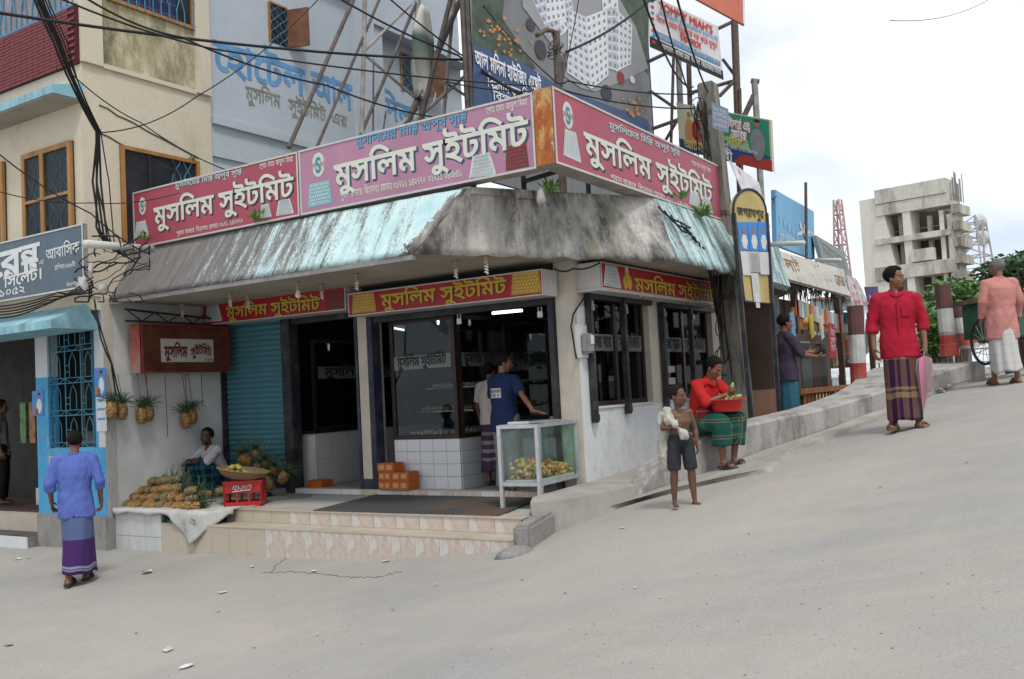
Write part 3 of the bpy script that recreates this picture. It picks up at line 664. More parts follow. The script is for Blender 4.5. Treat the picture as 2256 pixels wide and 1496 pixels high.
def board(t, o, ux, nrm, W, H, depth, face, tilt=0.0, fr=.022, box=None):
    """sign box: face, back box and trim; o lower-left of the face; tilt = rise over the width"""
    o, ux, n = V(o), V(ux), V(nrm); uw = ux * W + V((0, 0, tilt)); up = V((0, 0, H))
    MB().obox(o - n * .004, uw, -n * depth, up).build('box', box or BOXB, t)
    f = MB().obox(o + n * .003, uw, -n * .006, up).build('face', face, t)
    mb = MB(); du = uw.normalized() * fr
    mb.obox(o, uw, n * .012, V((0, 0, fr))); mb.obox(o + up - V((0, 0, fr)), uw, n * .012, V((0, 0, fr))); mb.obox(o + V((0, 0, fr)), du, n * .011, up - V((0, 0, 2 * fr))); mb.obox(o + uw - du + V((0, 0, fr)), du, n * .011, up - V((0, 0, 2 * fr)))
    mb.build('trim', TRIM, t); return f
def msm(par, c, ux, nrm, rx, ry, side=None):
    """round badge with the three letters"""
    b = shape(par, 'badge', flat('badge_disc', (.56, .57, .50)), c, ux, UZ, nrm, oval(0, 0, rx, ry, 28), .006)
    letter(b, 'S', TEAL, V(c) - V(ux) * rx * .36 - UZ * ry * .62, ux, UZ, nrm, width=rx * .72, height=ry * 1.08, bold=.03, lift=.009)
    for s in (-1, 1): letter(b, 'M', PINKM, V(c) + V(ux) * (rx * .62 * s - rx * .28) - UZ * ry * .26, ux, UZ, nrm, width=rx * .56, height=ry * .42, bold=.02, lift=.012)
def heap(par, o, ux, nrm, w, h, kind=0, name='sweets_picture'):
    """printed picture of a plate of sweets"""
    base = {0: PLATE, 1: PLATE, 2: flat('dark_sweets_print', (.10, .05, .05)), 3: flat('golden_sweets_print', (.45, .26, .05)), 4: CYANP}[kind]
    n = 9; top = [(w * (.82 - .64 * i / n), h * (.93 + .07 * (i % 2))) for i in range(n + 1)]
    pts = [(0, h * .05), (w * .98, 0), (w, h * .1)] + top if kind in (0, 1) else [(0, 0), (w, 0), (w * .93, h), (w * .07, h)]
    p = shape(par, name, base, o, ux, UZ, nrm, pts, .006)
    mb = MB(); dot = {0: PLATE_D, 1: PLATE_D, 2: flat('red_sweet_print', (.36, .03, .03)), 3: flat('yellow_sweet_print', (.6, .45, .12)), 4: PLATE}[kind]
    u, nr, oo = V(ux), V(nrm), V(o)
    if kind == 0:
        for i in range(7):
            x0 = w * (.2 + .6 * i / 6); x1 = w * (.06 + .88 * i / 6); mb.add([oo + u * a + UZ * b + nr * .009 for a, b in ((x1 - .004, h * .12), (x1 + .004, h * .12), (x0 + .003, h * .88), (x0 - .003, h * .88))], [(0, 1, 2, 3)])
    else:
        rows = 6; cols = 8
        for j in range(rows):
            for i in range(cols):
                y = h * (.12 + .76 * j / (rows - 1)); k = .78 - .3 * (j / (rows - 1)) * (1 if kind == 1 else .15); x = w * .5 + w * k * ((i + .5 * (j % 2)) / (cols - .5) - .5)
                ps = [oo + u * (x + w * .036 * cos(2 * pi * a / 7)) + UZ * (y + h * .055 * sin(2 * pi * a / 7)) + nr * (.009 + .0003 * ((i + j) % 3)) for a in range(7)]
                mb.add(ps, [tuple(range(7))] if geometry.normal(ps).dot(nr) > 0 else [tuple(range(7))[::-1]])
    put(mb.mesh('sweets_pattern'), 'sweets_pattern', dot, p)
    return p
def put_text(par, s, m, plane, ux, nrm, pl, pr, body, **k):
    """text whose base runs between two measured points on the sign face"""
    a, b = plane(*pl), plane(*pr); d = (b - a)
    return letter(par, s, m, a, d, UZ, nrm, width=d.length, height=body, **k)
NAME = 'মুসলিম সুইটমিট'; SLOG = 'মুসলিমের মিষ্টি অপূর্ব সৃষ্টি'; PROP = 'প্রোঃ মোঃ বাবুল মিয়া'
SY = 7.80
PA = lambda x, y: atY(x, y, SY)
xs_ = PA(660, 400).x
s1 = thing('roof_sign', 'crimson name sign at the left end above the turquoise canopy', 'sign', (-10.0, SY, 3.8), 'large name signs along the canopy top')
zb1 = PA(480, 512).z; board(s1, (-10.86, SY, zb1), UX, NA, xs_ - .012 + 10.86, PA(480, 378).z - zb1, .16, CRIM)
put_text(s1, NAME, LETW, PA, UX, NA, (341, 496), (648, 431), .215, bold=.022, shadow=SHAD, sbold=.014)
put_text(s1, SLOG, LETP, PA, UX, NA, (387, 415), (534, 384), .062, bold=.012, shadow=SHAD, sbold=.012, sh=(.04, -.04)); put_text(s1, PROP, LETW, PA, UX, NA, (573, 372), (647, 355), .055, bold=.01, lift=.006)
put_text(s1, 'পুরান বাজার, বিশ্বনাথ। মোবাঃ ০১৭১-১৪২৭৭০', LETW, PA, UX, NA, (390, 519), (536, 490), .05, bold=.01, lift=.006)
msm(s1, PA(314.5, 454), UX, NA, .075, .115); heap(s1, PA(297, 526), UX, NA, .30, .22, 0); heap(s1, PA(572, 483), UX, NA, .21, .17, 0); heap(s1, PA(609, 478), UX, NA, .29, .19, 1)
s2 = thing('roof_sign', 'sun-faded mauve name sign, widest of the canopy signs, with two phone numbers', 'sign', (-6.5, SY, 3.8), 'large name signs along the canopy top')
zb2 = PA(900, 428).z; board(s2, (xs_ + .008, SY, zb2), UX, NA, -4.615 - xs_ - .008, PA(900, 272).z - zb2, .16, MAUVE)
put_text(s2, NAME, LETW, PA, UX, NA, (739, 412), (1165, 318), .235, bold=.024, shadow=SHADB, sh=(.045, -.045), sbold=.018)
put_text(s2, SLOG, LETB, PA, UX, NA, (785, 322), (1030, 267), .085, bold=.015, shadow=SHAD, sh=(.03, -.035), sbold=.012); put_text(s2, PROP, LETW, PA, UX, NA, (1072, 251), (1163, 231), .058, bold=.01, lift=.006)
put_text(s2, 'পুরান বাজার, বিশ্বনাথ। মোবাঃ ০১৭১১-১৪২৭৭০/ ০১৭১৫-০৮৩৮৪১', LETW, PA, UX, NA, (751, 438), (1018, 388), .07, bold=.012, lift=.006)
msm(s2, PA(702, 363), UX, NA, .10, .14); heap(s2, PA(680, 458), UX, NA, .37, .27, 4); heap(s2, PA(1034, 396), UX, NA, .33, .24, 1); heap(s2, PA(1115, 377), UX, NA, .27, .24, 2)
SX = -4.40
PB = lambda x, y: atX(x, y, SX)
s3 = thing('roof_sign', 'crimson name sign with rusty end panel above the right shop front', 'sign', (SX, 10, 3.8), 'large name signs along the canopy top')
board(s3, (SX, 7.80, 3.795), UY, NB, 4.5, .752, .205, CRIM)
def m_rust():
    t = NT('rusty_orange_panel'); v = t.co('Object', (1, 1, .7)); c = t.ramp(t.noise(v, 7, 7, .7), [(.36, (.30, .07, .015)), (.5, (.38, .13, .03)), (.56, (.46, .27, .10)), (.68, (.50, .36, .17))])
    c = t.mix(t.ramp(t.noise(v, 16, 5, .6), [(.62, 0.0), (.68, .9)]), c, (.45, .44, .42)); t.col(c); t.set(Roughness=.85); t.bump(t.noise(v, 25, 5), .4, .008); return t.m
MB().box(SX - .206, SX - .004, 7.787, 7.794, 3.80, 4.54).build('rusty_end_panel', m_rust(), s3)
put_text(s3, NAME, LETW, PB, UY, NB, (1288, 340), (1569, 447), .225, bold=.022, shadow=SHAD, sbold=.014)
put_text(s3, SLOG, LETP, PB, UY, NB, (1341, 283), (1497, 345), .066, bold=.012, shadow=SHAD, sbold=.012); put_text(s3, PROP, LETW, PB, UY, NB, (1523, 362), (1565, 381), .05, bold=.01, lift=.006)
put_text(s3, 'পুরান বাজার, বিশ্বনাথ। মোবাঃ ০১৭১-১৪২৭৭০', LETW, PB, UY, NB, (1345, 395), (1520, 462), .055, bold=.01, lift=.006)
msm(s3, PB(1250, 254), UY, NB, .105, .135); heap(s3, PB(1240, 345), UY, NB, .36, .30, 0); heap(s3, PB(1517, 450), UY, NB, .42, .2, 0); heap(s3, PB(1545, 462), UY, NB, .4, .2, 0)
# struts that carry the corner of the signs
stt = thing('sign_bracket', 'dark steel legs holding the signs above the canopy corner', 'bracket', (-4.7, 8.0, 3.7))
for x, y in ((-5.5, 8.0), (-5.2, 8.5), (-4.85, 9.3), (-7.5, 7.98), (-9.3, 7.98)): MB().box(x - .02, x + .02, y - .02, y + .02, 3.70, 4.3).build('leg', BLACKFR, stt)
MB().bar((-5.2, 8.5, 3.86), (-4.55, 8.3, 3.86), .04).build('arm', BLACKFR, stt); MB().bar((-5.5, 8.0, 3.86), (-4.7, 7.99, 3.86), .04).build('arm', BLACKFR, stt)
# small red signs below the canopy
RY, RX = 8.86, -4.76
PC = lambda x, y: atY(x, y, RY)
PD = lambda x, y: atX(x, y, RX)
BOXW = mat('white_sign_box', (.50, .49, .47), .5, .12, 5, dirt=(.3, .28, .25), dirt_amt=.3)
def small(lab, o, ux, nrm, W, H, tilt):
    t = thing('shop_sign', lab, 'sign', o, 'small red signs under the canopy'); o = V(o); board(t, o, ux, nrm, W, H, .30, RED, tilt, .014, BOXW)
    return t
r1 = small('small red sign over the blue shutter with picture of dark red sweets', (-10.85, RY, PC(447, 718).z), UX, NA, 2.72, .30, -.015)
put_text(r1, NAME, YEL, PC, UX, NA, (500, 700), (706, 681), .135, bold=.02, lift=.006, shadow=SHAD, sh=(.02, -.025), sbold=.012); heap(r1, PC(452, 712), UX, NA, .36, .24, 1, 'white_sweets_picture'); heap(r1, PC(719, 687), UX, NA, .34, .25, 2)
r2 = small('small red sign over the right-hand doorway with golden sweets at both ends', (-8.09, RY, PC(767, 698).z), UX, NA, 2.85, .288, -.008)
put_text(r2, NAME, YEL, PC, UX, NA, (841, 677), (1117, 645), .145, bold=.02, lift=.006, shadow=SHAD, sh=(.02, -.025), sbold=.012); heap(r2, PC(776, 692), UX, NA, .40, .24, 3); heap(r2, PC(1127, 651), UX, NA, .40, .25, 3)
r3 = small('small red sign on the right shop front with a banana picture', (RX, 9.30, 2.722), UY, NB, 3.6, .302, 0)
put_text(r3, NAME, YEL, PD, UY, NB, (1398, 641), (1576, 664), .15, bold=.02, lift=.006, shadow=SHAD, sh=(.02, -.025), sbold=.012); heap(r3, PD(1329, 631), UY, NB, .44, .26, 1, 'white_sweets_picture')
bn = PD(1382, 634)
for i, (dx, dz, rx, rz, m) in enumerate(((0, .17, .05, .09, LETW), (-.055, .06, .06, .085, YEL), (.05, .06, .06, .085, YEL), (0, .12, .05, .07, YEL))): shape(r3, 'fruit_picture', m, bn + UY * dx + UZ * dz, UY, UZ, NB, oval(0, 0, rx, rz, 14), .006 + .002 * i)
MB().box(XB, RX, 9.29, 9.31, 2.70, 2.722).build('shelf', BOXW, r3); MB().obox((XB, 9.25, 2.70), (.31, 0, 0), (0, 3.68, 0), (0, 0, .018)).build('base_shelf', BOXW, r3)
# old light box on the side wall
lb = thing('light_box_sign', 'old brown and red light box sign hung on the white side wall', 'sign', (XL + .1, 8.3, 2.1))
OB = mat('grimy_brown_acrylic', (.10, .035, .014), .5, .5, 3, dirt=(.02, .014, .01), dirt_amt=.7); OR = mat('faded_red_edge', (.30, .05, .035), .6, .5, 3, dirt=(.35, .3, .26), dirt_amt=.6)
o0 = V((XL + .32, 7.64, 2.13)); MB().box(XL + .1, XL + .32, 7.645, 9.05, 2.135, 2.745).build('box', OB, lb); MB().box(XL + .095, XL + .325, 7.63, 7.646, 2.125, 2.755).build('end_panel', OR, lb)
frame_rect(lb, (XL + .325, 7.63, 0), (0, 1, 0), 1.42, 2.12, 2.76, .03, mat('red_lightbox_trim', (.16, .02, .02), .5, .3), (1, 0, 0))
wp = MB().box(XL + .322, XL + .328, 7.93, 8.78, 2.26, 2.57).build('white_panel', flat('light_box_white', (.45, .42, .40)), lb); LR = flat('maroon_letters', (.12, .012, .012))
letter(wp, 'মুসলিম', LR, (XL + .328, 7.98, 2.33), UY, UZ, NB, width=.36, height=.13, bold=.035, lift=.003); letter(wp, 'সুইটমিট', LR, (XL + .328, 8.40, 2.33), UY, UZ, NB, width=.34, height=.10, bold=.03, lift=.003, arc=.25)
letter(wp, 'প্রোঃ বাবুল মিয়া', flat('black_small_letters', (.02, .02, .02)), (XL + .328, 8.62, 2.275), UY, UZ, NB, width=.15, height=.022, bold=.01, lift=.003)
# lattice bracket above it
br = thing('lattice_bracket', 'black iron lattice bracket above the old light box', 'bracket', (XL + .2, 8.2, 2.8))
MB().bar((XL + .2, 7.5, 2.95), (XL + .2, 9.15, 2.86), .025).build('rail', BLACKFR, br); MB().bar((XL + .2, 7.5, 2.80), (XL + .2, 9.15, 2.79), .025).build('rail', BLACKFR, br)
for i in range(8): MB().bar((XL + .2, 7.55 + .2 * i, 2.80 if i % 2 else 2.93), (XL + .2, 7.75 + .2 * i, 2.93 if i % 2 else 2.80), .014).build('web', BLACKFR, br)
# ------------------------------------------------------------------ yellow corner house with the restaurant
YEL_W = m_blotch('pale_ochre_plaster', (.57, .505, .395), (.61, .545, .43), (.45, .39, .30), None, .7, (1, 1, .6), .6)
MILD = m_blotch('mildewed_ochre_plaster', (.55, .47, .32), (.58, .50, .36), (.13, .12, .06), (.17, .165, .07), .9, (1, 1, .5), .47)
BRICKM = mat('maroon_glazed_brick', (.17, .022, .026), .5, .22, 4, .15, 30); MORT = mat('maroon_mortar', (.07, .012, .014), .8, .2, 8)
BLUEP = mat('blue_grille_enamel', (.06, .22, .36), .5, .25, 8); WOODO = mat('varnished_window_wood', (.34, .17, .05), .5, .3, 5, stretch=(1, 1, .2)); AWN = mat('light_blue_slab_paint', (.25, .47, .55), .8, .2, 3, .2, 30, dirt=(.10, .12, .12), dirt_amt=.7, stretch=(3, 1, 1))
BLUEW = m_blotch('bright_blue_wall_paint', (.06, .27, .50), (.08, .33, .56), (.36, .43, .47), None, 2.4, (1, 1, .5), .62)
yh = thing('yellow_house', 'pale ochre corner house with maroon brick balcony and blue grilles', 'house', (-12, 8, -.2))
YF, YT = 7.10, 7.30
def yb(name, m, *a, parent=None, bevel=0.0): return MB().box(*a).build(name, m, parent or yh, bevel=bevel)
front = yb('front_wall', YEL_W, -18, XL - .02, YF, YF + .2, 2.95, 9.0)
sidew = yb('side_wall', YEL_W, XL - .2, XL, YF + .005, 9.16, 3.12, 9.0)
yb('body', YEL_W, -18, XL - .2, YF + .2, 9.2, 2.95, 9.0)
p0_ = atX(225, 200, XL); p1_ = atX(430, 200, XL); ztop = atX(300, 25, XL).z; zbot = atX(430, 200, XL).z
# framing ribs round the mildewed panel on the side wall
pn = MB().box(XL, XL + .006, p0_.y, p1_.y, zbot, zbot + 1.35).build('mildew_panel', MILD, sidew)
yb('rib', YEL_W, XL, XL + .05, YF, p0_.y, zbot - .05, 9.0, parent=sidew); yb('rib', YEL_W, XL, XL + .05, p1_.y, 9.15, zbot - .03, 9.0, parent=sidew); yb('rib', YEL_W, XL, XL + .035, p0_.y, p1_.y, zbot - .06, zbot, parent=sidew)
# crack line
for seed in (1, 5):
    pts = [V((XL + .004, 7.35 + .13 * i, (5.62 if seed == 1 else 5.25) - .035 * i + .03 * noise.noise(V((i * .7, seed, 0))))) for i in range(13)]; MB().tube(pts, [.010 + .008 * abs(noise.noise(V((i, seed, 3)))) for i in range(13)], 5).build('crack', mat('crack_shadow', (.10, .085, .05), .95), sidew)
def arch_grille(par, o, ux, W, z0, z1, nx, m=None, rows=1, r=.008, n=(0, -1, 0)):
    """bars with pointed arches and bows, one part per bar"""
    o, ux = V(o), V(ux); m = m or BLUEP; P = lambda u, z: o + ux * u + V((0, 0, z))
    h = (z1 - z0) / rows; w = W / nx
    for k in range(rows):
        a = z0 + k * h
        MB().tube([P(0, a), P(W, a)], r, 6).build('rail', m, par); MB().tube([P(0, a + h * .16), P(W, a + h * .16)], r * .8, 6).build('rail', m, par)
        for i in range(nx):
            c = w * (i + .5)
            MB().tube([P(c - w * .48 + w * .96 * t / 10, a + h * .16 - h * .15 * sin(pi * t / 10)) for t in range(11)], r * .8, 5).build('bow', m, par)
            MB().tube([P(c - w * .2, a + h * .16), P(c - w * .2, a + h * .62), P(c - w * .14, a + h * .78), P(c, a + h * .94), P(c + w * .14, a + h * .78), P(c + w * .2, a + h * .62), P(c + w * .2, a + h * .16)], r * .8, 5).build('arch', m, par)
            MB().tube([P(c - w * .48, a), P(c - w * .48, a + h)], r, 6).build('bar', m, par)
            for q in (.35, .55): MB().tube([P(c - w * .48, a + h * q), P(c - w * .2, a + h * q)], r * .7, 5).build('tie', m, par)
def wave_grille(par, o, ux, W, z0, z1, nx, m=None, r=.007):
    o, ux = V(o), V(ux); m = m or BLUEP
    for i in range(nx):
        for s in (-1, 1):
            MB().tube([o + ux * (W * (i + .5) / nx + s * W / nx * .42 * cos(2 * pi * t / 8)) + V((0, 0, z0 + (z1 - z0) * t / 16)) for t in range(17)], r, 5).build('wavy_bar', m, par)
DGL = mat('dim_window_recess', (.02, .022, .026), .4, .5, 4)
# side window, half hidden by the crimson sign
def side_window(y0, y1, z0, z1, lab, curtain=False, grille=True):
    w = MB().box(XL - .05, XL + .012, y0, y1, z0, z1).build('window', DGL, yh); f = .05
    mb = MB(); mb.box(XL + .012, XL + .045, y0, y0 + f, z0, z1); mb.box(XL + .012, XL + .045, y1 - f, y1, z0, z1); mb.box(XL + .012, XL + .044, y0 + f, y1 - f, z1 - f, z1); mb.box(XL + .012, XL + .044, y0 + f, y1 - f, z0, z0 + f); mb.build('frame', WOODO, w)
    if grille: wave_grille(w, (XL + .02, y0 + (y1 - y0) * .62, 0), (0, 1, 0), (y1 - y0) * .3, z0, z1, 2)
    return w
wz = atX(265, 320, XL).z; w1 = side_window(atX(265, 400, XL).y, atX(437, 400, XL).y, 3.75, wz, '')
MB().box(XL + .014, XL + .03, 8.05, 8.09, 3.8, wz - .05).build('sash', BLACKFR, w1); MB().box(XL + .014, XL + .03, 8.45, 8.49, 3.8, wz - .05).build('sash', BLACKFR, w1)
y0_, y1_ = atX(232, 5, XL).y, atX(425, 60, XL).y; zb_ = atX(420, 66, XL).z
w2 = side_window(y0_, y1_, zb_, zb_ + 1.4, '', grille=False)
def m_plaidcurtain():
    t = NT('navy_check_curtain'); v = t.sep(t.co('Object')); a = t.math('FRACT', t.math('MULTIPLY', v[1], 6.0)); b = t.math('FRACT', t.math('MULTIPLY', v[2], 6.0))
    c = t.ramp(a, [(0, (.01, .02, .09)), (.8, (.02, .05, .14)), (.9, (.13, .12, .12))], 'CONSTANT'); c = t.mix(.5, c, t.ramp(b, [(0, (.01, .02, .09)), (.85, (.1, .1, .12))], 'CONSTANT')); t.col(c); t.set(Roughness=.9); return t.m
MB().rings([[V((XL + .022 + .008 * sin(i * 1.9), y0_ + .06 + (y1_ - y0_) * .74 * i / 20, z)) for i in range(21)] for z in (zb_ + .06, zb_ + 1.35)], caps=False).build('curtain', m_plaidcurtain(), w2)
for i in range(11):
    y = y0_ + .05 + (y1_ - y0_ - .1) * i / 10; MB().tube([(XL + .05, y, zb_), (XL + .05, y, zb_ + .2), (XL + .05, y + .05 * (-1) ** i, zb_ + .36), (XL + .05, y, zb_ + .6), (XL + .05, y, zb_ + 1.4)], .008, 6).build('bar', BLUEP, w2)
# brick balcony front
zb0, zb1 = atY(170, 137, YF - .05).z, atY(170, 10, YF - .05).z
par = yb('balcony_wall', MORT, -18, XL - .0, YF - .045, YF, zb0, zb1)
bw, bh = .27, (zb1 - zb0) / 17
bme = MB().box(-bw / 2 + .006, bw / 2 - .006, 0, .02, .003, bh - .005).mesh('brick'); bme.materials.append(BRICKM)
for j in range(17):
    for i in range(9):
        x = XL - .01 - bw * (i + (.5 if j % 2 else 1.0))
        put(bme, 'brick', None, par, loc=(x, YF - .062 + jit(.002), zb0 + bh * j))
gz = zb1 + .02
for i in range(16):
    x = XL - .1 - i * .13; MB().tube([(x, YF - .02, gz), (x, YF - .02, gz + .2), (x - .05 * (-1) ** i, YF - .02, gz + .4), (x, YF - .02, gz + .62), (x, YF - .02, gz + 1.3)], .009, 6).build('balcony_bar', BLUEP, par)
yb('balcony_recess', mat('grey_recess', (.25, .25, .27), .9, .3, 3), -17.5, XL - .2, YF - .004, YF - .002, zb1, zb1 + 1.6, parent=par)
yb('handrail', BLUEP, -18, XL - .02, YF - .035, YF - .005, gz, gz + .03, parent=par)
# upper slab with blue paint
za = atY(100, 215, YF - .45).z
a_, b_ = atY(205, 150, YF - .4), atY(0, 232, YF - .4)
MB().poly([(XL - 4, YF, b_.z + .12), (XL - 4, YF - .42, a_.z - .02), (XL - 4, YF - .42, a_.z - .12), (XL - 4, YF, a_.z - .12)], (4.06, 0, 0)).build('upper_slab', AWN, yh)
yb('slab_soffit', SOFFIT, XL - 4, XL + .04, YF - .40, YF, a_.z - .135, a_.z - .121)
# two front windows
def front_window(pl, pr, pt, pb, name='casement'):
    x0, x1 = atY(pl, (pt + pb) / 2, YF).x, atY(pr, (pt + pb) / 2, YF).x; z1, z0 = atY((pl + pr) / 2, pt, YF).z, atY((pl + pr) / 2, pb, YF).z
    w = MB().box(x0, x1, YF - .02, YF + .02, z0, z1).build('window', DGL, yh); f = .07; mid = x0 + (x1 - x0) * .42
    mb = MB(); mb.box(x0, x0 + f, YF - .06, YF - .02, z0, z1); mb.box(x1 - f, x1, YF - .06, YF - .02, z0, z1); mb.box(x0 + f, x1 - f, YF - .06, YF - .02, z1 - f, z1); mb.box(mid - .04, mid + .04, YF - .062, YF - .02, z0, z1 - f); mb.box(x0 + f, x1 - f, YF - .058, YF - .02, (z0 + z1) / 2 - .03, (z0 + z1) / 2 + .01); mb.build('frame', WOODO, w)
    pane(w, (x0 + f, YF - .035, 0), UX, x1 - x0 - 2 * f, z0, z1 - f, GLASS); wave_grille(w, (x0 + f, YF - .027, 0), UX, x1 - x0 - 2 * f, z0, z1, 4, r=.006)
    return w
front_window(57, 166, 326, 545); front_window(-110, 16, 375, 600)
# --- ground floor: blue wall, columns, grille window, grey plinth
COLW = mat('column_white_paint', (.50, .52, .53), .8, .1, 3, dirt=(.3, .3, .29), dirt_amt=.3)
xl, xm, xr, xc = atY(84, 1050, YT).x, atY(104, 800, YT).x, atY(208, 800, YT).x, XL
zsill, zplin, zblue = atY(150, 987, YT).z, atY(170, 1135, YT).z, atY(90, 832, YT).z
yb('plinth', CEM, xl - .02, XL + .03, YT - .03, 7.46, -.5, zplin, bevel=.02)
bw_ = yb('blue_wall', BLUEW, xl, XL, YT, 7.44, zplin, zsill)
yb('column_foot', BLUEW, xl, xm, YT, YT + .15, zsill, zblue); yb('column', COLW, xl, xm, YT, YT + .15, zblue, 2.95)
zp2 = atY(230, 812, YT).z
yb('column_foot', BLUEW, xr, XL - .13, YT - .004, YT + .14, zsill, zp2); cw = yb('corner_pillar', COLW, xr, XL + .004, YT, 7.44, zsill + .001, 3.12)
yb('pillar_side', BEIGE, XL - .03, XL + .012, YT + .01, 7.44, zp2, 3.1, parent=cw)
yb('lower_pillar_side', m_blotch('peeled_grey_plaster', (.34, .33, .31), (.42, .41, .39), (.15, .15, .145), None, 2, (1, 1, .6), .6), XL - .02, XL + .014, YT + .01, 7.45, -.3, zp2 - .02, parent=cw)
gw = yb('grille_window', mat('pale_room_wall', (.20, .21, .21), .9, .3, 1.5), xm, xr, YT + .5, YT + .55, zsill, 2.95)
yb('inner_shutter', BLUEP, xm + .35, xm + .75, YT + .42, YT + .46, zsill + .1, zsill + 1.7, parent=gw); yb('inner_dark', DGL, xm + .15, xm + .34, YT + .43, YT + .45, zsill + .2, zsill + 1.6, parent=gw); yb('inner_dark', DGL, xm + .1, xr - .1, YT + .44, YT + .46, zsill + 1.75, zsill + 2.2, parent=gw)
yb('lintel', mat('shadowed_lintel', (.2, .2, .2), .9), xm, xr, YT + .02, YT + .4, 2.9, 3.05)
arch_grille(gw, (xm, YT + .03, 0), UX, xr - xm, zsill, 2.9, 3, mat('teal_grille_enamel', (.045, .19, .27), .5, .25, 8), 4)
# lower slab
sl0, sl1 = atY(190, 640, 6.75), atY(190, 690, 6.75)
MB().poly([(-18, 7.1, 3.02), (-18, 6.62, 2.80), (-18, 6.62, 2.70), (-18, 7.28, 2.70)], (18 + atY(190, 632, 7.1).x, 0, 0)).build('lower_slab', AWN, yh)
# dark restaurant interior at the far left, with its steps
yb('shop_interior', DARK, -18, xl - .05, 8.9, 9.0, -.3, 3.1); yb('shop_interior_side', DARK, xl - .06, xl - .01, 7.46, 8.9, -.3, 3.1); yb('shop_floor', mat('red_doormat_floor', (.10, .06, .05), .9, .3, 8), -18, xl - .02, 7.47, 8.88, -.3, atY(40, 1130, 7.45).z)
for k, (yy0, pz, m) in enumerate(((7.45, 1130, TILEW), (7.14, 1195, TILEW))):
    z = (atY(40, 1128, 7.45).z, atY(40, 1180, 7.14).z)[k]
    yb('step', GROUT, -16, xl - .03, yy0 + .015, 7.48, -.5, z - .01); yb('step_tread', (TILEB, mat('green_red_mat', (.09, .08, .075), .9, .4, 7))[k], -16, xl - .03, yy0, 7.48 if k == 0 else 7.46, z - .01, z)
    for i in range(7): MB().box(xl - .035 - .25 * (i + 1) + .004, xl - .035 - .25 * i, yy0, yy0 + .016, -.3, z - .012).build('tile', TILEB if k == 0 else TILEW, yh)
yb('shop_counter', TILEW, xl - 1.6, xl - .12, 8.2, 8.5, -.2, .55)
fg = thing('drinks_fridge', 'glass fronted fridge in the dark shop left of the blue wall', 'fridge', (xl - .6, 8.6, .2)); MB().box(xl - .95, xl - .25, 8.55, 8.9, .2, 1.9).build('cabinet', flat('dim_cabinet', (.12, .12, .12)), fg); pane(fg, (xl - .9, 8.545, 0), UX, .6, .5, 1.85); frame_rect(fg, (xl - .93, 8.54, 0), UX, .66, .45, 1.9, .04, flat('cream_frame', (.3, .28, .25)), (0, -1, 0))
for i in range(6): MB().box(xl - .88, xl - .32, 8.548, 8.552, .55 + i * .2, .7 + i * .2).build('row_of_bottles', mat('bottle_row_%d' % (i % 3), ((.05, .16, .06), (.2, .1, .04), (.1, .1, .13))[i % 3], .4, .6, 20), fg)
mw = thing('white_oven', 'small white oven on the tiled counter behind the blue wall', 'oven', (xl - .45, 8.25, .55)); MB().box(xl - .7, xl - .3, 8.2, 8.5, .55, 1.05).build('body', flat('oven_white', (.42, .42, .41)), mw, bevel=.01); MB().box(xl - .66, xl - .42, 8.194, 8.199, .65, .95).build('door', flat('oven_dark', (.03, .06, .08)), mw)
for i in range(5):
    pk = thing('snack_strip', ('first', 'second', 'third', 'fourth', 'fifth')[i] + ' strip of green and orange snack packets from the left, hung in the left shop', 'packets', (xl - 1.35 + i * .24, 7.9, 1.75), 'snack strips hung in the left shop'); MB().box(xl - 1.42 + i * .24, xl - 1.27 + i * .24, 7.88, 7.92, 1.25, 1.85).build('packets', mat('snack_%d' % (i % 2), ((.06, .16, .03), (.25, .10, .02))[i % 2], .4, .7, 14), pk); MB().tube([(xl - 1.345 + i * .24, 7.9, 1.85), (xl - 1.345 + i * .24, 7.9, 2.69)], .004, 5).build('string', BLACKFR, pk)
# posters on the blue wall
def poster(px0, py0, px1, py1, base, lab, fig=True, txtc=None):
    a, b = atY(px0, py0, YT - .006), atY(px1, py1, YT - .006); W, H = b.x - a.x, a.z - b.z; o = V((a.x, YT - .006, b.z))
    t = thing('poster', lab, 'poster', o, 'posters pasted on the blue wall'); MB().box(o.x, o.x + W, YT - .010, YT - .006, o.z, o.z + H).build('sheet', base, t); o = V((o.x, YT - .0105, o.z))
    if fig:
        for i, (u, v, rx, rz, m) in enumerate(((.62, .38, .24, .3, flat('white_kurta', (.6, .6, .6))), (.62, .78, .1, .1, flat('face_print', (.3, .16, .1))), (.63, .86, .11, .06, flat('hair_print', (.02, .02, .02))), (.2, .2, .14, .16, flat('face_print', (.3, .16, .1))), (.42, .16, .13, .13, flat('maroon_print', (.25, .06, .08))))): shape(t, 'printed_figure', m, o, UX, UZ, NA, oval(W * u, H * v, W * rx, H * rz, 14), .001 + i * .0008)
    for k in range(3 if not fig else 1): shape(t, 'text_line', txtc or flat('pink_print', (.5, .12, .2)), o, UX, UZ, NA, [(W * .12, H * (.9 - k * .28)), (W * .5 if fig else W * .88, H * (.9 - k * .28)), (W * .5 if fig else W * .88, H * (.95 - k * .28)), (W * .12, H * (.95 - k * .28))], .005)
PBL = flat('poster_blue', (.05, .22, .55)); PWH = flat('poster_white', (.5, .53, .55))
poster(71, 862, 97, 915, PBL, 'blue election poster with white clad man on the left column'); poster(208, 812, 234, 872, PBL, 'blue election poster with white clad man beside the hanging pineapples'); poster(212, 875, 236, 950, PWH, 'torn white poster below the blue election poster', False, PBL); poster(176, 995, 196, 1035, PBL, 'small blue election poster on the wall behind the walker'); poster(108, 1005, 133, 1062, flat('yellow_poster', (.5, .42, .2)), 'yellow handbill pasted on the blue wall', False)
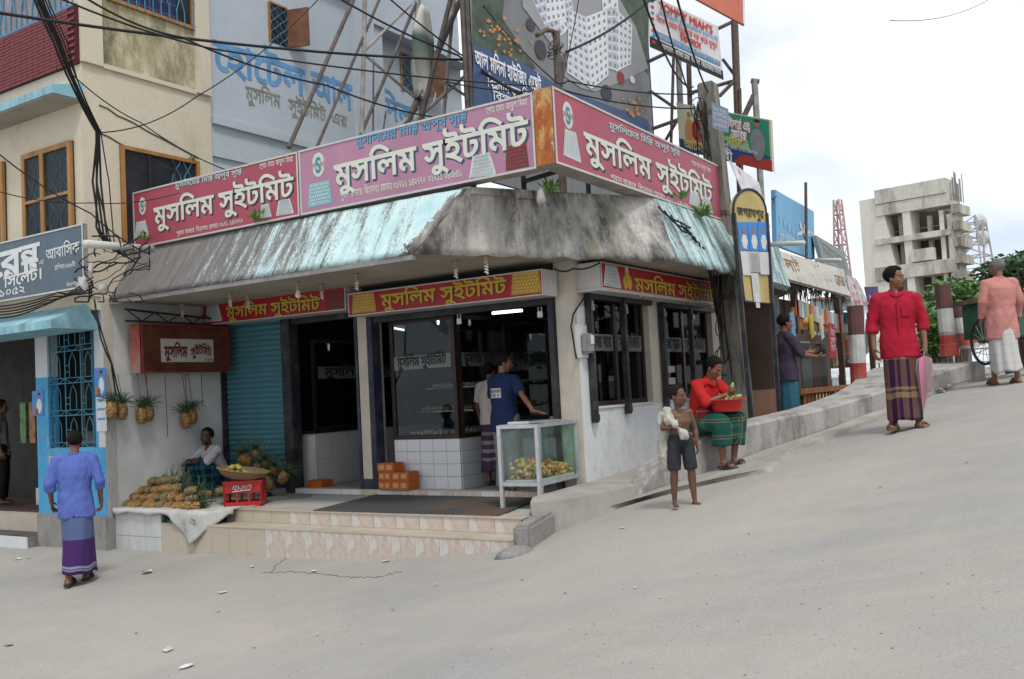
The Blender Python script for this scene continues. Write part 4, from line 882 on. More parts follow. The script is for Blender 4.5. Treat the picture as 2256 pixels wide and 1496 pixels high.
# restaurant sign board
RYP = 6.72
PR = lambda x, y: atY(x, y, RYP)
rs = thing('restaurant_sign', 'slate blue restaurant signboard with white hand lettering, cut by the left edge', 'sign', (-12, RYP, 2.95))
tr, br_ = PR(183, 492), PR(190, 633)
board(rs, (-16, RYP, br_.z), UX, NA, tr.x + 16, tr.z - br_.z, .05, print_mat('slate_blue_board', (.075, .115, .15)), 0, .02)
LWT = flat('sign_white_paint', (.62, .64, .64))
put_text(rs, 'রেস্টুরেন্ট', LWT, PR, UX, NA, (-125, 640), (88, 589), .30, bold=.03, lift=.007); put_text(rs, '(আবাসিক)', LWT, PR, UX, NA, (98, 575), (182, 553), .12, bold=.01, lift=.007); put_text(rs, 'সিলেট।', LWT, PR, UX, NA, (10, 634), (92, 614), .13, bold=.02, lift=.007); put_text(rs, 'ফোনঃ ০৮২১-৭১-৯৪১০৫২', LWT, PR, UX, NA, (-180, 690), (56, 644), .09, bold=.01, lift=.007); put_text(rs, 'স্থাপিতঃ১৯৮৮ইং', LWT, PR, UX, NA, (122, 595), (168, 586), .05, bold=.01, lift=.007); put_text(rs, 'এন্ড', LWT, PR, UX, NA, (88, 583), (98, 580), .05, bold=.0, lift=.007); put_text(rs, 'নিয়ন্ত্রণাধীন', LWT, PR, UX, NA, (148, 632), (174, 626), .035, bold=.005, lift=.007)
# ------------------------------------------------------------------ grey hotel behind
GREYW = m_blotch('pale_blue_grey_paint', (.44, .49, .545), (.47, .52, .575), (.37, .41, .45), None, .5, (1, 1, .3), .62)
XG = -10.95
gh = thing('grey_hotel', 'tall pale blue-grey hotel with faded blue Bengali lettering behind the signs', 'building', (-13, 12, 0))
def gb(name, m, *a, parent=None): return MB().box(*a).build(name, m, parent or gh)
G = lambda x, y: atX(x, y, XG)
gb('wall', GREYW, -20, XG, 9.18, 13.2, 3.2, 16)
yv = G(777, 150).y
gb('wing', GREYW, -20, XG - .25, 13.2, 16.0, 3.2, 16); gb('quoin', GREYW, XG - .3, XG + .06, yv, yv + .55, 3.2, 16)
zl = G(560, 295).z
gb('ledge', GREYW, XG, XG + .10, 9.19, yv, zl - .03, zl + .08); gb('ledge_under', GREYW, XG, XG + .04, 9.19, yv, zl - .5, zl - .03)
z2 = G(860, 60).z; gb('ledge', GREYW, XG - .25, XG + .05, yv + .55, 16.0, z2 - .1, z2 + .0); gb('ledge', GREYW, XG - .25, XG + .05, yv + .55, 16.0, zl - .05, zl + .08); z3 = G(700, 0).z; gb('ledge', GREYW, XG, XG + .12, 9.19, yv, z3 + .25, z3 + .4)
def hotel_window(px0, px1, pt, pb, X, lab, leaf=1):
    y0, y1 = atX(px0, (pt + pb) / 2, X).y, atX(px1, (pt + pb) / 2, X).y; zt, z0 = atX((px0 + px1) / 2, pt, X).z, atX((px0 + px1) / 2, pb, X).z
    w = MB().box(X - .03, X + .008, y0, y1, z0, zt).build('window', DGL, gh); wave_grille(w, (X + .015, y0, 0), UY, y1 - y0, z0, zt, 2)
    MB().box(X, X + .03, y0 - .03, y0, z0, zt).build('frame', WOODO, w); MB().box(X + .0, X + .03, y0, y1, zt, zt + .03).build('frame', WOODO, w)
    MB().obox((X + .01, y1, z0), (.34, .12 * leaf, 0), (0, .03, 0), (0, 0, zt - z0)).build('shutter_leaf', mat('brown_shutter_wood', (.16, .07, .035), .6, .4, 6), w)
hotel_window(594, 632, 15, 98, XG, ''); hotel_window(884, 918, 125, 205, XG - .25, '', 4)
HB = mat('faded_blue_wall_lettering', (.13, .31, .56), .9, .3, 3); HG = mat('worn_khaki_lettering', (.26, .26, .22), .9, .3, 3)
put_text(gh, 'হোটেল', HB, G, UY, NB, (472, 150), (672, 212), .42, bold=.026, lift=.006); put_text(gh, 'আল', HB, G, UY, NB, (688, 213), (776, 243), .42, bold=.026, lift=.006); put_text(gh, 'মদিনা', HB, lambda x, y: atX(x, y, XG - .25), UY, NB, (812, 243), (915, 282), .36, bold=.026, lift=.006)
put_text(gh, 'মুসলিম', HG, G, UY, NB, (541, 218), (618, 238), .2, bold=.012, lift=.006); put_text(gh, 'সুইটমিট', HG, G, UY, NB, (636, 245), (718, 268), .2, bold=.012, lift=.006); put_text(gh, 'এর', HG, G, UY, NB, (732, 270), (765, 281), .18, bold=.012, lift=.006)
# ------------------------------------------------------------------ hoardings on the roof
PIPE = mat('rusting_steel_pipe', (.10, .09, .085), .65, .4, 8, dirt=(.2, .11, .06), dirt_amt=.6, metal=.2); PIPEL = mat('weathered_galvanised_pipe', (.30, .29, .27), .6, .3, 8, dirt=(.15, .1, .07), dirt_amt=.6)
def pipe(par, a, b, r, m=None, name='pipe'): return MB().tube([a, b], r, 8).build(name, m or PIPE, par)
bb = thing('apartment_billboard', 'tall printed billboard showing white apartment blocks and orange flowers', 'billboard', (-7.0, 13, 3.7))
BX = -7.0
Q = lambda x, y: atX(x, y, BX)
y0, y1 = Q(1038, 100).y, Q(1431, 150).y; zb, zt = 4.5, 10.2
o = V((BX, y0, zb)); W, H = y1 - y0, zt - zb
MB().box(BX - .05, BX, y0, y1, zb, zt).build('sheet', print_mat('asphalt_print', (.17, .175, .18)), bb)
frame_rect(bb, (BX - .02, y0 - .03, 0), UY, W + .06, zb, zt, .05, PIPE, (1, 0, 0))
def bshape(name, m, pts, lift): return shape(bb, name, m, (BX, 0, 0), UY, UZ, NB, [(Q(*p).y, Q(*p).z) for p in pts], lift)
bshape('garden_print', mat('dark_green_print', (.06, .09, .06), .6, .5, 4), [(1041, -60), (1120, -60), (1105, 40), (1180, 150), (1160, 170), (1041, 100)], .006)
bshape('garden_print', mat('dark_green_print', (.06, .09, .06)), [(1340, -60), (1428, -60), (1429, 165), (1395, 120), (1380, 60)], .006)
bshape('blue_band', print_mat('navy_print', (.035, .075, .19)), [(1041, 97), (1150, 140), (1240, 195), (1429, 265), (1429, 300), (1300, 330), (1042, 330)], .008)
bshape('courtyard', flat('block_pale_paving', (.30, .30, .31)), [(1150, -60), (1330, -60), (1400, 60), (1427, 150), (1395, 168), (1370, 180), (1310, 202), (1280, 195), (1238, 165), (1246, 140), (1150, 15)], .010)
kf = 0
def tower_print(q, c, nx, ny, rail=True):
    """one face of a printed apartment block with its windows and balcony lines"""
    global kf
    kf += 1; bl_ = .012 + .0012 * kf; cc = {0: (.66, .68, .70), 1: (.46, .48, .53), 2: (.56, .58, .62)}[c]; bshape('printed_facade', flat('facade_%d' % c, cc), q, bl_)
    L = lambda u, v: tuple((q[0][k] * (1 - u) + q[1][k] * u) * (1 - v) + (q[3][k] * (1 - u) + q[2][k] * u) * v for k in (0, 1))
    for i in range(nx):
        for j in range(ny):
            u, v = (i + .25) / nx, (j + .3) / ny; du_, dv_ = .42 / nx, .42 / ny; bshape('printed_window', gw_, [L(u, v), L(u + du_, v), L(u + du_, v + dv_), L(u, v + dv_)], bl_ + .0006)
    if rail:
        for j in range(ny): v = (j + .9) / ny; bshape('printed_balcony', flat('facade_rail', (.74, .75, .77)), [L(0, v), L(1, v), L(1, v + .12 / ny), L(0, v + .12 / ny)], bl_ + .0009)
gw_ = flat('window_print', (.20, .22, .27))
for q, c, nx, ny in (([(1152, -40), (1187, -50), (1240, 74), (1214, 90)], 1, 3, 7), ([(1187, -50), (1205, -60), (1252, 60), (1240, 74)], 0, 2, 6), ([(1197, -60), (1232, -60), (1246, 40), (1203, 50)], 0, 4, 6), ([(1232, -60), (1252, -60), (1262, 30), (1246, 40)], 1, 2, 6), ([(1318, -50), (1352, -60), (1362, 30), (1330, 60)], 0, 3, 6), ([(1352, 18), (1391, 55), (1388, 142), (1355, 158)], 0, 4, 7), ([(1334, 20), (1356, 18), (1358, 157), (1338, 150)], 1, 2, 7), ([(1250, 20), (1288, 38), (1301, 196), (1247, 160)], 2, 4, 9), ([(1288, 38), (1334, 20), (1338, 166), (1301, 196)], 0, 4, 9)): tower_print(q, c, nx, ny)
for i, (x, y, rx, ry, c) in enumerate(((1168, 55, 10, 14, (.05, .05, .06)), (1190, 110, 13, 22, (.05, .045, .05)), (1335, 205, 12, 18, (.045, .045, .06)), (1366, 172, 9, 14, (.25, .04, .04)), (1392, 176, 6, 8, (.6, .6, .62)))): bshape('printed_car', flat('car_print_%d' % i, c), [(x + rx * cos(a * .5), y + ry * sin(a * .5) + rx * .4 * cos(a * .5)) for a in range(12)], .013)
FLW = flat('orange_flower_print', (.52, .24, .10))
for cx, cy, n, s in ((1095, 75, 26, 42), (1120, 110, 14, 40), (1395, 235, 22, 30)):
    for i in range(n):
        x, y = cx + random.gauss(0, .5) * s, cy + random.gauss(0, .5) * s * .8
        if x < 1046 or x > 1425: continue
        r = random.uniform(3.5, 6.5); bshape('printed_flower', FLW, [(x + r * (1 if a % 2 else .4) * cos(a * pi / 6), y + r * (1 if a % 2 else .4) * sin(a * pi / 6)) for a in range(12)], .02 + .0005 * (i % 6))
put_text(bb, 'আল-মদিনা হাউজিং এষ্টেট', flat('billboard_white', (.75, .76, .78)), Q, UY, NB, (1044, 143), (1190, 205), .19, bold=.02, lift=.024); put_text(bb, 'বিশ্বনাথ কুনু মিয়া', flat('billboard_white', (.75, .76, .78)), Q, UY, NB, (1071, 190), (1175, 230), .13, bold=.01, lift=.024); put_text(bb, 'বিশ্বনাথ', flat('billboard_white', (.75, .76, .78)), Q, UY, NB, (1083, 219), (1150, 247), .13, bold=.01, lift=.024)
# posts of the billboard stand on the roof
for y in (y0, y0 + W * .5, y1): pipe(bb, (BX - .1, y, 3.7), (BX - .1, y, zt), .045, name='post')
for y in (y0, y1): pipe(bb, (BX - 1.6, y, 3.7), (BX - .1, y, 7.5), .035, name='stay')
# bare frame of pipes left of it
hf = thing('pipe_scaffold', 'empty scaffold of rusty pipes rising behind the mauve sign', 'scaffold', (-8.2, 10, 3.7))
FX = -8.2
Qf = lambda x, y: atX(x, y, FX)
def on_roof(p, q):   # carry a pipe seen behind the sign down to the roof
    d = q - p; t = (3.7 - p.z) / d.z; e = p + d * t
    if e.y < 8.05: e = p + d * ((8.05 - p.y) / d.y)
    return p, e
for a, b, r, m in (((778, 0), (632, 335), .028, PIPE), ((804, -10), (797, 295), .030, PIPEL), ((835, 0), (797, 90), .02, PIPE), ((1014, 0), (928, 200), .045, PIPE), ((907, 30), (797, 292), .024, PIPE), ((1000, 0), (978, 250), .028, PIPEL), ((919, -10), (930, 262), .05, PIPEL)):
    p, q = Qf(*a), Qf(*b); p, q = on_roof(p + (p - q) * .6, q); pipe(hf, p, q, r, m)
for a, b, r in (((799, 116), (905, 10), .022), ((799, 116), (922, 222), .022), ((865, 292), (920, 240), .022), ((905, 275), (1032, 160), .028), ((978, 180), (1040, 220), .022), ((823, 130), (822, 290), .012), ((850, 245), (845, 285), .012)): pipe(hf, Qf(*a), Qf(*b), r, PIPEL if r > .02 else PIPE, 'brace')
# flag hanging slack on the thick post
fl = thing('flag', 'slack white, orange and green flag hanging on a scaffold post', 'flag', Qf(930, 40))
def m_flag():
    t = NT('faded_flag_cloth'); v = t.sep(t.co('Object')); c = t.ramp(t.math('MULTIPLY_ADD', v[2], .55, -3.3), [(0, (.45, .44, .42)), (.42, (.06, .12, .09)), (.5, (.5, .49, .47)), (.72, (.5, .49, .47)), (.8, (.55, .27, .06))]); t.col(c); t.set(Roughness=.9); return t.m
mb = MB(); rg = []
for j in range(15):
    t_ = j / 14; c = Qf(922 - 6 * t_, 20 + 195 * t_) + V((.09, 0, 0)); w = .05 + .2 * sin(pi * min(1, t_ * 1.05)) ** .8
    rg.append([c + V((.05 * sin(a * 1.3 + j * .4) * (.3 + t_), w * cos(2 * pi * a / 16), .04 * sin(a + j))) + V((.05 * sin(2 * pi * a / 16), 0, 0)) for a in range(16)])
mb.rings(rg).build('cloth', m_flag(), fl, smooth=True); MB().tube([Qf(948, 190), Qf(960, 205), Qf(955, 230)], .012, 6).build('cord', flat('white_cord', (.6, .6, .58)), fl)
# lamp bracket post in front of the billboard
lp = thing('bracket_pole', 'dark pipe with curved lamp bracket and tangled wires above the mauve sign end', 'pole', (-5.6, 9.3, 3.7))
Ql = lambda x, y: atX(x, y, -5.6)
pipe(lp, V((-5.6, Ql(1228, 200).y, 3.7)), Ql(1225, 70), .05, name='post'); MB().tube([Ql(1225, 120), Ql(1226, 85), Ql(1218, 68), Ql(1202, 66), Ql(1183, 78)], .03, 8).build('arm', mat('rusty_arm', (.13, .09, .05), .8), lp); MB().tube([Ql(1236, 190), Ql(1240, 140), Ql(1248, 115)], .025, 7).build('conduit', PIPE, lp)
for i in range(4): MB().tube([Ql(1225 + 12 * cos(a * .5 + i), 95 + i * 7 + 14 * sin(a * .5)) + V((.05 * sin(a + i), 0, 0)) for a in range(12)], .006, 5).build('loose_wire', flat('black_cable', (.012, .012, .013)), lp)
# --- panels to the right, on posts behind the right shop front
def panel(name, lab, cat, corners, D, base, th=.04, group=None):
    """flat board through four measured corners (tl, tr, br, bl) with depths D for left and right"""
    tl, tr_, brr, bl = (atD(*c, d) for c, d in zip(corners, (D[0], D[1], D[1], D[0])))
    t = thing(name, lab, cat, bl, group); n = (tr_ - tl).cross(bl - tl).normalized()
    if n.dot(EYE - tl) < 0: n = -n
    MB().poly([tl, tr_, brr, bl], -n * th).build('sheet', base, t)
    def f(u, v): return bl.lerp(brr, u).lerp(tl.lerp(tr_, u), v)
    return t, f, n
def pshape(t, f, n, name, m, pts, lift):
    ps = [f(u, v) + n * lift for u, v in pts]; mb = MB(); mb.add(ps if geometry.normal(ps).dot(n) > 0 else ps[::-1], [tuple(range(len(ps)))]); return put(mb.mesh(name), name, m, t)
def ptext(t, f, n, s, m, u0, u1, v, body, **k):
    a, b = f(u0, v), f(u1, v); up = (f(u0, v + .1) - f(u0, v)).normalized(); return letter(t, s, m, a, b - a, up, n, width=(b - a).length, height=body, **k)
CLOTH = print_mat('white_banner_cloth', (.62, .63, .65), .8)
RL, BL_, GRN, BLK, WH = flat('print_red', (.5, .05, .04)), flat('print_blue', (.06, .25, .50)), flat('print_green', (.03, .22, .12)), flat('print_black', (.02, .02, .022)), flat('print_white', (.66, .67, .67))
t, f, n = panel('cloth_banner', 'white cloth banner with red and blue lettering and black foot', 'banner', [(1428, -14), (1582, 58), (1594, 176), (1432, 103)], (16.5, 17.2), CLOTH, .012)
pshape(t, f, n, 'black_foot', BLK, [(0, 0), (1, 0), (1, .17), (0, .2)], .006); pshape(t, f, n, 'blue_strip', BL_, [(.05, .24), (.97, .23), (.97, .33), (.05, .36)], .006)
ptext(t, f, n, "TOMMY MIAH'S", RL, .14, .9, .80, .12, bold=.03, lift=.01); ptext(t, f, n, 'HOSPITALITY MANAGEMENT INSTITUTE', BL_, .14, .97, .69, .075, bold=.01, lift=.01); ptext(t, f, n, 'বিদেশ যেতে নিজেকে দক্ষ করে তুলুন', RL, .1, .95, .545, .09, bold=.015, lift=.01); ptext(t, f, n, 'কিভাবে???', RL, .42, .8, .385, .11, bold=.03, lift=.01); ptext(t, f, n, 'যোগাযোগঃ কামিয়া প্লাজা (নীচতলা) জিন্দাবাজার সিলেট', WH, .16, .97, .07, .08, bold=.01, lift=.01); ptext(t, f, n, 'আন্তর্জাতিক মানের প্রশিক্ষণ কেন্দ্র', flat('print_cream', (.6, .55, .4)), .12, .95, .25, .07, bold=.0, lift=.01)
for i in range(8): pshape(t, f, n, 'edge_emblem', (RL, BL_)[i % 2], [(.05 + .025 * cos(a), .12 + i * .11 + .03 * sin(a)) for a in (0, 1, 2, 3, 4, 5)], .008)
tb = [(1428, -14), (1582, 58)]
t, f, n = panel('orange_hoarding', 'salmon orange hoarding corner at the top edge of the picture', 'billboard', [(1400, -110), (1642, -60), (1640, 55), (1528, -6)], (15.6, 15.8), print_mat('salmon_print', (.55, .16, .10)), .05)
ptext(t, f, n, 'বিশেষ তো', flat('grey_print', (.2, .12, .11)), .55, .93, .36, .16, bold=.02, lift=.01); pshape(t, f, n, 'white_edge', WH, [(.97, .02), (1, .02), (1, 1), (.97, 1)], .008)
# posts carrying them
hp = thing('hoarding_post', 'tall bamboo and pipe posts behind the crooked electric pole', 'post', atD(1500, 330, 17.5))
BAM = mat('dark_bamboo', (.12, .09, .075), .7, .4, 10, stretch=(1, 1, 3))
def downto(x, ytop, ybot, D, r, m=None):
    a, b = atD(x[0], ytop, D), atD(x[1], ybot, D); b = a + (b - a) * ((a.z - 3.3) / (a.z - b.z)); return a, b
for (xx, yt, yb_, D, r, m) in (((1494, 1502), 120, 300, 17.6, .06, PIPEL), ((1485, 1478), 90, 330, 17.6, .03, PIPE), ((1517, 1520), 130, 230, 17.6, .05, PIPE), ((1618, 1626), 45, 270, 17.3, .07, BAM), ((1662, 1668), 175, 275, 17.0, .06, PIPEL), ((1630, 1632), 195, 280, 17.2, .03, BAM)):
    a, b = downto(xx, yt, yb_, D, r); pipe(hp, a, b, r, m, 'post')
for a, b, D, r in (((1430, 135), (1620, 45), 17.6, .035), ((1432, 200), (1490, 240), 17.6, .03), ((1592, 130), (1618, 165), 17.4, .03), ((1520, 205), (1618, 178), 17.5, .035), ((1585, 212), (1618, 178), 17.3, .035), ((1434, 285), (1490, 265), 17.6, .035), ((1460, 320), (1495, 260), 17.6, .03), ((1640, 255), (1661, 210), 17.0, .05), ((1655, 178), (1672, 180), 17.0, .05)): pipe(hp, atD(*a, D), atD(*b, D), r, PIPE, 'brace')
t, f, n = panel('tailor_billboard', 'green and cream tailor shop billboard with a suited man printed on it', 'billboard', [(1490, 226), (1697, 264), (1702, 379), (1498, 330)], (16.6, 15.2), print_mat('cream_print', (.50, .50, .36)), .06)
pshape(t, f, n, 'green_field', print_mat('green_print', (.03, .24, .14)), [(.52, .28), (.985, .22), (.985, .975), (.47, .98)], .006); pshape(t, f, n, 'green_glow', flat('light_green_print', (.25, .42, .22)), [(.53, .3), (.8, .27), (.75, .55), (.6, .62)], .008); pshape(t, f, n, 'navy_foot', flat('navy_foot_print', (.03, .06, .16)), [(0, 0), (.6, 0), (.99, .25), (.99, .29), (.3, .36), (.3, .28), (0, .24)], .010); pshape(t, f, n, 'red_foot', flat('red_foot_print', (.36, .04, .03)), [(.60, .0), (1, 0), (1, .22), (.70, .2)], .012)
for i, (cx, cy, rx, ry, m) in enumerate(((.14, .45, .055, .30, flat('saree_orange', (.45, .22, .08))), (.23, .45, .07, .33, flat('saree_red', (.36, .05, .04))), (.29, .42, .035, .28, flat('saree_grey', (.35, .32, .32))), (.14, .80, .022, .06, flat('face_print', (.3, .16, .1))), (.24, .84, .026, .07, flat('face_print', (.3, .16, .1))), (.87, .5, .075, .34, flat('suit_grey', (.20, .21, .22))), (.87, .87, .03, .075, flat('face_print', (.3, .16, .1))), (.87, .93, .032, .035, flat('hair_print', (.02, .02, .02))))): pshape(t, f, n, 'printed_figure', m, [(cx + rx * cos(a * pi / 8), cy + ry * sin(a * pi / 8) * (1 if sin(a * pi / 8) < 0 else .85)) for a in range(16)], .012 + i * .001)
ptext(t, f, n, 'টেইলার্স এন্ড', WH, .54, .80, .70, .13, bold=.03, lift=.014, shadow=RL, sh=(0, 0), sbold=.05); ptext(t, f, n, 'ফেব্রিক্স', WH, .60, .76, .50, .13, bold=.03, lift=.014, shadow=RL, sh=(0, 0), sbold=.05); ptext(t, f, n, 'স্পেশালিস্ট', flat('print_yellow', (.55, .48, .1)), .45, .70, .36, .11, bold=.02, lift=.016); ptext(t, f, n, 'আটম', flat('print_gold', (.5, .42, .15)), .06, .28, .07, .14, bold=.02, lift=.016); ptext(t, f, n, 'নবী', WH, .42, .60, .03, .13, bold=.02, lift=.016); ptext(t, f, n, 'সুন্দর ফিটিংস, সিলেট। ফোনঃ ০১৭১১-৫৬৮৫২৬', WH, .32, .86, .27, .06, bold=.005, lift=.016)
# ------------------------------------------------------------------ electric pole
PX = V((-4.35, 12.44, 0)); ptop = V((-4.50, 12.33, 5.72))
POLE = m_blotch('grey_concrete_pole', (.17, .16, .14), (.25, .235, .205), (.06, .056, .05), None, 2, (2, 2, .3), .52)
pl = thing('electric_pole', 'leaning square concrete electric pole wrapped in black cables', 'pole', (PX.x, PX.y, .7))
a = V((PX.x, PX.y, .3)); mb = MB(); w0, w1 = .165, .115
mb.rings([[c + V((sx * w, sy * w, 0)) for sx, sy in ((-1, -1), (1, -1), (1, 1), (-1, 1))] for c, w in ((a, w0), (a.lerp(ptop, .5), (w0 + w1) / 2), (ptop, w1))]).build('shaft', POLE, pl, bevel=.02)
CAB = flat('black_cable', (.012, .012, .013))
for z in (2.75, 3.9, 5.3): c = a.lerp(ptop, (z - .3) / 5.42); w = w0 + (w1 - w0) * (z - .3) / 5.42 + .008; MB().box(c.x - w, c.x + w, c.y - w, c.y + w, z - .03, z + .03).build('clamp', PIPE, pl)
for i in range(12):
    b = random.random() * 6; pts = []
    for j in range(18):
        t_ = j / 17; c = a.lerp(ptop, .12 + .83 * t_); r = .15 + .07 * sin(b + t_ * 9 + i); an = -2.5 + .9 * sin(i * 1.7 + t_ * 2.2); pts.append(c + V((cos(an) * r, sin(an) * r, 0)))
    MB().tube(pts, .009, 5).build('cable', CAB, pl, smooth=True)
for i in range(9):
    z = (5.35, 5.2, 3.9, 3.8, 2.4, 2.0, 1.9, 4.6, 5.0)[i]; c = a.lerp(ptop, (z - .3) / 5.42) + V((-.1, -.15, 0)); r = random.uniform(.1, .24)
    MB().tube([c + V((r * .5 * cos(k * .62), r * .6 * cos(k * .62 + i), r * sin(k * .62))) for k in range(13)], .007, 5).build('cable_coil', CAB, pl, smooth=True)
t, f, n = panel('pole_sign', 'small faded blue tin sign fixed to the electric pole', 'sign', [(1567, 224), (1604, 240), (1604, 293), (1570, 282)], (12.6, 12.45), print_mat('faded_blue_tin', (.22, .31, .42)), .012)
for i, s in enumerate(('এখানে', 'টি ভাতের ঘর', 'সিকদার বীজ বিতান', 'উত্তর সুরমা')): ptext(t, f, n, s, WH, .1, .92, .12 + .2 * i, .045, bold=.005, lift=.006)
# ------------------------------------------------------------------ overhead wires
def wire(lab, pts, r, grp='overhead wires', drop=.15, name='overhead_wire', m=None):
    path = []
    for p, q in zip(pts, pts[1:]): path += sag(p, q, drop, 16)[(1 if path else 0):]
    o = MB().tube(path, r, 6).build(name, m or CAB, smooth=True); tag(o, lab, 'wire', grp); return o
hub = ptop + V((-.15, -.15, -.15))
J = atD(1030, 132, 13.0)
wire('thick black cable crossing low over the ochre house to the scaffold', [atD(-120, 10, 8.5), J], .016, drop=.1)
wire('thin cable from the top left down past the hotel lettering', [atD(90, -22, 8.5), atD(470, 108, 10), atD(1180, 190, 13)], .010, drop=.05)
wire('cable falling from the top left corner to the mauve sign', [atD(180, -10, 9), atD(400, 82, 10), atD(720, 188, 11.5), atD(985, 262, 12.5)], .011, drop=.06)
wire('black cable running over the hotel from the upper middle', [atD(740, -8, 12), atD(1010, 122, 13), atD(1150, 205, 12.5)], .013, drop=.05)
wire('black cable slanting right across the scaffold', [atD(850, -10, 12), atD(1030, 130, 13)], .011, drop=.03)
wire('cable from the scaffold across the billboard to the bracket pole', [J, atD(1050, 0, 13.2) + V((0, 0, .3))], .010, drop=.03)
wire('thick cable dropping from the scaffold behind the mauve sign', [J, atD(1145, 208, 12.4)], .022, drop=.02)
wire('cable from the bracket pole up to the top edge over the billboard', [atD(1248, 114, 10.8), atD(1430, 2, 12.5), atD(1490, -40, 13)], .016, drop=.06)
wire('thin wire rising steeply from the bracket pole', [atD(1236, 190, 10.8), atD(1262, 70, 11.2), atD(1276, -10, 11.4)], .007, drop=.02)
wire('cable from billboard post to the electric pole, upper of two', [atD(1065, 12, 13), atD(1215, 172, 11), atD(1250, 178, 11), hub], .009, drop=.05)
wire('cable to the electric pole, lower of two, just above the crimson sign', [atD(985, 180, 13), atD(1245, 200, 10.8), hub + V((0, 0, -.2))], .010, drop=.06)
wire('cable from the top edge to the pole head, left of the pair', [atD(1415, -10, 9), hub + V((0, 0, .1))], .012, drop=.25)
wire('cable from the top edge to the pole head, right of the pair', [atD(1490, -10, 9), ptop + V((0, 0, -.12))], .012, drop=.1)
wire('cable from the top edge to the pole head along the banner', [atD(1455, -10, 9.5), atD(1500, 150, 11.5), hub], .010, drop=.1)
wire('hair thin wire high in the pale sky at the right', [atD(1960, 45, 30), atD(2180, -2, 40)], .012, drop=.3)
wire('wire across the ochre side wall rising to the hotel window', [atD(222, 292, 11), atD(430, 215, 12), atD(700, 0, 14)], .008, drop=.1)
wire('wire across the ochre side wall falling to the crimson sign', [atD(160, 165, 10.6), atD(310, 270, 11.3), atD(500, 375, 12.1)], .007, drop=.05)
wire('long thin wire over the restaurant sign', [atD(-20, 325, 10), atD(200, 470, 10.6), atD(330, 560, 11.2)], .008, drop=.05)
wire('wire level across the ochre front under the first floor windows', [atD(-20, 417, 10.4), atD(200, 447, 11.0), atD(395, 425, 11.5)], .006, drop=.05)
# bundle from the top left corner down the corner of the ochre house
for i in range(6):
    pts = [atD(70 + i * 6, -15, 9.6), atD(120 + i * 5 + jit(4), 90, 9.9), atD(158 + i * 3 + jit(4), 180, 10.3), atD(212 + i * 2, 290, 10.9), atD(213 + 9 * (i - 2) * (i % 2), 400, 11.1), atD(212 + i * 8, 500 + 8 * i, 11.1), atD(240 + i * 12, 548 + 6 * i, 11.2)]
    wire('%s strand of the black cable bundle down the ochre house corner' % ('first', 'second', 'third', 'fourth', 'fifth', 'last')[i], pts, .013 if i < 4 else .008, 'cable bundle on the ochre house', .02)
tg = thing('cable_tangle', 'tangle of black cables between the restaurant sign and the turquoise canopy', 'cables', atD(215, 600, 10.9))
for i in range(26):
    x, y = random.uniform(185, 300), random.uniform(545, 655); D = 10.75 + random.random() * .25; pts = [atD(x, y, D)]; an = random.random() * 6
    for k in range(9): an += jit(.8); x += 13 * cos(an); y += 9 * sin(an) + (230 - x) * .02; x = min(max(x, 165), 330); y = min(max(y, 520), 665); pts.append(atD(x, y, D + jit(.05)))
    MB().tube(pts, random.choice((.005, .007, .01)), 5).build('cable', CAB, tg, smooth=True)
RAG = mat('dirty_plastic_rag', (.45, .44, .42), .6, .4, 9)
def crumple(name, lab, c, r, m, cat='plastic bag', grp=None, sq=1.0):
    mb = MB(); mb.ell((0, 0, 0), (r, r, r * sq), 12, 8); me = mb.mesh(name, True); s = random.random() * 50
    for v in me.vertices: v.co *= 1 + .45 * noise.noise(v.co * (2.2 / r) + V((s, 0, 0)))
    o = put(me, name, m, loc=c); return tag(o, lab, cat, grp)
crumple('plastic_rag', 'torn white plastic rag caught in the cables under the sign edge', atD(182, 628, 10.7), .055, RAG, sq=1.8); crumple('plastic_rag', 'grey plastic rag caught in the cables above the white pillar', atD(228, 636, 10.85), .06, RAG); crumple('plastic_rag', 'small white rag hanging right of the restaurant sign', atD(200, 592, 10.8), .028, RAG, sq=2.5)
for i in range(5):
    wire(('first', 'second', 'third', 'fourth', 'fifth')[i] + ' black cable from the left running over the restaurant sign foot', [atD(-15, 700 - i * 6, 9.9), atD(80 + i * 12, 680 - 9 * i, 10.2), atD(205, 610 + 8 * i, 10.8)], .009, 'cables over the restaurant sign', .03)
wire('cable hanging down the white pillar to the hanging pineapples', [atD(208, 660, 10.9), atD(222, 745, 10.9), atD(245, 800, 10.95), atD(256, 870, 11.1)], .011, 'cables on the white pillar', .02); wire('second cable beside it down the white pillar', [atD(212, 690, 10.9), atD(248, 805, 10.95), atD(268, 890, 11.2)], .009, 'cables on the white pillar', .02)
wire('brown wire looped down the corner column to the meter', [atX(1340, 575, -4.9), atX(1263, 692, XB + .02), atX(1258, 720, XB + .02), atX(1270, 790, XB + .02)], .010, 'wires on the corner column', .0)
wire('black wire sagging between the two red signs at the corner', [atD(1222, 592, 10.3), atD(1262, 592, 10.2), atD(1322, 578, 10.3)], .010, 'wires on the corner column', .03)
pp = thing('drain_pipe', 'white plastic drain pipe poking over the canopy end by the restaurant sign', 'pipe', atD(260, 543, 10.8)); MB().tube([atD(187, 537, 10.3), atD(335, 549, 11.5)], .045, 14).build('tube', mat('white_pvc', (.55, .54, .5), .4, .1, 4, dirt=(.3, .28, .24), dirt_amt=.4), pp, smooth=True)
crumple('plastic_bag', 'limp grey plastic bag hanging on the canopy corner', atD(1192, 436, 9.05), .042, mat('grey_plastic', (.3, .29, .28), .4, .3, 9), sq=1.9)
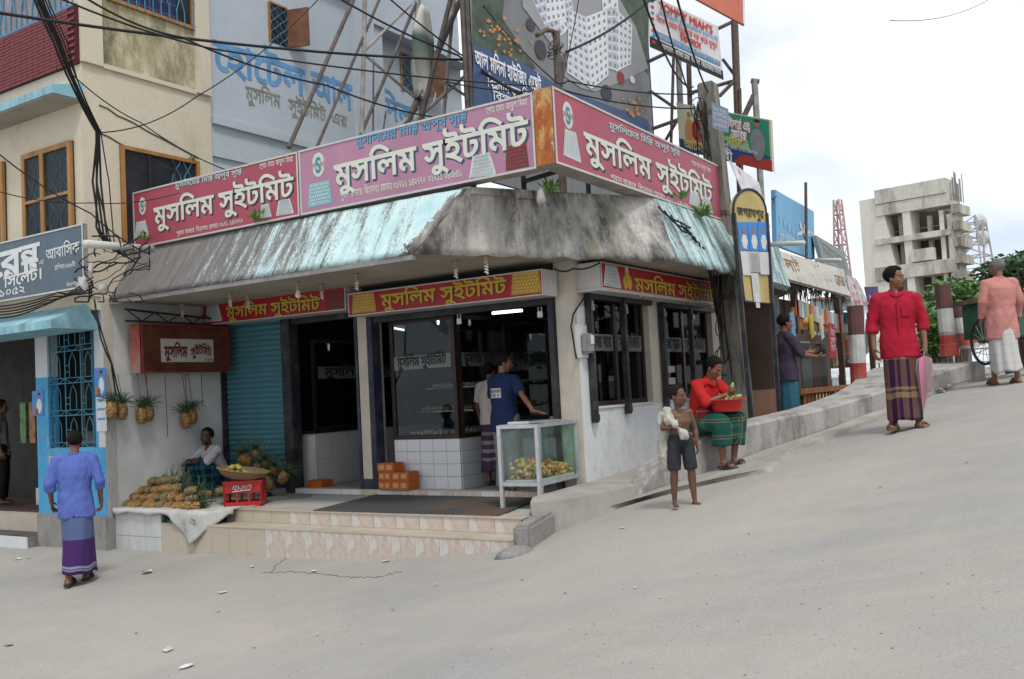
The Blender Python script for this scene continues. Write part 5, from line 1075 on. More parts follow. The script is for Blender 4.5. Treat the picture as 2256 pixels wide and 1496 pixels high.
for k in range(9):
    wire(('first', 'second', 'third', 'fourth', 'fifth', 'sixth', 'seventh', 'eighth', 'ninth')[k] + ' slack cable drooping over the right canopy to the electric pole', [atX(1450 + 14 * k, 455 + 9 * k, -4.3), atX(1500 + 10 * k, 490 + 11 * k, -4.15), a.lerp(ptop, .62 - .03 * k) + V((-.14, -.12, 0))], .010, 'cables drooping over the right canopy', .03 + .02 * (k % 3))
# ------------------------------------------------------------------ walkway, parapet kerb, broken road edge
wk = thing('walkway', 'dusty raised cement walkway along the white right front of the shop', 'pavement', (-4.7, 8.6, .3))
def smooth_poly(pts, n=6): return [V(pts[0])] + [V(a).lerp(V(b), k / n) for a, b in zip(pts, pts[1:]) for k in range(1, n + 1)]
edge = [(-4.93, 7.86), (-4.72, 8.0), (-4.56, 8.5), (-4.42, 9.1), (-4.40, 9.6), (-4.3, 10.4), (-4.1, 11.5), (-3.7, 13.0), (-3.5, 14.2)]
top = [V((x, y, .55 + .02 * (y - 7.9) + (.0 if y < 10 else .03 * (y - 10)))) for x, y in edge]
mb = MB(); k = len(top); inn = [V((XB, max(p.y, 8.1), p.z + .02)) for p in top]
mb.add(top + inn + [V((p.x + .03, p.y, gnd(p.x, p.y) - .1)) for p in top], [(i, i + 1, k + i + 1, k + i) for i in range(k - 1)] + [(2 * k + i, 2 * k + i + 1, i + 1, i) for i in range(k - 1)]); mb.add([top[0], inn[0], V((inn[0].x, inn[0].y, 0)), V((top[0].x, top[0].y, 0))], [(3, 2, 1, 0)])
mb.build('slab', PAVE, wk)
cb = thing('kerb_block', 'broken cement kerb block at the right end of the tiled steps', 'kerb', (-4.65, 7.5, .2))
mb = MB(); mb.obox((-4.78, 7.28, .05), (-.12, .66, .04), (.17, .05, 0), (0, 0, .37)); o = mb.build('block', CEM, cb, bevel=.03)
mb = MB(); mb.ell((-4.68, 7.18, .17), (.16, .2, .09), 10, 6); me = mb.mesh('rubble', True)
for v in me.vertices: v.co += V((.03, .03, .02)) * noise.noise(v.co * 9)
put(me, 'rubble', CEM, cb)
kb = thing('parapet_kerb', 'long grey cement parapet kerb climbing beside the ramp', 'kerb', (-3.7, 11, .6))
sec = [((-4.38, 9.12), .02, .16), ((-4.34, 9.22), .16, .2), ((-4.26, 9.4), .28, .25), ((-4.12, 9.7), .37, .28), ((-4.0, 9.957), .42, .3), ((-3.85, 10.4), .43, .32), ((-3.711, 10.898), .41, .33), ((-3.45, 11.4), .37, .34), ((-3.224, 11.882), .33, .38), ((-2.98, 12.5), .30, .48), ((-2.751, 13.162), .285, .62), ((-2.5, 13.85), .285, .85), ((-2.251, 14.533), .29, 1.2), ((-1.95, 15.4), .30, 1.5), ((-1.75, 16.0), .28, 1.6)]
dirn = V((-.935, .355, 0)); R_ = []
for (x, y), h, w in sec:
    z = gnd(x, y); b = V((x, y, z - .3)); t1 = V((x, y, z + h)); wob = .012 * noise.noise(V((x * 3, y * 3, 1)))
    R_.append([b, t1 - V((0, 0, .03)), t1 + dirn * .03, t1 + dirn * w + V((0, 0, .01 + wob)), V((t1.x, t1.y, -2.0)) + dirn * w])
mb = MB(); n5 = 5; vs = [p for r in R_ for p in r]; mb.add(vs, [(i * n5 + j, (i + 1) * n5 + j, (i + 1) * n5 + j + 1, i * n5 + j + 1) for i in range(len(R_) - 1) for j in range(n5 - 1)]); mb.add(R_[0], [(0, 1, 2, 3, 4)]); mb.add(R_[-1], [(4, 3, 2, 1, 0)]); mb.build('wall', KERB, kb)
# broken concrete strip between kerb and carriageway
inner = [(-4.95, 7.5), (-4.80, 7.95), (-4.55, 8.6), (-4.40, 9.1)] + [(x + .02, y) for x, y in KB[1:7]]
outer_px = [(1128, 1196), (1210, 1163), (1300, 1128), (1400, 1103), (1480, 1088), (1560, 1068), (1690, 1043), (1745, 998), (1850, 962), (1958, 918), (2075, 862), (2150, 818)]
outer = [atG(*p) for p in outer_px]
def resample(P, n):
    P = [V((p[0], p[1], 0)) for p in P]; L = [0]
    for a, b in zip(P, P[1:]): L.append(L[-1] + (b - a).length)
    out = []
    for i in range(n):
        s = L[-1] * i / (n - 1); k = max(j for j in range(len(L)) if L[j] <= s + 1e-9); k = min(k, len(P) - 2); out.append(P[k].lerp(P[k + 1], (s - L[k]) / max(1e-9, L[k + 1] - L[k])))
    return out
n = 240; A_, B_ = resample(inner, n), resample(outer, n); mb = MB(); vs = []
for i, (a, b) in enumerate(zip(A_, B_)):
    b = b + (b - a).normalized() * (.12 * noise.noise(V((i * .16, 0, 0))) + .07 * noise.noise(V((i * .5, 4, 0))) + .03 * noise.noise(V((i * 1.3, 9, 0))))
    for t_ in (0, .5, 1):
        p = a.lerp(b, t_); p.z = gnd(p.x, p.y) + .055 + .008 * noise.noise(p * 4); vs.append(p.copy())
    b2 = b + (b - a).normalized() * (.05 + .03 * noise.noise(V((i * .7, 2, 0)))); b2.z = gnd(b2.x, b2.y) - .02; vs.append(b2)
mb.add(vs, [(i * 4 + j, i * 4 + j + 1, (i + 1) * 4 + j + 1, (i + 1) * 4 + j) for i in range(n - 1) for j in range(3)][:]); tag(mb.build('road_edge', mat('broken_edge_concrete', (.36, .335, .30), .93, .2, 4, .4, 30, dirt=(.2, .18, .15), dirt_amt=.5)), kind='structure')
# cracks in the road apron
CRK = flat('crack_dirt', (.09, .08, .07), .95)
for k, (lab, pp_) in enumerate((('long crack along the road below the tiled steps', [(575, 1264), (640, 1262), (700, 1266), (760, 1273), (830, 1273), (890, 1258)]), ('short crack running up to the beige step tiles', [(598, 1262), (608, 1245), (625, 1235), (634, 1228)]))):
    pts = []
    for a, b in zip(pp_, pp_[1:]):
        for q in range(14): x = a[0] + (b[0] - a[0]) * q / 14; y = a[1] + (b[1] - a[1]) * q / 14; p = atG(x + 3 * noise.noise(V((x * .21, k, 5))), y + 4 * noise.noise(V((x * .13, k, 0)))); p.z = road_z(p.x, p.y) + .001; pts.append(p)
    tag(MB().tube(pts, [.003 + .006 * abs(noise.noise(V((i * .9, k, 0)))) for i in range(len(pts))], 5).build('road_crack', CRK), lab, 'crack', 'cracks in the road')
# ------------------------------------------------------------------ notice board with arched top, in front of the pole's far side
NB_ = thing('arched_notice_board', 'tall arched yellow notice board pasted with election posters beside the pole', 'notice board', atD(1660, 800, 12.0))
tl, tr2, br2, bl = atD(1616, 470, 11.9), atD(1688, 470, 12.5), atD(1701, 670, 12.5), atD(1640, 664, 11.9)
nn = (tr2 - tl).cross(bl - tl).normalized(); nn = nn if nn.dot(EYE - tl) > 0 else -nn
F2 = lambda u, v: bl.lerp(br2, u).lerp(tl.lerp(tr2, u), v)
arch = [F2(0, 0), F2(1, 0), F2(1, 1)] + [F2(.5 + .5 * cos(a), 1 + .27 * sin(a)) for a in [pi * i / 12 for i in range(1, 12)]] + [F2(0, 1)]
MB().poly(arch, -nn * .05).build('board', mat('faded_yellow_board', (.46, .36, .14), .6, .15, 4), NB_)
MB().tube(arch + [arch[0]], .018, 6).build('rim', BLACKFR, NB_)
def nshape(name, m, pts, lift):
    ps = [F2(u, v) + nn * lift for u, v in pts]; mb = MB(); mb.add(ps if geometry.normal(ps).dot(nn) > 0 else ps[::-1], [tuple(range(len(ps)))]); return put(mb.mesh(name), name, m, NB_)
letter(NB_, 'জগন্নাথপুর', flat('print_black', (.02, .02, .022)), F2(.1, .98) + nn * .0, F2(.9, .94) - F2(.1, .98), UZ, nn, width=(F2(.9, .94) - F2(.1, .98)).length, height=.10, bold=.015, lift=.006)
for i in range(3):
    u = .06 + .31 * i; nshape('election_poster', flat('poster_blue', (.05, .22, .55)), [(u, .58), (u + .3, .58), (u + .3, .90), (u, .90)], .006 + .001 * i); nshape('printed_figure', flat('white_kurta', (.6, .6, .6)), [(u + .16 + .1 * cos(a), .68 + .09 * sin(a)) for a in range(6)], .010); nshape('printed_face', flat('face_print', (.3, .16, .1)), [(u + .16 + .05 * cos(a), .80 + .045 * sin(a)) for a in range(6)], .011)
for i, (u0, u1, v0, v1) in enumerate(((.04, .3, .30, .57), (.31, .62, .34, .57), (.63, .96, .32, .57), (.3, .55, .0, .33), (.36, .5, -.06, .1))): nshape('printed_sheet', flat('sheet_%d' % (i % 2), ((.55, .56, .56), (.5, .5, .48))[i % 2]), [(u0, v0), (u1, v0), (u1, v1), (u0, v1)], .012 + .001 * i); 
for i in range(14): v = .35 + .015 * i; nshape('text_line', flat('grey_text', (.3, .3, .31)), [(.34, v), (.60, v), (.60, v + .006), (.34, v + .006)], .019)
for c, d in ((bl, tl), (br2, tr2)): MB().bar(V((c.x, c.y, gnd(c.x, c.y) - .2)), d, .05).build('post', BLACKFR, NB_)
# ------------------------------------------------------------------ stalls beyond the pole
ORD_ = 'first second third fourth fifth sixth'.split(); RW_LID = flat('jar_lid_red', (.25, .03, .03))
ST = thing('next_shop', 'narrow open shop with green posts behind the notice board', 'shop', (-5.2, 14.6, .6))
def sb(name, m, *a, parent=None): return MB().box(*a).build(name, m, parent or ST)
sb('rear_wall', mat('pale_green_wall', (.13, .15, .14), .8, .3, 2), -6.6, -6.5, 13.8, 18.5, .3, 3.2); sb('side_wall', WHITE, -6.5, XB, 13.78, 13.9, .3, 3.0); sb('roof', CEM, -6.6, -4.9, 13.8, 15.9, 3.0, 3.12); sb('floor', PAVE, -6.6, -3.85, 13.9, 22, .2, .78)
for i in range(4): sb('shelf', WHITE, -6.5, -6.15, 14.0, 15.6, 1.0 + .45 * i, 1.03 + .45 * i)
sb('post', mat('green_post', (.05, .2, .1), .6), -5.2, -5.12, 14.45, 14.53, .5, 3.0); sb('post', mat('grey_post', (.33, .35, .36), .7), -4.85, -4.72, 15.55, 15.68, .5, 3.0)
MB().obox((-4.9, 14.5, .6), (.55, .45, 0), (-.3, .36, 0), (0, 0, .85)).build('counter', mat('red_brown_counter', (.20, .10, .07), .6, .3, 4), ST)
for i in range(4):
    for j in range(6):
        p = V((-6.32, 14.12 + j * .25, 1.03 + .45 * i)); jr = thing('jar', '%s jar from the left on the %s shelf of the narrow shop' % (ORD_[j], ('lowest', 'second', 'third', 'top')[i]), 'jar', p, 'jars in the narrow shop'); MB().lathe([(.07, 0), (.08, .02), (.08, .2), (.05, .24)], p, 10).build('body', mat('jar_%d' % ((i + j) % 4), ((.3, .1, .03), (.32, .3, .26), (.05, .14, .08), (.3, .22, .05))[(i + j) % 4], .4, .3, 9), jr, smooth=True); MB().lathe([(.055, .24), (.055, .27)], p, 10).build('lid', RW_LID, jr)
KS = thing('betel_stall', 'street stall with thatch fringed sign awning and hanging packets', 'stall', (-4.6, 17, .8))
def kbx(name, m, *a, parent=None): return MB().box(*a).build(name, m, parent or KS)
BRN = mat('dark_stall_wood', (.05, .028, .018), .5, .4, 5); ORG = mat('orange_stall_wood', (.28, .11, .03), .6, .35, 6)
KX = -4.5
K = lambda x, y: atX(x, y, KX)
kbx('rear', mat('brown_board', (.12, .055, .025), .7, .3, 3), KX - 1.2, KX - 1.15, 15.7, 21, .6, 3.2)
kbx('front_board', ORG, KX - .02, KX + .02, K(1745, 700).y, K(1855, 700).y, 2.42, 2.78)
y0, y1 = K(1748, 800).y, K(1822, 800).y; z0, z1 = K(1800, 868).z, K(1780, 738).z
dr = kbx('cabinet_door', BRN, KX, KX + .06, y0, y1, z0, z1)
pane(dr, (KX + .066, y0 + .2, 0), UY, y1 - y0 - .5, z0 + .12, z1 - .15, GLASS, (1, 0, 0)); kbx('red_panel', mat('red_wood', (.16, .05, .025), .5), KX + .061, KX + .064, y0 + .9, y0 + 1.4, z0 + .1, z1 - .12, parent=dr); kbx('pale_panel', flat('grey_glass', (.22, .2, .18)), KX + .061, KX + .064, y0 + .25, y0 + .85, z0 + .1, z1 - .12, parent=dr)
bal = kbx('balustrade', ORG, KX + .3, KX + .38, K(1770, 870).y - 1.2, 21.5, 1.36, 1.44); kbx('bottom_rail', ORG, KX + .3, KX + .38, K(1770, 870).y - 1.2, 21.5, .62, .70, parent=bal)
for i in range(9):
    p = V((KX - .3, 16.2 + i * .5, 2.1 + .1 * (i % 3))); pk = thing('goods_bundle', '%s bundle of goods from the left hanging deep inside the stall' % 'first second third fourth fifth sixth seventh eighth ninth'.split()[i], 'goods', p, 'bundles inside the stall'); MB().box(p.x - .1, p.x + .1, p.y - .17, p.y + .17, p.z - .35, p.z + .1).build('bundle', mat('goods_%d' % (i % 4), ((.25, .06, .03), (.1, .12, .2), (.3, .25, .15), (.06, .12, .06))[i % 4], .6, .5, 12), pk, bevel=.05); MB().tube([p, (p.x, p.y, 3.1)], .01, 5).build('cord', BLACKFR, pk)
for i in range(26): y = K(1770, 870).y - 1.15 + i * .2; MB().tube([(KX + .34, y, .7), (KX + .34, y, 1.36)], [.02, .02], 6).build('spindle', ORG, bal)
for yb2 in (15.72, 18.6, 21.3): kbx('post', BRN, KX - .05, KX + .05, yb2, yb2 + .1, .5, 3.1)
PK = [flat('packet_%d' % i, c) for i, c in enumerate(((.5, .16, .05), (.3, .3, .32), (.55, .5, .4), (.1, .3, .5), (.5, .42, .06), (.3, .05, .05)))]
for i in range(16):
    p = K(1748 + i * 5.6, 678 + i * 1.9); pk = thing('packet_strip', '%s strip of small packets hanging across the stall front, counting from the left' % ('first second third fourth fifth sixth seventh eighth ninth tenth eleventh twelfth thirteenth fourteenth fifteenth sixteenth'.split()[i]), 'packets', p, 'packet strips on the stall'); MB().box(KX + .03, KX + .05, p.y, p.y + .16, p.z - .14, p.z + .14).build('packet', PK[i % 6], pk)
p = K(1769, 708); kk = thing('hanging_fruit', 'round orange fruit hanging above the man at the stall', 'fruit', p); MB().ell(p, (.09, .09, .085)).build('fruit', mat('orange_peel', (.5, .28, .07), .5), kk, smooth=True); MB().tube([p, p + V((0, 0, .5))], .005, 5).build('string', BLACKFR, kk)
for i, (px, py) in enumerate(((1735, 720), (1778, 722), (1800, 725))): p = K(px, py); pk = thing('snack_bag', ('blue', 'yellow', 'pale')[i] + ' snack bag hanging in the stall front', 'bag', p, 'snack bags in the stall'); MB().obox(p + V((.04, 0, -.2)), (0, .2, .05), (.03, 0, 0), (0, -.04, .4)).build('bag', PK[(3, 4, 2)[i]], pk)
# sign awning with dirty fringe
SGN = thing('awning_sign', 'long faded cream sign sloping over the stall with brown lettering', 'sign', K(1780, 600))
ta, tb_, tc_, td = atD(1702, 548, 15.2), atD(1858, 594, 20.0), atD(1872, 652, 19.2), atD(1728, 612, 14.6)
MB().poly([ta, tb_, tc_, td], (-.05, 0, -.03)).build('sheet', m_blotch('dirty_cream_board', (.45, .43, .38), (.52, .5, .45), (.2, .19, .16), None, 1.2, (1, 1, .6), .6), SGN); na = (tb_ - ta).cross(td - ta).normalized(); na = na if na.dot(EYE - ta) > 0 else -na
F3 = lambda u, v: td.lerp(tc_, u).lerp(ta.lerp(tb_, u), v)
for s, u0, u1 in (('লাইসা', .08, .38), ('টেলিকম', .46, .72), ('স্টোর', .78, .95)): letter(SGN, s, mat('worn_brown_letters', (.24, .14, .07), .9, .4, 5), F3(u0, .32), F3(u1, .32) - F3(u0, .32), (F3(u0, .9) - F3(u0, .3)), na, width=(F3(u1, .32) - F3(u0, .32)).length, height=.32, bold=.01, lift=.012)
mb = MB()
for i in range(160):
    p = F3(random.random(), -.02 + jit(.06)) + V((-.1, 0, 0)); L = random.uniform(.1, .4); d = V((jit(.12), jit(.12), -L)); s = V((0, .05, 0)); mb.add([p - s, p + s, p + d], [(0, 1, 2), (2, 1, 0)])
tag(mb.build('thatch_fringe', mat('blackened_thatch', (.035, .035, .025), .95, .5, 20), SGN), kind='stuff')
MB().poly([ta + V((-.1, .1, 0)), tb_ + V((-.1, 0, 0)), tc_ + V((-1.6, 0, .1)), td + V((-1.6, 0, .1))], (0, 0, -.05)).build('roof_sheet', CEM, SGN)
tq = [atD(1688, 532, 13.6), atD(1716, 545, 14.6), atD(1742, 632, 14.2), atD(1703, 620, 13.2)]; tk = thing('turquoise_slope', 'short turquoise plaster slope left of the faded cream sign', 'canopy', tq[3]); MB().poly(tq, (-.1, .05, -.05)).build('slope', PEEL_B, tk)
for (a, b, D, lab) in (((1694, 539), (1772, 535), 13.6, 'nearer'), ((1798, 573), (1852, 573), 16.0, 'farther')): k = thing('lamp_arm', lab + ' white tube lamp arm above the faded cream sign', 'lamp', atD(*a, D), 'tube lamp arms above the stall'); MB().tube([atD(*a, D), atD(*b, D - .5)], .035, 10).build('tube', mat('white_pvc', (.55, .54, .5)), k, smooth=True)
# phone company billboard
t, f, n = panel('phone_billboard', 'sky blue phone shop billboard with white propeller like emblem', 'billboard', [(1708, 418), (1793, 466), (1795, 572), (1711, 540)], (17.0, 19.5), print_mat('sky_blue_print', (.13, .38, .62)), .08)
for i, an in enumerate((.3, 1.25, 2.3, 3.6, 5.3)):
    c = (.68, .46); pshape(t, f, n, 'emblem_petal', WH, [(c[0] + .09 * cos(an) + (.075 if i in (2, 4) else .1) * cos(an) * cos(a) - .03 * sin(an) * sin(a), c[1] + .10 * sin(an) + .13 * sin(an) * cos(a) + .035 * cos(an) * sin(a)) for a in [2 * pi * j / 12 for j in range(12)]], .008 + .001 * i)
ptext(t, f, n, 'গ্রামীণফোন', WH, .78, .98, .42, .11, bold=.01, lift=.008); ptext(t, f, n, 'পুরান বাজার, বিশ্বনাথ', WH, .06, .5, .14, .1, bold=.005, lift=.008)
for i in range(5): pshape(t, f, n, 'faint_people', flat('pale_blue_print', (.2, .46, .66)), [(.1 + .1 * i + .03 * cos(a), .5 - .04 * i + .09 * sin(a)) for a in range(6)], .006 + .0006 * i)
pipe(t, atD(1775, 402, 18.6), atD(1777, 600, 18.6), .03, PIPE, 'post'); pipe(t, atD(1702, 438, 16.8), atD(1712, 430, 17.2), .02, PIPE, 'stay')
t, f, n = panel('slate_board', 'weathered slate grey board slanting beyond the blue phone billboard', 'billboard', [(1797, 518), (1860, 555), (1884, 640), (1818, 592)], (19.2, 23.5), m_blotch('slate_board_paint', (.22, .26, .28), (.27, .31, .33), (.14, .15, .14), None, .6, (1, 1, 1), .6), .08)
ptext(t, f, n, 'সুরমা প্লাজা', flat('dull_khaki', (.3, .28, .18)), .1, .9, .45, .35, bold=.0, lift=.01)
# banners hung beyond the stall
def m_bann(name, c): return mat(name, c, .8, .35, 4, dirt=(.5, .15, .12), dirt_amt=.25)
for lab, cs, D, c in (('white and red printed cloth banner hanging at the end of the stall', [(1866, 606), (1882, 612), (1906, 685), (1880, 692)], (19.5, 20), (.5, .48, .48)), ('pale banner behind the printed one at the stall end', [(1884, 612), (1894, 625), (1921, 688), (1902, 690)], (20.2, 20.5), (.45, .5, .53)), ('dark purple banner hanging right of the red and white post', [(1904, 632), (1934, 631), (1948, 740), (1922, 712)], (21, 21.2), (.10, .07, .18)), ('white cloth hanging low right of the red and white post', [(1908, 702), (1918, 718), (1934, 758), (1904, 786)], (20.5, 20.8), (.5, .53, .56)), ('white cloth banner drooping behind the arched notice board', [(1606, 352), (1672, 402), (1697, 500), (1640, 430)], (13.6, 14.2), (.55, .56, .58)), ('red hanging banner with white print at the stall corner', [(1826, 710), (1838, 714), (1844, 788), (1828, 790)], (16.2, 16.6), (.4, .03, .04))):
    t, f, n = panel('hanging_banner', lab, 'banner', cs, D, m_bann('banner_%d' % int(c[0] * 100 + c[2] * 1000), c), .01, 'cloth banners beyond the pole')
    for i in range(3): ptext(t, f, n, ('সিলেট', 'মেলা', 'উৎসব')[i], flat('print_red', (.5, .05, .04)) if c[0] > .44 else WH, .2, .8, .2 + .22 * i, .10, bold=.0, lift=.006)
t, f, n = panel('maroon_board', 'maroon phone call board with pale lettering behind the red and white post', 'sign', [(1826, 771), (1908, 763), (1908, 808), (1826, 812)], (21.5, 21.5), flat('maroon_board_paint', (.06, .015, .015)), .05)
ptext(t, f, n, 'মোবাইলঃ থেকে', flat('dull_lettering', (.3, .28, .26)), .15, .9, .6, .13, bold=.01, lift=.008); ptext(t, f, n, 'ফোন করুন', flat('dull_lettering', (.3, .28, .26)), .08, .85, .15, .16, bold=.01, lift=.008)
# ------------------------------------------------------------------ red and white posts, railing
RW_R = mat('faded_red_post_paint', (.36, .06, .045), .75, .25, 6, .2, 30, dirt=(.3, .25, .22), dirt_amt=.4); RW_W = mat('flaking_white_post_paint', (.52, .52, .50), .8, .12, 6, .2, 30, dirt=(.14, .13, .12), dirt_amt=.6); RW_D = mat('brown_red_post_paint', (.13, .06, .055), .8, .25, 6, .2, 30)
def bollard(lab, px, pt, pb, D, w, z=None, broken=False):
    a, b = atD(px[0], pt, D), atD(px[1], pb, D); t = thing('striped_post', lab, 'post', b, 'red and white posts on the bridge footpath'); d = a - b
    for i, (u, v, m) in enumerate(((0, .06, KERB), (.06, .33, RW_R), (.33, .66, RW_W), (.66, 1.0, RW_D))):
        if broken and v < .3: continue
        if broken and i == 2: u = .28
        p, q = b + d * u, b + d * v; ww = w / 2; mb = MB(); n8 = 12
        mb.rings([[c + V((ww * cos(2 * pi * k / n8 + .2), ww * sin(2 * pi * k / n8 + .2), 0)) for k in range(n8)] for c in (p, q)]).build('band', m, t, smooth=False)
    if broken:
        for k in range(4): c = b + V((.07 * cos(k * 1.6), .07 * sin(k * 1.6), 0)); MB().tube([c, c + d * .15 + V((jit(.03), jit(.03), 0)), c + d * .34], .012, 6).build('bent_rebar', mat('rusty_rebar', (.14, .07, .04), .9), t)
        MB().lathe([(w * .6, -.02), (w * .6, .16), (w * .45, .2)], b, 10).build('stump', RW_R, t)
    return t
bollard('red and white post left of the man in the red shirt', (1884, 1893), 674, 862, 14.2, .235); bollard('tall red and white post right of the man, broken at its foot', (2076, 2092), 628, 782, 14.6, .235, broken=True); bollard('red and white post just right of the broken one', (2106, 2127), 666, 768, 16.0, .2); bollard('red and white post nearest the railing', (2122, 2135), 668, 764, 17.2, .2)
rl = thing('bridge_railing', 'red and white concrete railing along the bridge behind the cart', 'railing', atD(2140, 760, 17.5))
r0, r1 = atD(2137, 762, 17.6), atD(2175, 748, 24.0); hd = atD(2137, 664, 17.6) - r0
for v in (0.0, .38, .68, .95): MB().bar(r0 + hd * v, r1 + hd * v, .14, .10).build('rail', (RW_W, RW_R, RW_W, RW_W)[int(v * 3.2)], rl)
for i in range(9): p = r0.lerp(r1, i / 8.5); MB().bar(p, p + hd * .93, .11).build('post', RW_R, rl)
# ------------------------------------------------------------------ handcart
ct = thing('handcart', 'green wooden handcart with large spoked wheel beside the old man', 'cart', atD(2172, 800, 13.2))
wc = atD(2168, 752, 13.9); ax = V((.80, .60, 0)).normalized(); az = V((0, 0, 1)); ay = az.cross(ax)
wl = MB().tube([wc + (ay * cos(a) + az * sin(a)) * .335 for a in [2 * pi * i / 28 for i in range(29)]], .022, 8, caps=False).build('wheel', flat('black_tyre', (.03, .03, .03)), ct, smooth=True)
for i in range(14): a = 2 * pi * i / 14; MB().tube([wc, wc + (ay * cos(a) + az * sin(a)) * .325], .005, 4).build('spoke', TRAY, wl)
MB().tube([wc - ax * .08, wc + ax * .9], .03, 8).build('axle', PIPE, ct)
MB().obox(wc + ax * .1 + ay * -.5 + az * .05, ax * .75, ay * 1.2, az * .52).build('box', mat('green_cart_paint', (.03, .11, .075), .6, .3, 4), ct); MB().obox(wc + ax * .0 + ay * -.62 + az * .58, ax * .95, ay * 1.4, az * .07).build('deck', mat('weathered_plank', (.16, .11, .07), .8, .3, 6), ct)
MB().obox(wc + ax * .15 + ay * -.3 + az * .65, ax * .22, ay * .4, az * .22).build('stacked_goods', mat('dark_red_goods', (.12, .02, .02), .6), ct); MB().obox(wc + ax * .12 + ay * -.36 + az * .87, ax * .28, ay * .5, az * .03 + ax * .0).build('lid', BLACKFR, ct)
crumple('green_tarp', 'bright lime plastic sheet bundled on the handcart', atD(2172, 655, 14.6), .14, mat('lime_plastic', (.22, .55, .06), .5, .2, 8), 'sheet', None, .9)
# ------------------------------------------------------------------ far concrete block
u_ = -ray(-1077, 960); u_.z = 0; u_.normalize(); n_ = V((u_.y, -u_.x, 0)); n_ = n_ if n_.dot(-ray(2000, 600)) > 0 else -n_
DB = 52.0; c0 = atD(2085, 640, DB)
fb = thing('concrete_block', 'unfinished four storey concrete building streaked black on the skyline', 'building', V((c0.x, c0.y, -1.9)))
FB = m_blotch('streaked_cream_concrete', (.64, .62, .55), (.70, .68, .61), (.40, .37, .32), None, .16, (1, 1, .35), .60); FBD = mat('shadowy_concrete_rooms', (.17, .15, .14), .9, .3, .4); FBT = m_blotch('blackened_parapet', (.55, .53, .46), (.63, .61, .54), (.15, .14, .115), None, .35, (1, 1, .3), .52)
def onF(x, y, back=0.0):
    r = ray(x, y); o = V((c0.x, c0.y, 0)) - n_ * back; t_ = (o - EYE).dot(n_) / r.dot(n_); return EYE + r * t_
def fbox(pl, pr, pt, pb, front, depth, m, name, at=None):
    """slab on the front: px left/right/top/bottom taken at its middle"""
    a = onF(pl, (pt + pb) / 2); b = onF(pr, (pt + pb) / 2); zt = onF((pl + pr) / 2, pt).z; zb = onF((pl + pr) / 2, pb).z; b.z = a.z = zb
    return MB().obox(a + n_ * front, b - a, -n_ * depth, V((0, 0, zt - zb))).build(name, m, fb)
L0 = onF(1910, 500); R0 = onF(2058, 500)
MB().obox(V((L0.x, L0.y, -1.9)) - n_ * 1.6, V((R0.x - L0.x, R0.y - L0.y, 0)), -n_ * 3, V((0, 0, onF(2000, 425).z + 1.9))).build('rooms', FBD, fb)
fbox(1909, 1950, 436, 900, .0, 1.6, FB, 'pier'); fbox(2003, 2020, 440, 900, .05, 1.4, FB, 'pier'); fbox(2083, 2093, 460, 900, -.1, 1.2, FB, 'corner_post')
for pt, pb, f0, m in ((438, 464, .1, FBT), (516, 529, .15, FBT), (580, 610, .12, FBT), (668, 676, .1, FBT), (735, 745, .1, FB)): fbox(1930, 2096, pt, pb, f0, 1.4, m, 'floor_band')
fbox(2010, 2060, 548, 575, .2, .4, FBT, 'balcony_panel'); fbox(2062, 2098, 573, 602, .25, .5, FBT, 'balcony_panel')
MB().poly([onF(1922, 443) + n_ * .02, onF(1948, 470) + n_ * .02, onF(1972, 585) + n_ * .02, onF(1966, 700) + n_ * .02, onF(1925, 700) + n_ * .02], -n_ * 1.0).build('slanted_pier', FB, fb)
fbox(1928, 2086, 406, 438, .15, 1.2, FBT, 'roof_parapet')
for x in (1968, 2032): fbox(x, x + 8, 470, 640, -1.1, .4, FB, 'inner_post')
for y in (500, 571, 630): fbox(1945, 2085, y, y + 1.2, -.7, .06, PIPEL, 'handrail')
MB().obox(onF(2098, 640) * 1.0, -n_ * 1.7, V((0, 0, onF(2098, 470).z - onF(2098, 640).z)), u_ * .3).build('side_wall', FBT, fb)
for i in range(5): z = onF(2098, 470 + i * 37).z; MB().obox(V((onF(2098, 500).x, onF(2098, 500).y, z)), -n_ * 1.9, u_ * .4, V((0, 0, .5))).build('side_slab', FBT, fb)
for i in range(12): b = onF(2096 + (i % 4) * 3, 440) - n_ * (i * .12); MB().tube([b, b + V((0, 0, 1.0 + .3 * (i % 3)))], .025, 4).build('rebar', PIPEL, fb)
# towers
def tower(lab, x0, x1, yt, yb, D, w0, w1, m, dishes=()):
    b, t_ = atD(x1, yb, D), atD(x0, yt, D); b = V((t_.x, t_.y, -1.9)); tw = thing('lattice_tower', lab, 'tower', b, 'lattice towers on the skyline'); H = t_.z - b.z; n = 14
    C = lambda s, k: b + V((0, 0, H * s)) + V((cos(k * pi / 2 + .5), sin(k * pi / 2 + .5), 0)) * (w0 + (w1 - w0) * s)
    for k in range(4): MB().tube([C(0, k), C(1, k)], .09, 5).build('leg', m, tw)
    for i in range(n):
        for k in range(4): MB().tube([C(i / n, k), C((i + 1) / n, (k + 1) % 4)], .05, 4).build('brace', m, tw); MB().tube([C(i / n, k), C(i / n, (k + 1) % 4)], .05, 4).build('strut', m, tw)
    for (dx, dy) in dishes: p = atD(dx, dy, D); MB().lathe([(.75, 0), (.8, .5), (.5, .9)], p, 14, ax=(.8, .3, .1)).build('dish', WHITE, tw); MB().tube([p, V((b.x, b.y, p.z))], .08, 5).build('bracket', m, tw)
TWR = mat('pale_tower_steel', (.42, .40, .40), .6, .2, .3); TWR2 = mat('red_white_tower_steel', (.42, .28, .27), .6, .4, .2)
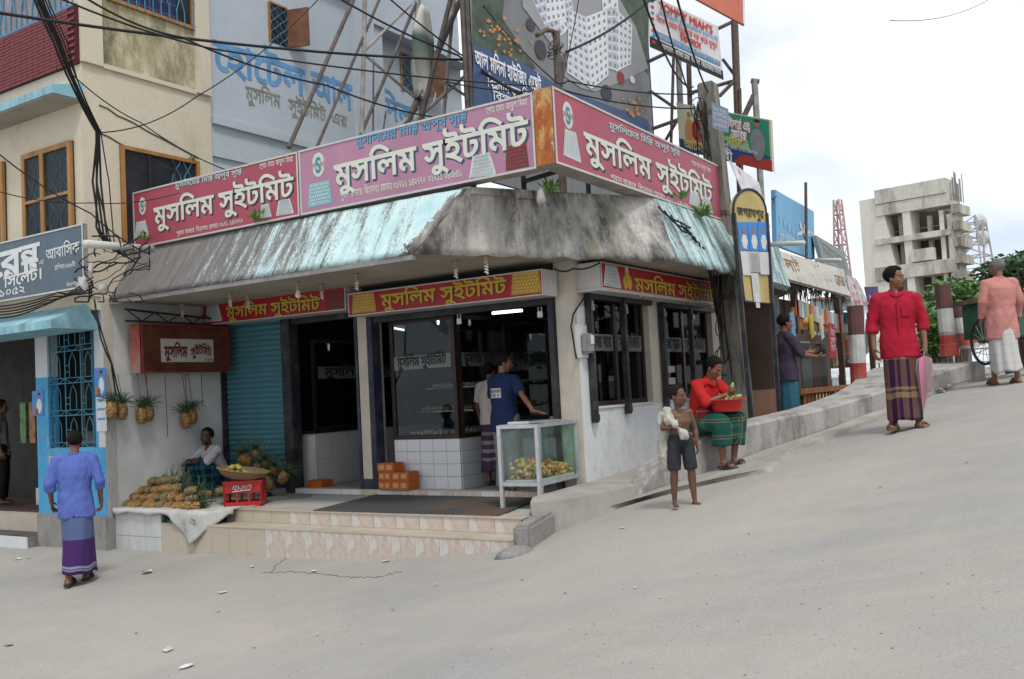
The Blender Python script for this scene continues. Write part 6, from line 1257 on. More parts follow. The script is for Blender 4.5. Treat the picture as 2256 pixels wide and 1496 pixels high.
tower('slender red and white lattice mast above the stall roofs', 1845, 1850, 440, 760, 85, 1.4, .35, TWR2); tower('broad pale lattice tower with dishes right of the concrete building', 2134, 2140, 480, 760, 95, 3.4, 1.6, TWR, ((2150, 490), (2155, 524), (2112, 522), (2112, 545)))
b = atD(2167, 640, 90); tw = thing('antenna_mast', 'thin antenna mast right of the broad tower', 'mast', (b.x, b.y, -1.9)); MB().tube([(b.x, b.y, -1.9), atD(2164, 485, 90)], .1, 6).build('pole', TWR, tw); MB().lathe([(.25, -.4), (.25, .4)], atD(2166, 532, 90), 8).build('antenna', TWR, tw)
# blue house and market roofs beyond the kerb, on the low ground
bh_ = thing('pale_blue_house', 'pale blue two storey house seen under the stall awning', 'house', atD(1850, 790, 34)); HBm = mat('pale_blue_house_paint', (.38, .50, .55), .8, .15, 1, dirt=(.25, .28, .28), dirt_amt=.4)
def hpanel(name, pl, pr, pt, pb, D, m, th=.2):
    a, b, c, d = atD(pl, pt, D), atD(pr, pt - .05 * (pr - pl), D), atD(pr, pb, D), atD(pl, pb, D); n = (b - a).cross(d - a).normalized(); n = n if n.dot(EYE - a) > 0 else -n; return MB().poly([a, b, c, d], -n * th).build(name, m, bh_)
hpanel('wall', 1812, 1905, 690, 850, 34, HBm, 4); hpanel('balcony', 1808, 1890, 662, 682, 32.8, HBm, 1.2); hpanel('roof_edge', 1808, 1880, 655, 660, 32.6, mat('red_roof_edge', (.4, .14, .12), .8), 1.5); hpanel('sill_band', 1808, 1900, 722, 734, 33.6, mat('stained_band', (.22, .23, .22), .9, .3, 2), .5)
for x, y in ((1838, 705), (1862, 703), (1842, 768), (1868, 766)):
    w = hpanel('window', x, x + 14, y - 14, y + 10, 33.9, DGL, .05)
    for q in (2, 5, 8, 11): hpanel('window_bar', x + q, x + q + 1, y - 14, y + 10, 33.8, BLUEP, .03)
tin = mat('bleached_tarp', (.55, .57, .58), .6, .3, 1.5, dirt=(.25, .26, .27), dirt_amt=.6)
for i, (pl, pr, pt, pb, D) in enumerate(((1828, 1878, 806, 832, 26), (1884, 1935, 800, 836, 24), (1905, 1975, 812, 850, 21), (1850, 1900, 826, 852, 22), (1930, 1990, 800, 830, 28))):
    k = thing('market_tarp', 'bleached market stall roof below the kerb, %s' % ('farthest left', 'behind the red and white post', 'nearest the man in red', 'low beside the post foot', 'behind the man in red')[i], 'roof', atD(pl, pb, D), 'market roofs below the kerb'); a, b, c, d = atD(pl, pt, D + 2), atD(pr, pt, D + 2), atD(pr, pb, D), atD(pl, pb, D); MB().poly([a, b, c, d], (0, 0, -.06)).build('sheet', tin, k)
    for c_ in (a, b, c, d): MB().tube([c_, V((c_.x, c_.y, -1.9))], .04, 5).build('pole', PIPE, k)
# ------------------------------------------------------------------ trees
BARK = mat('tree_bark', (.10, .08, .06), .9, .3, 6, .4, 20)
def leafmat(name, c): 
    t = NT(name); g = t.n('ShaderNodeObjectInfo'); f = t.noise(t.co('Object'), .9, 3); t.col(t.ramp(f, [(.3, tuple(k * .6 for k in c)), (.7, tuple(min(1, k * 1.5) for k in c))])); t.set(Roughness=.6); t.b.inputs['Transmission Weight'].default_value = 0; return t.m
def tree(lab, base, h, clumps, leaf, nl, m, group=None, name='tree'):
    """trunk with limbs to each clump; crown of separate leaf faces"""
    base = V(base); t = thing(name, lab, 'tree', base, group); fork = base + V((0, 0, h * .45)); mb = MB(); mb.tube([base, base.lerp(fork, .5) + V((.1, 0, 0)), fork], [h * .035, h * .028, h * .02], 8)
    for c, r in clumps: mb.tube([fork - V((0, 0, h * .1)), fork.lerp(V(c), .55) + V((0, 0, .1)), V(c)], [h * .018, h * .012, h * .004], 6)
    mb.build('trunk', BARK, t, smooth=True); lb_ = MB()
    for c, r in clumps:
        c = V(c)
        for i in range(nl):
            d = V((random.gauss(0, 1), random.gauss(0, 1), random.gauss(0, 1))).normalized() * (random.random() ** .45); p = c + V((d.x * r[0], d.y * r[0], d.z * r[1])); a = V((jit(1), jit(1), jit(.5))).normalized(); b = a.cross(V((jit(1), jit(1), jit(1)))).normalized(); L = leaf * random.uniform(.6, 1.3)
            lb_.add([p - a * L, p + b * L * .42, p + a * L, p - b * L * .42], [(0, 1, 2, 3)])
    lb_.build('crown', m, t); return t
LG1, LG2 = leafmat('dark_leaf', (.045, .095, .035)), leafmat('fresh_leaf', (.085, .18, .04))
D = 48; cl = [(atD(x, y, D + dz), (r, r * .42)) for x, y, r, dz in ((2190, 598, 1.1, 0), (2215, 588, 1.2, 1), (2240, 580, 1.3, -1), (2262, 590, 1.5, 0), (2180, 620, .6, 1), (2225, 612, 1.0, 0), (2290, 600, 2, 0), (2250, 615, 1.3, 2), (2270, 570, 1.2, 1))]; bp = atD(2262, 780, D); tree('spreading dark green tree behind the old man', (bp.x, bp.y, -1.9), 9, cl, .2, 230, LG1)
D = 36; cl = [(atD(x, y, D + dz), (r, r * .75)) for x, y, r, dz in ((2075, 650, .8, 0), (2100, 640, .8, 1), (2125, 655, .9, 0), (2060, 690, .7, 0), (2110, 680, 1.0, 0), (2150, 670, .8, 1), (2140, 640, .5, 0))]; bp = atD(2105, 800, D); tree('bushy bright green tree behind the red and white posts', (bp.x, bp.y, -1.9), 4.5, cl, .14, 220, LG2)
D = 22; cl = [(atD(x, y, D + dz), (r, r * .8)) for x, y, r, dz in ((2052, 705, .4, 0), (2058, 740, .45, .3), (2070, 765, .4, 0), (2048, 760, .35, 0))]; bp = atD(2058, 850, D); tree('small green shrub behind the broken post', (bp.x, bp.y, -1.9), 3.0, cl, .1, 260, LG2, name='shrub')
D = 60; cl = [(atD(x, y, D + dz), (r, r * .6)) for x, y, r, dz in ((2165, 660, 1.6, 0), (2190, 655, 1.6, 2), (2215, 660, 1.8, 0), (2245, 655, 2, 0), (2275, 660, 2, 0))]; bp = atD(2220, 760, D); tree('low dark green trees line beyond the cart', (bp.x, bp.y, -1.9), 6, cl, .24, 200, LG1)
# weeds on the canopy and ledges
WEED = leafmat('weed_leaf', (.09, .2, .03))
def weed(lab, p, r, n, leaf, m=WEED):
    t = thing('weed', lab, 'plant', p, 'weeds growing on the canopy'); mb = MB(); st_ = MB()
    for i in range(n):
        d = V((jit(1), jit(1), random.uniform(.1, 1.2))).normalized() * r * random.uniform(.4, 1); q = V(p) + d; st_.tube([p, V(p) + d * .6 + V((0, 0, .02)), q], .003, 4); a = d.normalized() * leaf; b = a.cross(V((jit(1), jit(1), 1))).normalized() * leaf * .35; mb.add([q - a * .4, q + b, q + a, q - b], [(0, 1, 2, 3)])
    st_.build('stems', m, t); mb.build('leaves', m, t)
weed('leafy weed growing at the foot of the first crimson sign', atY(567, 488, 7.72), .14, 26, .06); weed('weed with pink flowers at the left end of the crimson sign', atY(318, 528, 7.75), .14, 22, .04); weed('grass tuft on the canopy under the right crimson sign', atX(1548, 478, -4.3), .16, 60, .06); weed('small weed on the ochre window corner', atX(424, 357, XL + .03), .09, 24, .035); weed('thin weed at the canopy bend under the right crimson sign', atX(1500, 440, -4.3), .12, 18, .05); weed('weeds behind the gap under the corner signs', V((-5.0, 8.7, 3.72)), .2, 40, .06)
# ------------------------------------------------------------------ pineapples
def m_pine():
    t = NT('pineapple_skin'); oi = t.n('ShaderNodeObjectInfo'); v = t.co('Object'); vo = t.n('ShaderNodeTexVoronoi'); vo.inputs['Scale'].default_value = 52; t.l(v, vo.inputs['Vector'])
    c = t.ramp(oi.outputs['Random'], [(0, (.18, .155, .06)), (.35, (.30, .20, .07)), (.65, (.46, .20, .05)), (1, (.52, .25, .07))]); c = t.mix(t.ramp(t.noise(v, 12, 3), [(.4, 0.0), (.7, .6)]), c, (.16, .13, .05)); c = t.mix(t.ramp(vo.outputs['Distance'], [(.34, 0.0), (.68, .75)]), c, (.07, .05, .022)); c = t.mix(t.ramp(vo.outputs['Distance'], [(.08, .7), (.2, 0.0)]), c, (.3, .24, .13)); t.col(c); t.set(Roughness=.6); t.bump(vo.outputs['Distance'], .6, .01); return t.m
PINE = m_pine(); CROWN = leafmat('pineapple_leaf', (.055, .11, .05))
def pine_meshes():
    mb = MB(); n, m = 32, 20; rg = []
    for i in range(m + 1):
        s = i / m; a = -pi / 2 + pi * (.04 + .92 * s); r0 = .062 * cos(a) ** .55; z = .1 + .098 * sin(a)
        rg.append([V(((r0 * (1 + .07 * (.5 + .5 * cos(8 * (2 * pi * j / n) + i * 1.55)) * (.5 + .5 * cos(8 * (2 * pi * j / n) - i * 1.55)))) * cos(2 * pi * j / n), (r0 * (1 + .07 * cos(8 * (2 * pi * j / n) + i * 1.55))) * sin(2 * pi * j / n), z)) for j in range(n)])
    mb.rings(rg); body = mb.mesh('body', True); body.materials.append(PINE); cr_ = []
    for L in (1.0, .6):
        mb = MB()
        for k in range(30):
            az_ = k * 2.4; el = 1.45 - 1.15 * (1 - k / 30) + jit(.15); ln = (.07 + .12 * (1 - abs(k / 30 - .45))) * L; d = V((cos(az_) * cos(el), sin(az_) * cos(el), sin(el))); s = V((-sin(az_), cos(az_), 0)); pts = []
            for q in range(4):
                t_ = q / 3; p = V((0, 0, .19)) + d * ln * t_ + V((d.x, d.y, 0)) * .05 * t_ * t_ * L - V((0, 0, .05 * t_ * t_ * (1 - k / 40))); w = .011 * (1 - t_ * .93); up = V((-d.x, -d.y, 1)) * .004
                pts += [p - s * w + up, p - V((0, 0, .002)), p + s * w + up]
            mb.add(pts, [(q * 3 + e, q * 3 + e + 1, q * 3 + e + 4, q * 3 + e + 3) for q in range(3) for e in (0, 1)])
        me = mb.mesh('crown'); me.materials.append(CROWN); cr_.append(me)
    return body, cr_
PBODY, PCROWN = pine_meshes()
def pineapple(lab, grp, c, axis, sc, crown=0):
    t = thing('pineapple', lab, 'pineapple', c, grp); ax = V(axis).normalized(); q = V((0, 0, 1)).rotation_difference(ax).to_euler(); t.rotation_euler = q; t.scale = (sc,) * 3
    for me, nm in ((PBODY, 'body'), (PCROWN[crown], 'crown')):
        o = bpy.data.objects.new(nm, me); COL.objects.link(o); o.parent = t
    return t
def cp(x, y): return 180 + x / 3.5615, 820 + y / 3.5615
rows = [('top row', 7.90, [(345, 845), (405, 850), (450, 866), (495, 860), (545, 862), (600, 865), (685, 855)]), ('second row', 7.78, [(360, 912), (410, 920), (465, 930), (518, 925), (565, 925), (620, 925), (693, 925)]), ('third row', 7.64, [(320, 972), (370, 980), (425, 985), (480, 990), (533, 985), (585, 985), (640, 990), (705, 985), (765, 1000), (825, 938), (830, 1002)]), ('bottom row', 7.52, [(345, 1045), (390, 1045), (440, 1045), (505, 1050), (560, 1050), (610, 1055), (670, 1060), (735, 1055), (785, 1060), (850, 1065)])]
fwd = V((-.54, .84, 0)); ORD = 'first second third fourth fifth sixth seventh eighth ninth tenth eleventh twelfth'.split()
for nm, Y, pts in rows:
    for k, (x, y) in enumerate(pts):
        p = atY(*cp(x, y), Y); ax = V((-.42 + jit(.35), .85 + jit(.2), .05 + jit(.25))) if k < len(pts) - 2 else V((.95, .35 + jit(.2), .15)); sc = random.uniform(.90, 1.12) * (1.08 if nm == 'top row' else 1.0); pineapple('%s pineapple from the left in the %s of the stacked pile on the sacking' % (ORD[k], nm), 'pineapples stacked on the sacking', p - ax.normalized() * .03, ax, sc, 0 if k >= len(pts) - 3 else 1)
# filling behind the visible faces
for k in range(4): pineapple('pineapple half hidden behind the stacked pile by the white wall', 'pineapples behind the pile', V((-10.7 + k * .3, 8.05 + jit(.05), .5 + .05 * (k % 2))), V((.4 + jit(.3), .8, .1)), 1.0, 1)
for k, (x, y) in enumerate(((1330, 720), (1400, 700), (1470, 760), (1440, 850), (1350, 800), (1500, 925), (1410, 935), (1330, 880), (1560, 870), (1260, 720), (1520, 800))):
    p = atY(*cp(x, y), 8.75 + .06 * (k % 4)); pineapple('leafy pineapple in the loose heap against the blue shutter, ' + ('at the top left', 'topmost', 'top right', 'in the centre', 'left of centre', 'lowest, on the right', 'lowest, in the middle', 'low on the left', 'at the far right', 'behind the seller', 'right of centre')[k], 'pineapples heaped by the shutter', p, V((jit(.8), -.35 + jit(.4), .75)), 1.05, 0)
for k, ((x, y), lab) in enumerate((((246, 905), 'orange pineapple of the pair hanging beside the pillar'), ((268, 908), 'dark green pineapple of the pair hanging beside the pillar'), ((311, 918), 'dark pineapple of the middle hanging pair'), ((328, 912), 'orange pineapple of the middle hanging pair'), ((411, 928), 'orange pineapple of the right hanging pair'), ((424, 920), 'dark pineapple of the right hanging pair'))):
    p = atX(x, y, XL + .12); t = pineapple(lab, 'pineapples hung on the white wall', p - V((0, 0, .1)), V((jit(.15), jit(.15), 1)), 1.12, 0); w = wire('string holding the ' + lab.split(' of')[0] + (' by the pillar', ' of the dark green kind', ' in the middle pair', ' right in the middle pair', ' of the right pair', ' in the right pair')[k], [p + V((0, 0, .25)), V((XL + .06, p.y, 2.12))], .006, 'strings of the hanging pineapples', 0, 'hanging_string', mat('jute_string', (.2, .14, .08), .9))
# ------------------------------------------------------------------ sacking over the ledge
SACK = mat('woven_white_sacking', (.50, .49, .47), .85, .15, 5, .35, 120, dirt=(.3, .28, .25), dirt_amt=.5)
sk = thing('white_sacking', 'white woven sacking spread under the pineapples and hanging over the step', 'cloth', (-9.9, 7.6, .42)); mb = MB(); nu, nv = 60, 22; vs = []
for j in range(nv + 1):
    for i in range(nu + 1):
        u, v = i / nu, j / nv; x = -10.86 + 1.95 * u; drop = .06 + .03 * noise.noise(V((u * 9, 0, 0))) + .34 * max(0, 1 - abs((u - .78) / .2)) ** .8; L = .62 + drop; s = v * L
        ye = 7.372 if u < .5 else 7.372 + .34 * max(0, (u - .83)) * 5 * 0
        if s < .62: y = 7.98 - s; z = .427 + .012 * noise.noise(V((x * 5, y * 5, 0)))
        else: y = 7.365 - .02 * sin(x * 14) * (s - .62) * 4 - .02; z = .427 - (s - .62)
        if .5 < u and y < 7.69: y = 7.69 - (7.69 - y) * (1 if u < .9 else max(0.1, 1 - (u - .9) * 8)); z = z if s >= .62 else z
        vs.append((x + .01 * noise.noise(V((v * 4, u * 6, 2))), y, z + .004))
mb.add(vs, [(j * (nu + 1) + i, (j + 1) * (nu + 1) + i, (j + 1) * (nu + 1) + i + 1, j * (nu + 1) + i + 1) for j in range(nv) for i in range(nu)]); so = mb.build('cloth', SACK, sk, smooth=True); md = so.modifiers.new('th', 'SOLIDIFY'); md.thickness = .004
letter(sk, 'LTD.', flat('sack_print', (.05, .05, .06)), (-9.32, 7.318, .30), (.94, 0, -.25), (.25, 0, .94), NA, width=.12, height=.05, bold=.01, lift=.004); letter(sk, 'STD LOT', flat('sack_print', (.05, .05, .06)), (-9.45, 7.318, .33), (.25, 0, -.94), (.94, 0, .25), NA, width=.16, height=.03, bold=.0, lift=.004)
# crates
def crate(lab, o, ux, uy, L, W, H, m, nslot, script=None, grp=None):
    """bottle crate: slotted sides, open top"""
    o, ux, uy = V(o), V(ux).normalized(), V(uy).normalized(); t = thing('bottle_crate', lab, 'crate', o, grp); th = .018
    for (a, d, n_out, ln, k) in ((o, ux, -uy, L, nslot), (o + uy * W, ux, uy, L, nslot), (o, uy, -ux, W, 1), (o + ux * L, uy, ux, W, 1)):
        mb = MB(); z0, z1 = H * .16, H * .52; n_in = -n_out
        mb.obox(a, d * ln, n_in * th, UZ * z0); mb.obox(a + UZ * z1, d * ln, n_in * th, UZ * (H - z1)); sw = ln / (k * 2 + 1) if k > 1 else ln / 3
        for i in range(k + 1): mb.obox(a + d * (ln * i / k if k > 1 else i * (ln - sw)) - d * (sw * .4 * (i / k) if k > 1 else 0) + UZ * z0, d * (sw * .4 if k > 1 else sw), n_in * th, UZ * (z1 - z0))
        mb.obox(a + n_out * .006 + UZ * (H - .03), d * ln, n_in * .01, UZ * .03); mb.build('side', m, t)
    MB().obox(o + UZ * .01 + ux * .01 + uy * .01, ux * (L - .02), uy * (W - .02), UZ * .015).build('bottom', m, t)
    if script:
        c = o + ux * (L * .5 - .12) + UZ * (H * .63) - uy * .008
        for s in script: MB().tube([c + ux * a + UZ * b for a, b in s], .006, 6).build('white_script', flat('crate_white', (.7, .7, .7)), t, smooth=True)
    return t
CR = mat('red_crate_plastic', (.38, .016, .014), .38, .12, 8); cr0 = atZ(493, 1117, .43); ux_ = V((.80, .60, 0)); uy_ = V((-.60, .80, 0))
crate('red plastic bottle crate with white script carrying the fruit basket', cr0, ux_, uy_, .46, .30, .30, CR, 3, [[(0, .02), (.02, .05), (.05, .05), (.045, .02), (.02, .015), (.06, .0)], [(.07, .06), (.075, .0), (.09, .035), (.105, .0)], [(.12, .05), (.12, .0), (.145, .045), (.12, .05)], [(.16, .0), (.165, .055), (.185, .02), (.19, .06)], [(.2, .06), (.225, .05), (.21, .0), (.0, -.015)]])
crate('green plastic bottle crate tucked under the sacking on the lower step', (-9.90, 7.43, .268), UX, UY, .40, .26, .135, mat('green_crate_plastic', (.012, .19, .06), .4, .15, 8), 3); crate('dark blue crate under the sacking right of the green one', (-9.48, 7.44, .268), UX, UY, .36, .25, .13, mat('navy_crate_plastic', (.02, .025, .06), .4, .2, 8), 3)
# basket with mangoes
bc = atZ(492, 1056, .76) if False else cr0 + ux_ * .2 + uy_ * .15 + UZ * .31
bk = thing('wicker_basket', 'shallow round wicker basket of green mangoes tilted on the red crate', 'basket', bc); tilt = Matrix.Rotation(.16, 3, V((-.54, .84, 0))); WK = mat('old_wicker', (.20, .13, .07), .8, .35, 30, .5, 90)
pr = [(.06, 0), (.2, .015), (.27, .055), (.31, .11), (.315, .115), (.30, .115), (.26, .07), (.19, .03), (.05, .015)]
mb = MB(); mb.rings([[bc + tilt @ V((r * cos(2 * pi * j / 40), r * sin(2 * pi * j / 40), z + .004 * cos(j * pi))) for j in range(40)] for r, z in pr]); mb.build('bowl', WK, bk, smooth=True); MB().tube([bc + tilt @ V((.312 * cos(2 * pi * j / 40), .312 * sin(2 * pi * j / 40), .115)) for j in range(41)], .011, 7, caps=False).build('rim', WK, bk, smooth=True)
MG = mat('green_yellow_mango', (.33, .31, .06), .4, .35, 9)
for i in range(11):
    a = i * 2.4; r = .03 + .035 * sqrt(i); p = bc + tilt @ V((-.1 + r * cos(a), -.02 + r * sin(a), .07 + (.06 if i < 3 else .0))); m_ = thing('mango', 'yellow-green mango piled in the wicker basket', 'mango', p, 'mangoes in the basket'); MB().ell(p, (.052, .04, .036), 14, 9, Matrix.Rotation(a, 3, 'Z') @ Matrix.Rotation(.3, 3, 'Y')).build('fruit', MG, m_, smooth=True)
# folded things left of the seller
crumple('black_sandals', 'dark bundle of sandals and bags on the landing right of the red crate', atZ(585, 1090, .45), .09, flat('black_bundle', (.02, .02, .022)), 'bundle', None, .4)
MB_s = tag(MB().poly([atZ(x, y, .421) for x, y in ((455, 1112), (560, 1092), (660, 1086), (690, 1092), (600, 1102), (560, 1118))], (0, 0, .006)).build('jute_sack', mat('flat_grey_sack', (.26, .25, .23), .9, .3, 9, .4, 60)), 'flattened grey sack on the landing beneath the pineapple heap', 'sack')
# doormat
def m_doormat():
    t = NT('ribbed_rubber_mat'); v = t.co('Object', (1, 1, 1), (0, 0, .7)); s = t.sep(v); a = t.math('SINE', t.math('MULTIPLY', s[0], 150)); b = t.math('SINE', t.math('MULTIPLY', s[1], 150)); h = t.math('MULTIPLY', a, b); c = t.ramp(t.noise(t.co('Object'), 1.3, 4, .6), [(.42, (.045, .05, .05)), (.52, (.05, .065, .05)), (.6, (.11, .055, .04))]); c = t.mix(t.ramp(h, [(.3, 0.0), (.6, .5)]), c, (.1, .1, .1)); t.col(c); t.set(Roughness=.75); t.bump(h, .5, .006); return t.m
tag(MB().poly([atZ(x, y, .422) for x, y in ((690, 1126), (1100, 1137), (1192, 1098), (836, 1089))], (0, 0, .012)).build('door_mat', m_doormat()), 'wide dark ribbed rubber doormat on the landing', 'doormat')
# orange cartons
OC = mat('orange_carton', (.42, .10, .015), .5, .12, 6); OCL = flat('carton_print', (.5, .3, .12))
x0c = atY(836, 1055, 9.13).x
for i, (dx, k, w, lab) in enumerate(((0, 0, .21, 'orange carton at the lower left of the small stack'), (.215, 0, .28, 'orange carton at the lower right of the small stack'), (0, 1, .21, 'orange carton in the middle left of the small stack'), (.215, 1, .28, 'orange carton in the middle right of the small stack'), (.0, 2, .27, 'topmost orange carton of the small stack by the pier'))):
    o = V((x0c + dx + jit(.006), 9.10 + jit(.01), .493 + k * .112)); t = thing('sweet_carton', lab, 'carton', o, 'orange sweet cartons by the pier'); MB().box(o.x, o.x + w, o.y, o.y + .2, o.z, o.z + .11).build('box', OC, t, bevel=.004)
    for q in range(2): shape(t, 'printed_label', OCL, (o.x + w * (.12 + .45 * q), o.y, o.z + .03), UX, UZ, NA, [(0, 0), (w * .3, 0), (w * .3, .05), (w * .15, .06), (0, .05)], .003)
t = thing('sweet_carton', 'opened orange carton on the floor of the left doorway', 'carton', (-9.3, 9.3, .49), 'orange sweet cartons by the pier'); MB().box(-9.35, -9.1, 9.28, 9.5, .493, .58).build('box', OC, t)
# ------------------------------------------------------------------ glass snack case
lat, dpt = V((.8417, .5399, 0)), V((-.5399, .8417, 0)); Bc = lat * .205 + dpt * 9.72; ca, sa = cos(radians(30)), sin(radians(30)); du = lat * ca - dpt * sa; dv = lat * sa + dpt * ca; CW, CL = .45, .90; A0 = Bc - du * CW
sc2 = thing('glass_snack_case', 'aluminium framed glass case full of fried pastries at the step corner', 'display case', V((A0.x, A0.y, .42))); AL = mat('brushed_aluminium', (.46, .47, .49), .38, .12, 14, metal=.45)
Z0, Zs, Z1 = .42, .70, 1.29; P = lambda a, b, z: A0 + du * a + dv * b + UZ * z; bw2 = .042
for a in (0, CW):
    for b in (0, CL): MB().obox(P(a, b, Z0) - du * bw2 / 2 - dv * bw2 / 2, du * bw2, dv * bw2, UZ * (Z1 - Z0)).build('leg', AL, sc2, bevel=.003)
for z in (Zs - .04, Z1 - .035):
    for b in (0, CL): MB().obox(P(bw2 / 2, b, z) - dv * bw2 * .45, du * (CW - bw2), dv * bw2 * .9, UZ * .038).build('rail', AL, sc2)
    for a in (0, CW): MB().obox(P(a, bw2 / 2, z) - du * bw2 * .45, dv * (CL - bw2), du * bw2 * .9, UZ * .038).build('rail', AL, sc2)
MB().obox(P(.02, .02, Zs - .012), du * (CW - .04), dv * (CL - .04), UZ * .012).build('floor_tray', AL, sc2)
GCASE = glassmat('greenish_case_glass', (.90, .965, .95), .022, .02, .012)
for a in (0, CW): MB().obox(P(a, .02, Zs) - du * .002, dv * (CL - .04), du * .004, UZ * (Z1 - Zs - .035)).build('pane', GCASE, sc2)
for b in (0, CL): MB().obox(P(.02, b, Zs) - dv * .002, du * (CW - .04), dv * .004, UZ * (Z1 - Zs - .035)).build('pane', GCASE, sc2)
MB().obox(P(.02, .02, Z1 - .012), du * (CW - .04), dv * (CL - .04), UZ * .005).build('top_pane', GCASE, sc2); MB().obox(P(.02, CL * .5, Zs + .005), du * (CW - .04), dv * .004, UZ * .42).build('divider', GCASE, sc2)
MB().obox(P(.06, .08, Z1 + .004), du * .2, dv * .1, UZ * .025).build('lid_handle', WHITE, sc2); MB().obox(P(.08, .4, Z1 + .004), du * .3, dv * .42, UZ * .012).build('lid', AL, sc2)
MB().obox(P(.03, .03, Zs + .001), du * (CW - .06), dv * (CL - .06), UZ * .015).build('paper_lining', flat('newsprint', (.5, .51, .5)), sc2)
sm = MB(); pts = [V((0, 0, .035)), V((.05, 0, 0)), V((-.03, .045, .0)), V((-.03, -.045, 0)), V((0, 0, -.012))]; sm.add(pts, [(0, 1, 2), (0, 2, 3), (0, 3, 1), (4, 2, 1), (4, 3, 2), (4, 1, 3)])
bm = bmesh.new(); sme2 = sm.mesh('pastry'); bm.from_mesh(sme2); bmesh.ops.bevel(bm, geom=list(bm.edges), offset=.010, segments=2, affect='EDGES'); bm.to_mesh(sme2); bm.free(); sme2.polygons.foreach_set('use_smooth', [True] * len(sme2.polygons))
FRY = mat('fried_pastry_crust', (.58, .34, .11), .55, .35, 25, .3, 60); FRY2 = mat('deep_fried_onion', (.50, .19, .04), .55, .4, 25, .4, 60); sme2.materials.append(FRY); sme3 = sme2.copy(); sme3.materials.clear(); sme3.materials.append(FRY2)
for i in range(290):
    b = random.random() ** .9; a = random.random(); lev = random.random(); hmax = .16 - .06 * b + .03 * sin(a * 5); p = P(.05 + a * (CW - .10), .05 + b * (CL - .1), Zs + .03 + lev * hmax); fr_ = .42 < b < .68
    o = put(sme3 if fr_ else sme2, 'fried_pastry', None, None, loc=p, rot=(jit(3.1), jit(3.1), jit(3.1))); o.scale = (1.22,) * 3; tag(o, 'dark orange fried fritter heaped in the middle of the glass case' if fr_ else 'triangular golden fried pastry heaped in the glass case', 'pastry', 'fritters in the glass case' if fr_ else 'pastries in the glass case')
# ------------------------------------------------------------------ litter
PAP = [flat('litter_%d' % i, c) for i, c in enumerate(((.62, .62, .62), (.55, .5, .4), (.5, .53, .6), (.35, .25, .16), (.5, .3, .06)))]
lit = [(490, 1310, .11, 0), (413, 1472, .13, 0), (693, 1262, .09, 0), (325, 1262, .2, 1), (556, 1250, .08, 0), (750, 1228, .07, 2), (850, 1240, .1, 0), (40, 1235, .12, 0), (63, 1233, .07, 0), (1230, 1138, .1, 4), (1080, 1075, .04, 0), (640, 1150, .05, 0), (370, 1437, .14, 1), (20, 1425, .1, 3), (865, 1345, .04, 4), (1520, 1000, .06, 0), (1830, 1014, .04, 0), (1245, 1310, .03, 3), (960, 1290, .04, 1), (480, 1352, .05, 1), (1370, 1165, .07, 1), (2040, 885, .05, 1), (560, 1430, .03, 3), (300, 1400, .04, 3), (1150, 1280, .03, 3), (1700, 1010, .03, 0), (1400, 1300, .03, 1), (700, 1400, .03, 1), (2130, 1020, .035, 3), (1650, 1180, .03, 3), (1940, 1075, .04, 3)]
spots = 'road in front of the steps', 'left foreground of the road', 'right side of the ramp', 'foot of the steps'
for i, (x, y, s, k) in enumerate(lit):
    s *= .68; p = atG(x, y); p.z = max(road_z(p.x, p.y), gnd(p.x, p.y)) + .008; n = 8; me = MB(); ps = [V((s * random.uniform(.3, .6) * cos(2 * pi * a / n) * 1.3, s * random.uniform(.3, .55) * sin(2 * pi * a / n), random.uniform(0, .18 * s))) for a in range(n)]; c = V((0, 0, .12 * s)); me.add([c] + ps, [(0, a + 1, (a + 1) % n + 1) for a in range(n)]); me.add([c - V((0, 0, .003))] + [q - V((0, 0, .003)) for q in ps], [(0, (a + 1) % n + 1, a + 1) for a in range(n)])
    o = me.build('litter_scrap', PAP[k], loc=p, rot=(0, 0, random.random() * 6)); w = ('white', 'buff', 'bluish', 'brown', 'yellow')[k]
    side = 'left of the steps' if x < 350 else 'below the tiled steps' if x < 1150 else 'by the walkway and ramp' if x < 1600 else 'on the upper ramp'
    tag(o, '%s scrap of litter lying on the road %s' % (w, side), 'litter', '%s litter scraps %s' % (w, side))
# rubbish swept against the kerb beyond the man in red
mb = MB(); RUB = mat('mixed_rubbish', (.38, .34, .28), .9, .6, 14)
for i in range(150):
    t_ = random.random(); p = atG(2055 + 110 * t_ + jit(10), 868 - 52 * t_ + jit(6)); s = random.uniform(.02, .06); p.z += s * .4 + .06 * (1 - t_) * random.random(); mb.ell(p, (s, s * random.uniform(.5, 1), s * random.uniform(.25, .6)), 6, 4, Matrix.Rotation(random.random() * 6, 3, 'Z'))
tag(mb.build('rubbish_heap', RUB), 'low heap of mixed rubbish swept against the kerb', 'rubbish', None, 'stuff')
for i in range(9): p = atG(2070 + 8 * i + jit(6), 858 - 4 * i + jit(5)); crumple('rubbish_bag', 'pale crumpled bag in the rubbish by the kerb', p + V((0, 0, .04)), .05 + .02 * (i % 3), PAP[i % 3], 'litter', 'crumpled bags in the rubbish', .5)
# small stones on the road
st_ = MB()
for i in range(150):
    x, y = random.uniform(0, 2256), random.uniform(1200, 1496) if i < 380 else random.uniform(950, 1250); p = atG(x, y)
    if p.y > 7.3 and p.x < -5: continue
    s = random.uniform(.0025, .0055); st_.ell((p.x, p.y, road_z(p.x, p.y) + s * .3), (s * random.uniform(.8, 1.6), s, s * .6), 6, 4)
tag(st_.build('loose_stones', mat('dark_pebbles', (.2, .19, .18), .9, .5, 30)), 'small dark stones scattered over the road', 'stones', None, 'stuff')
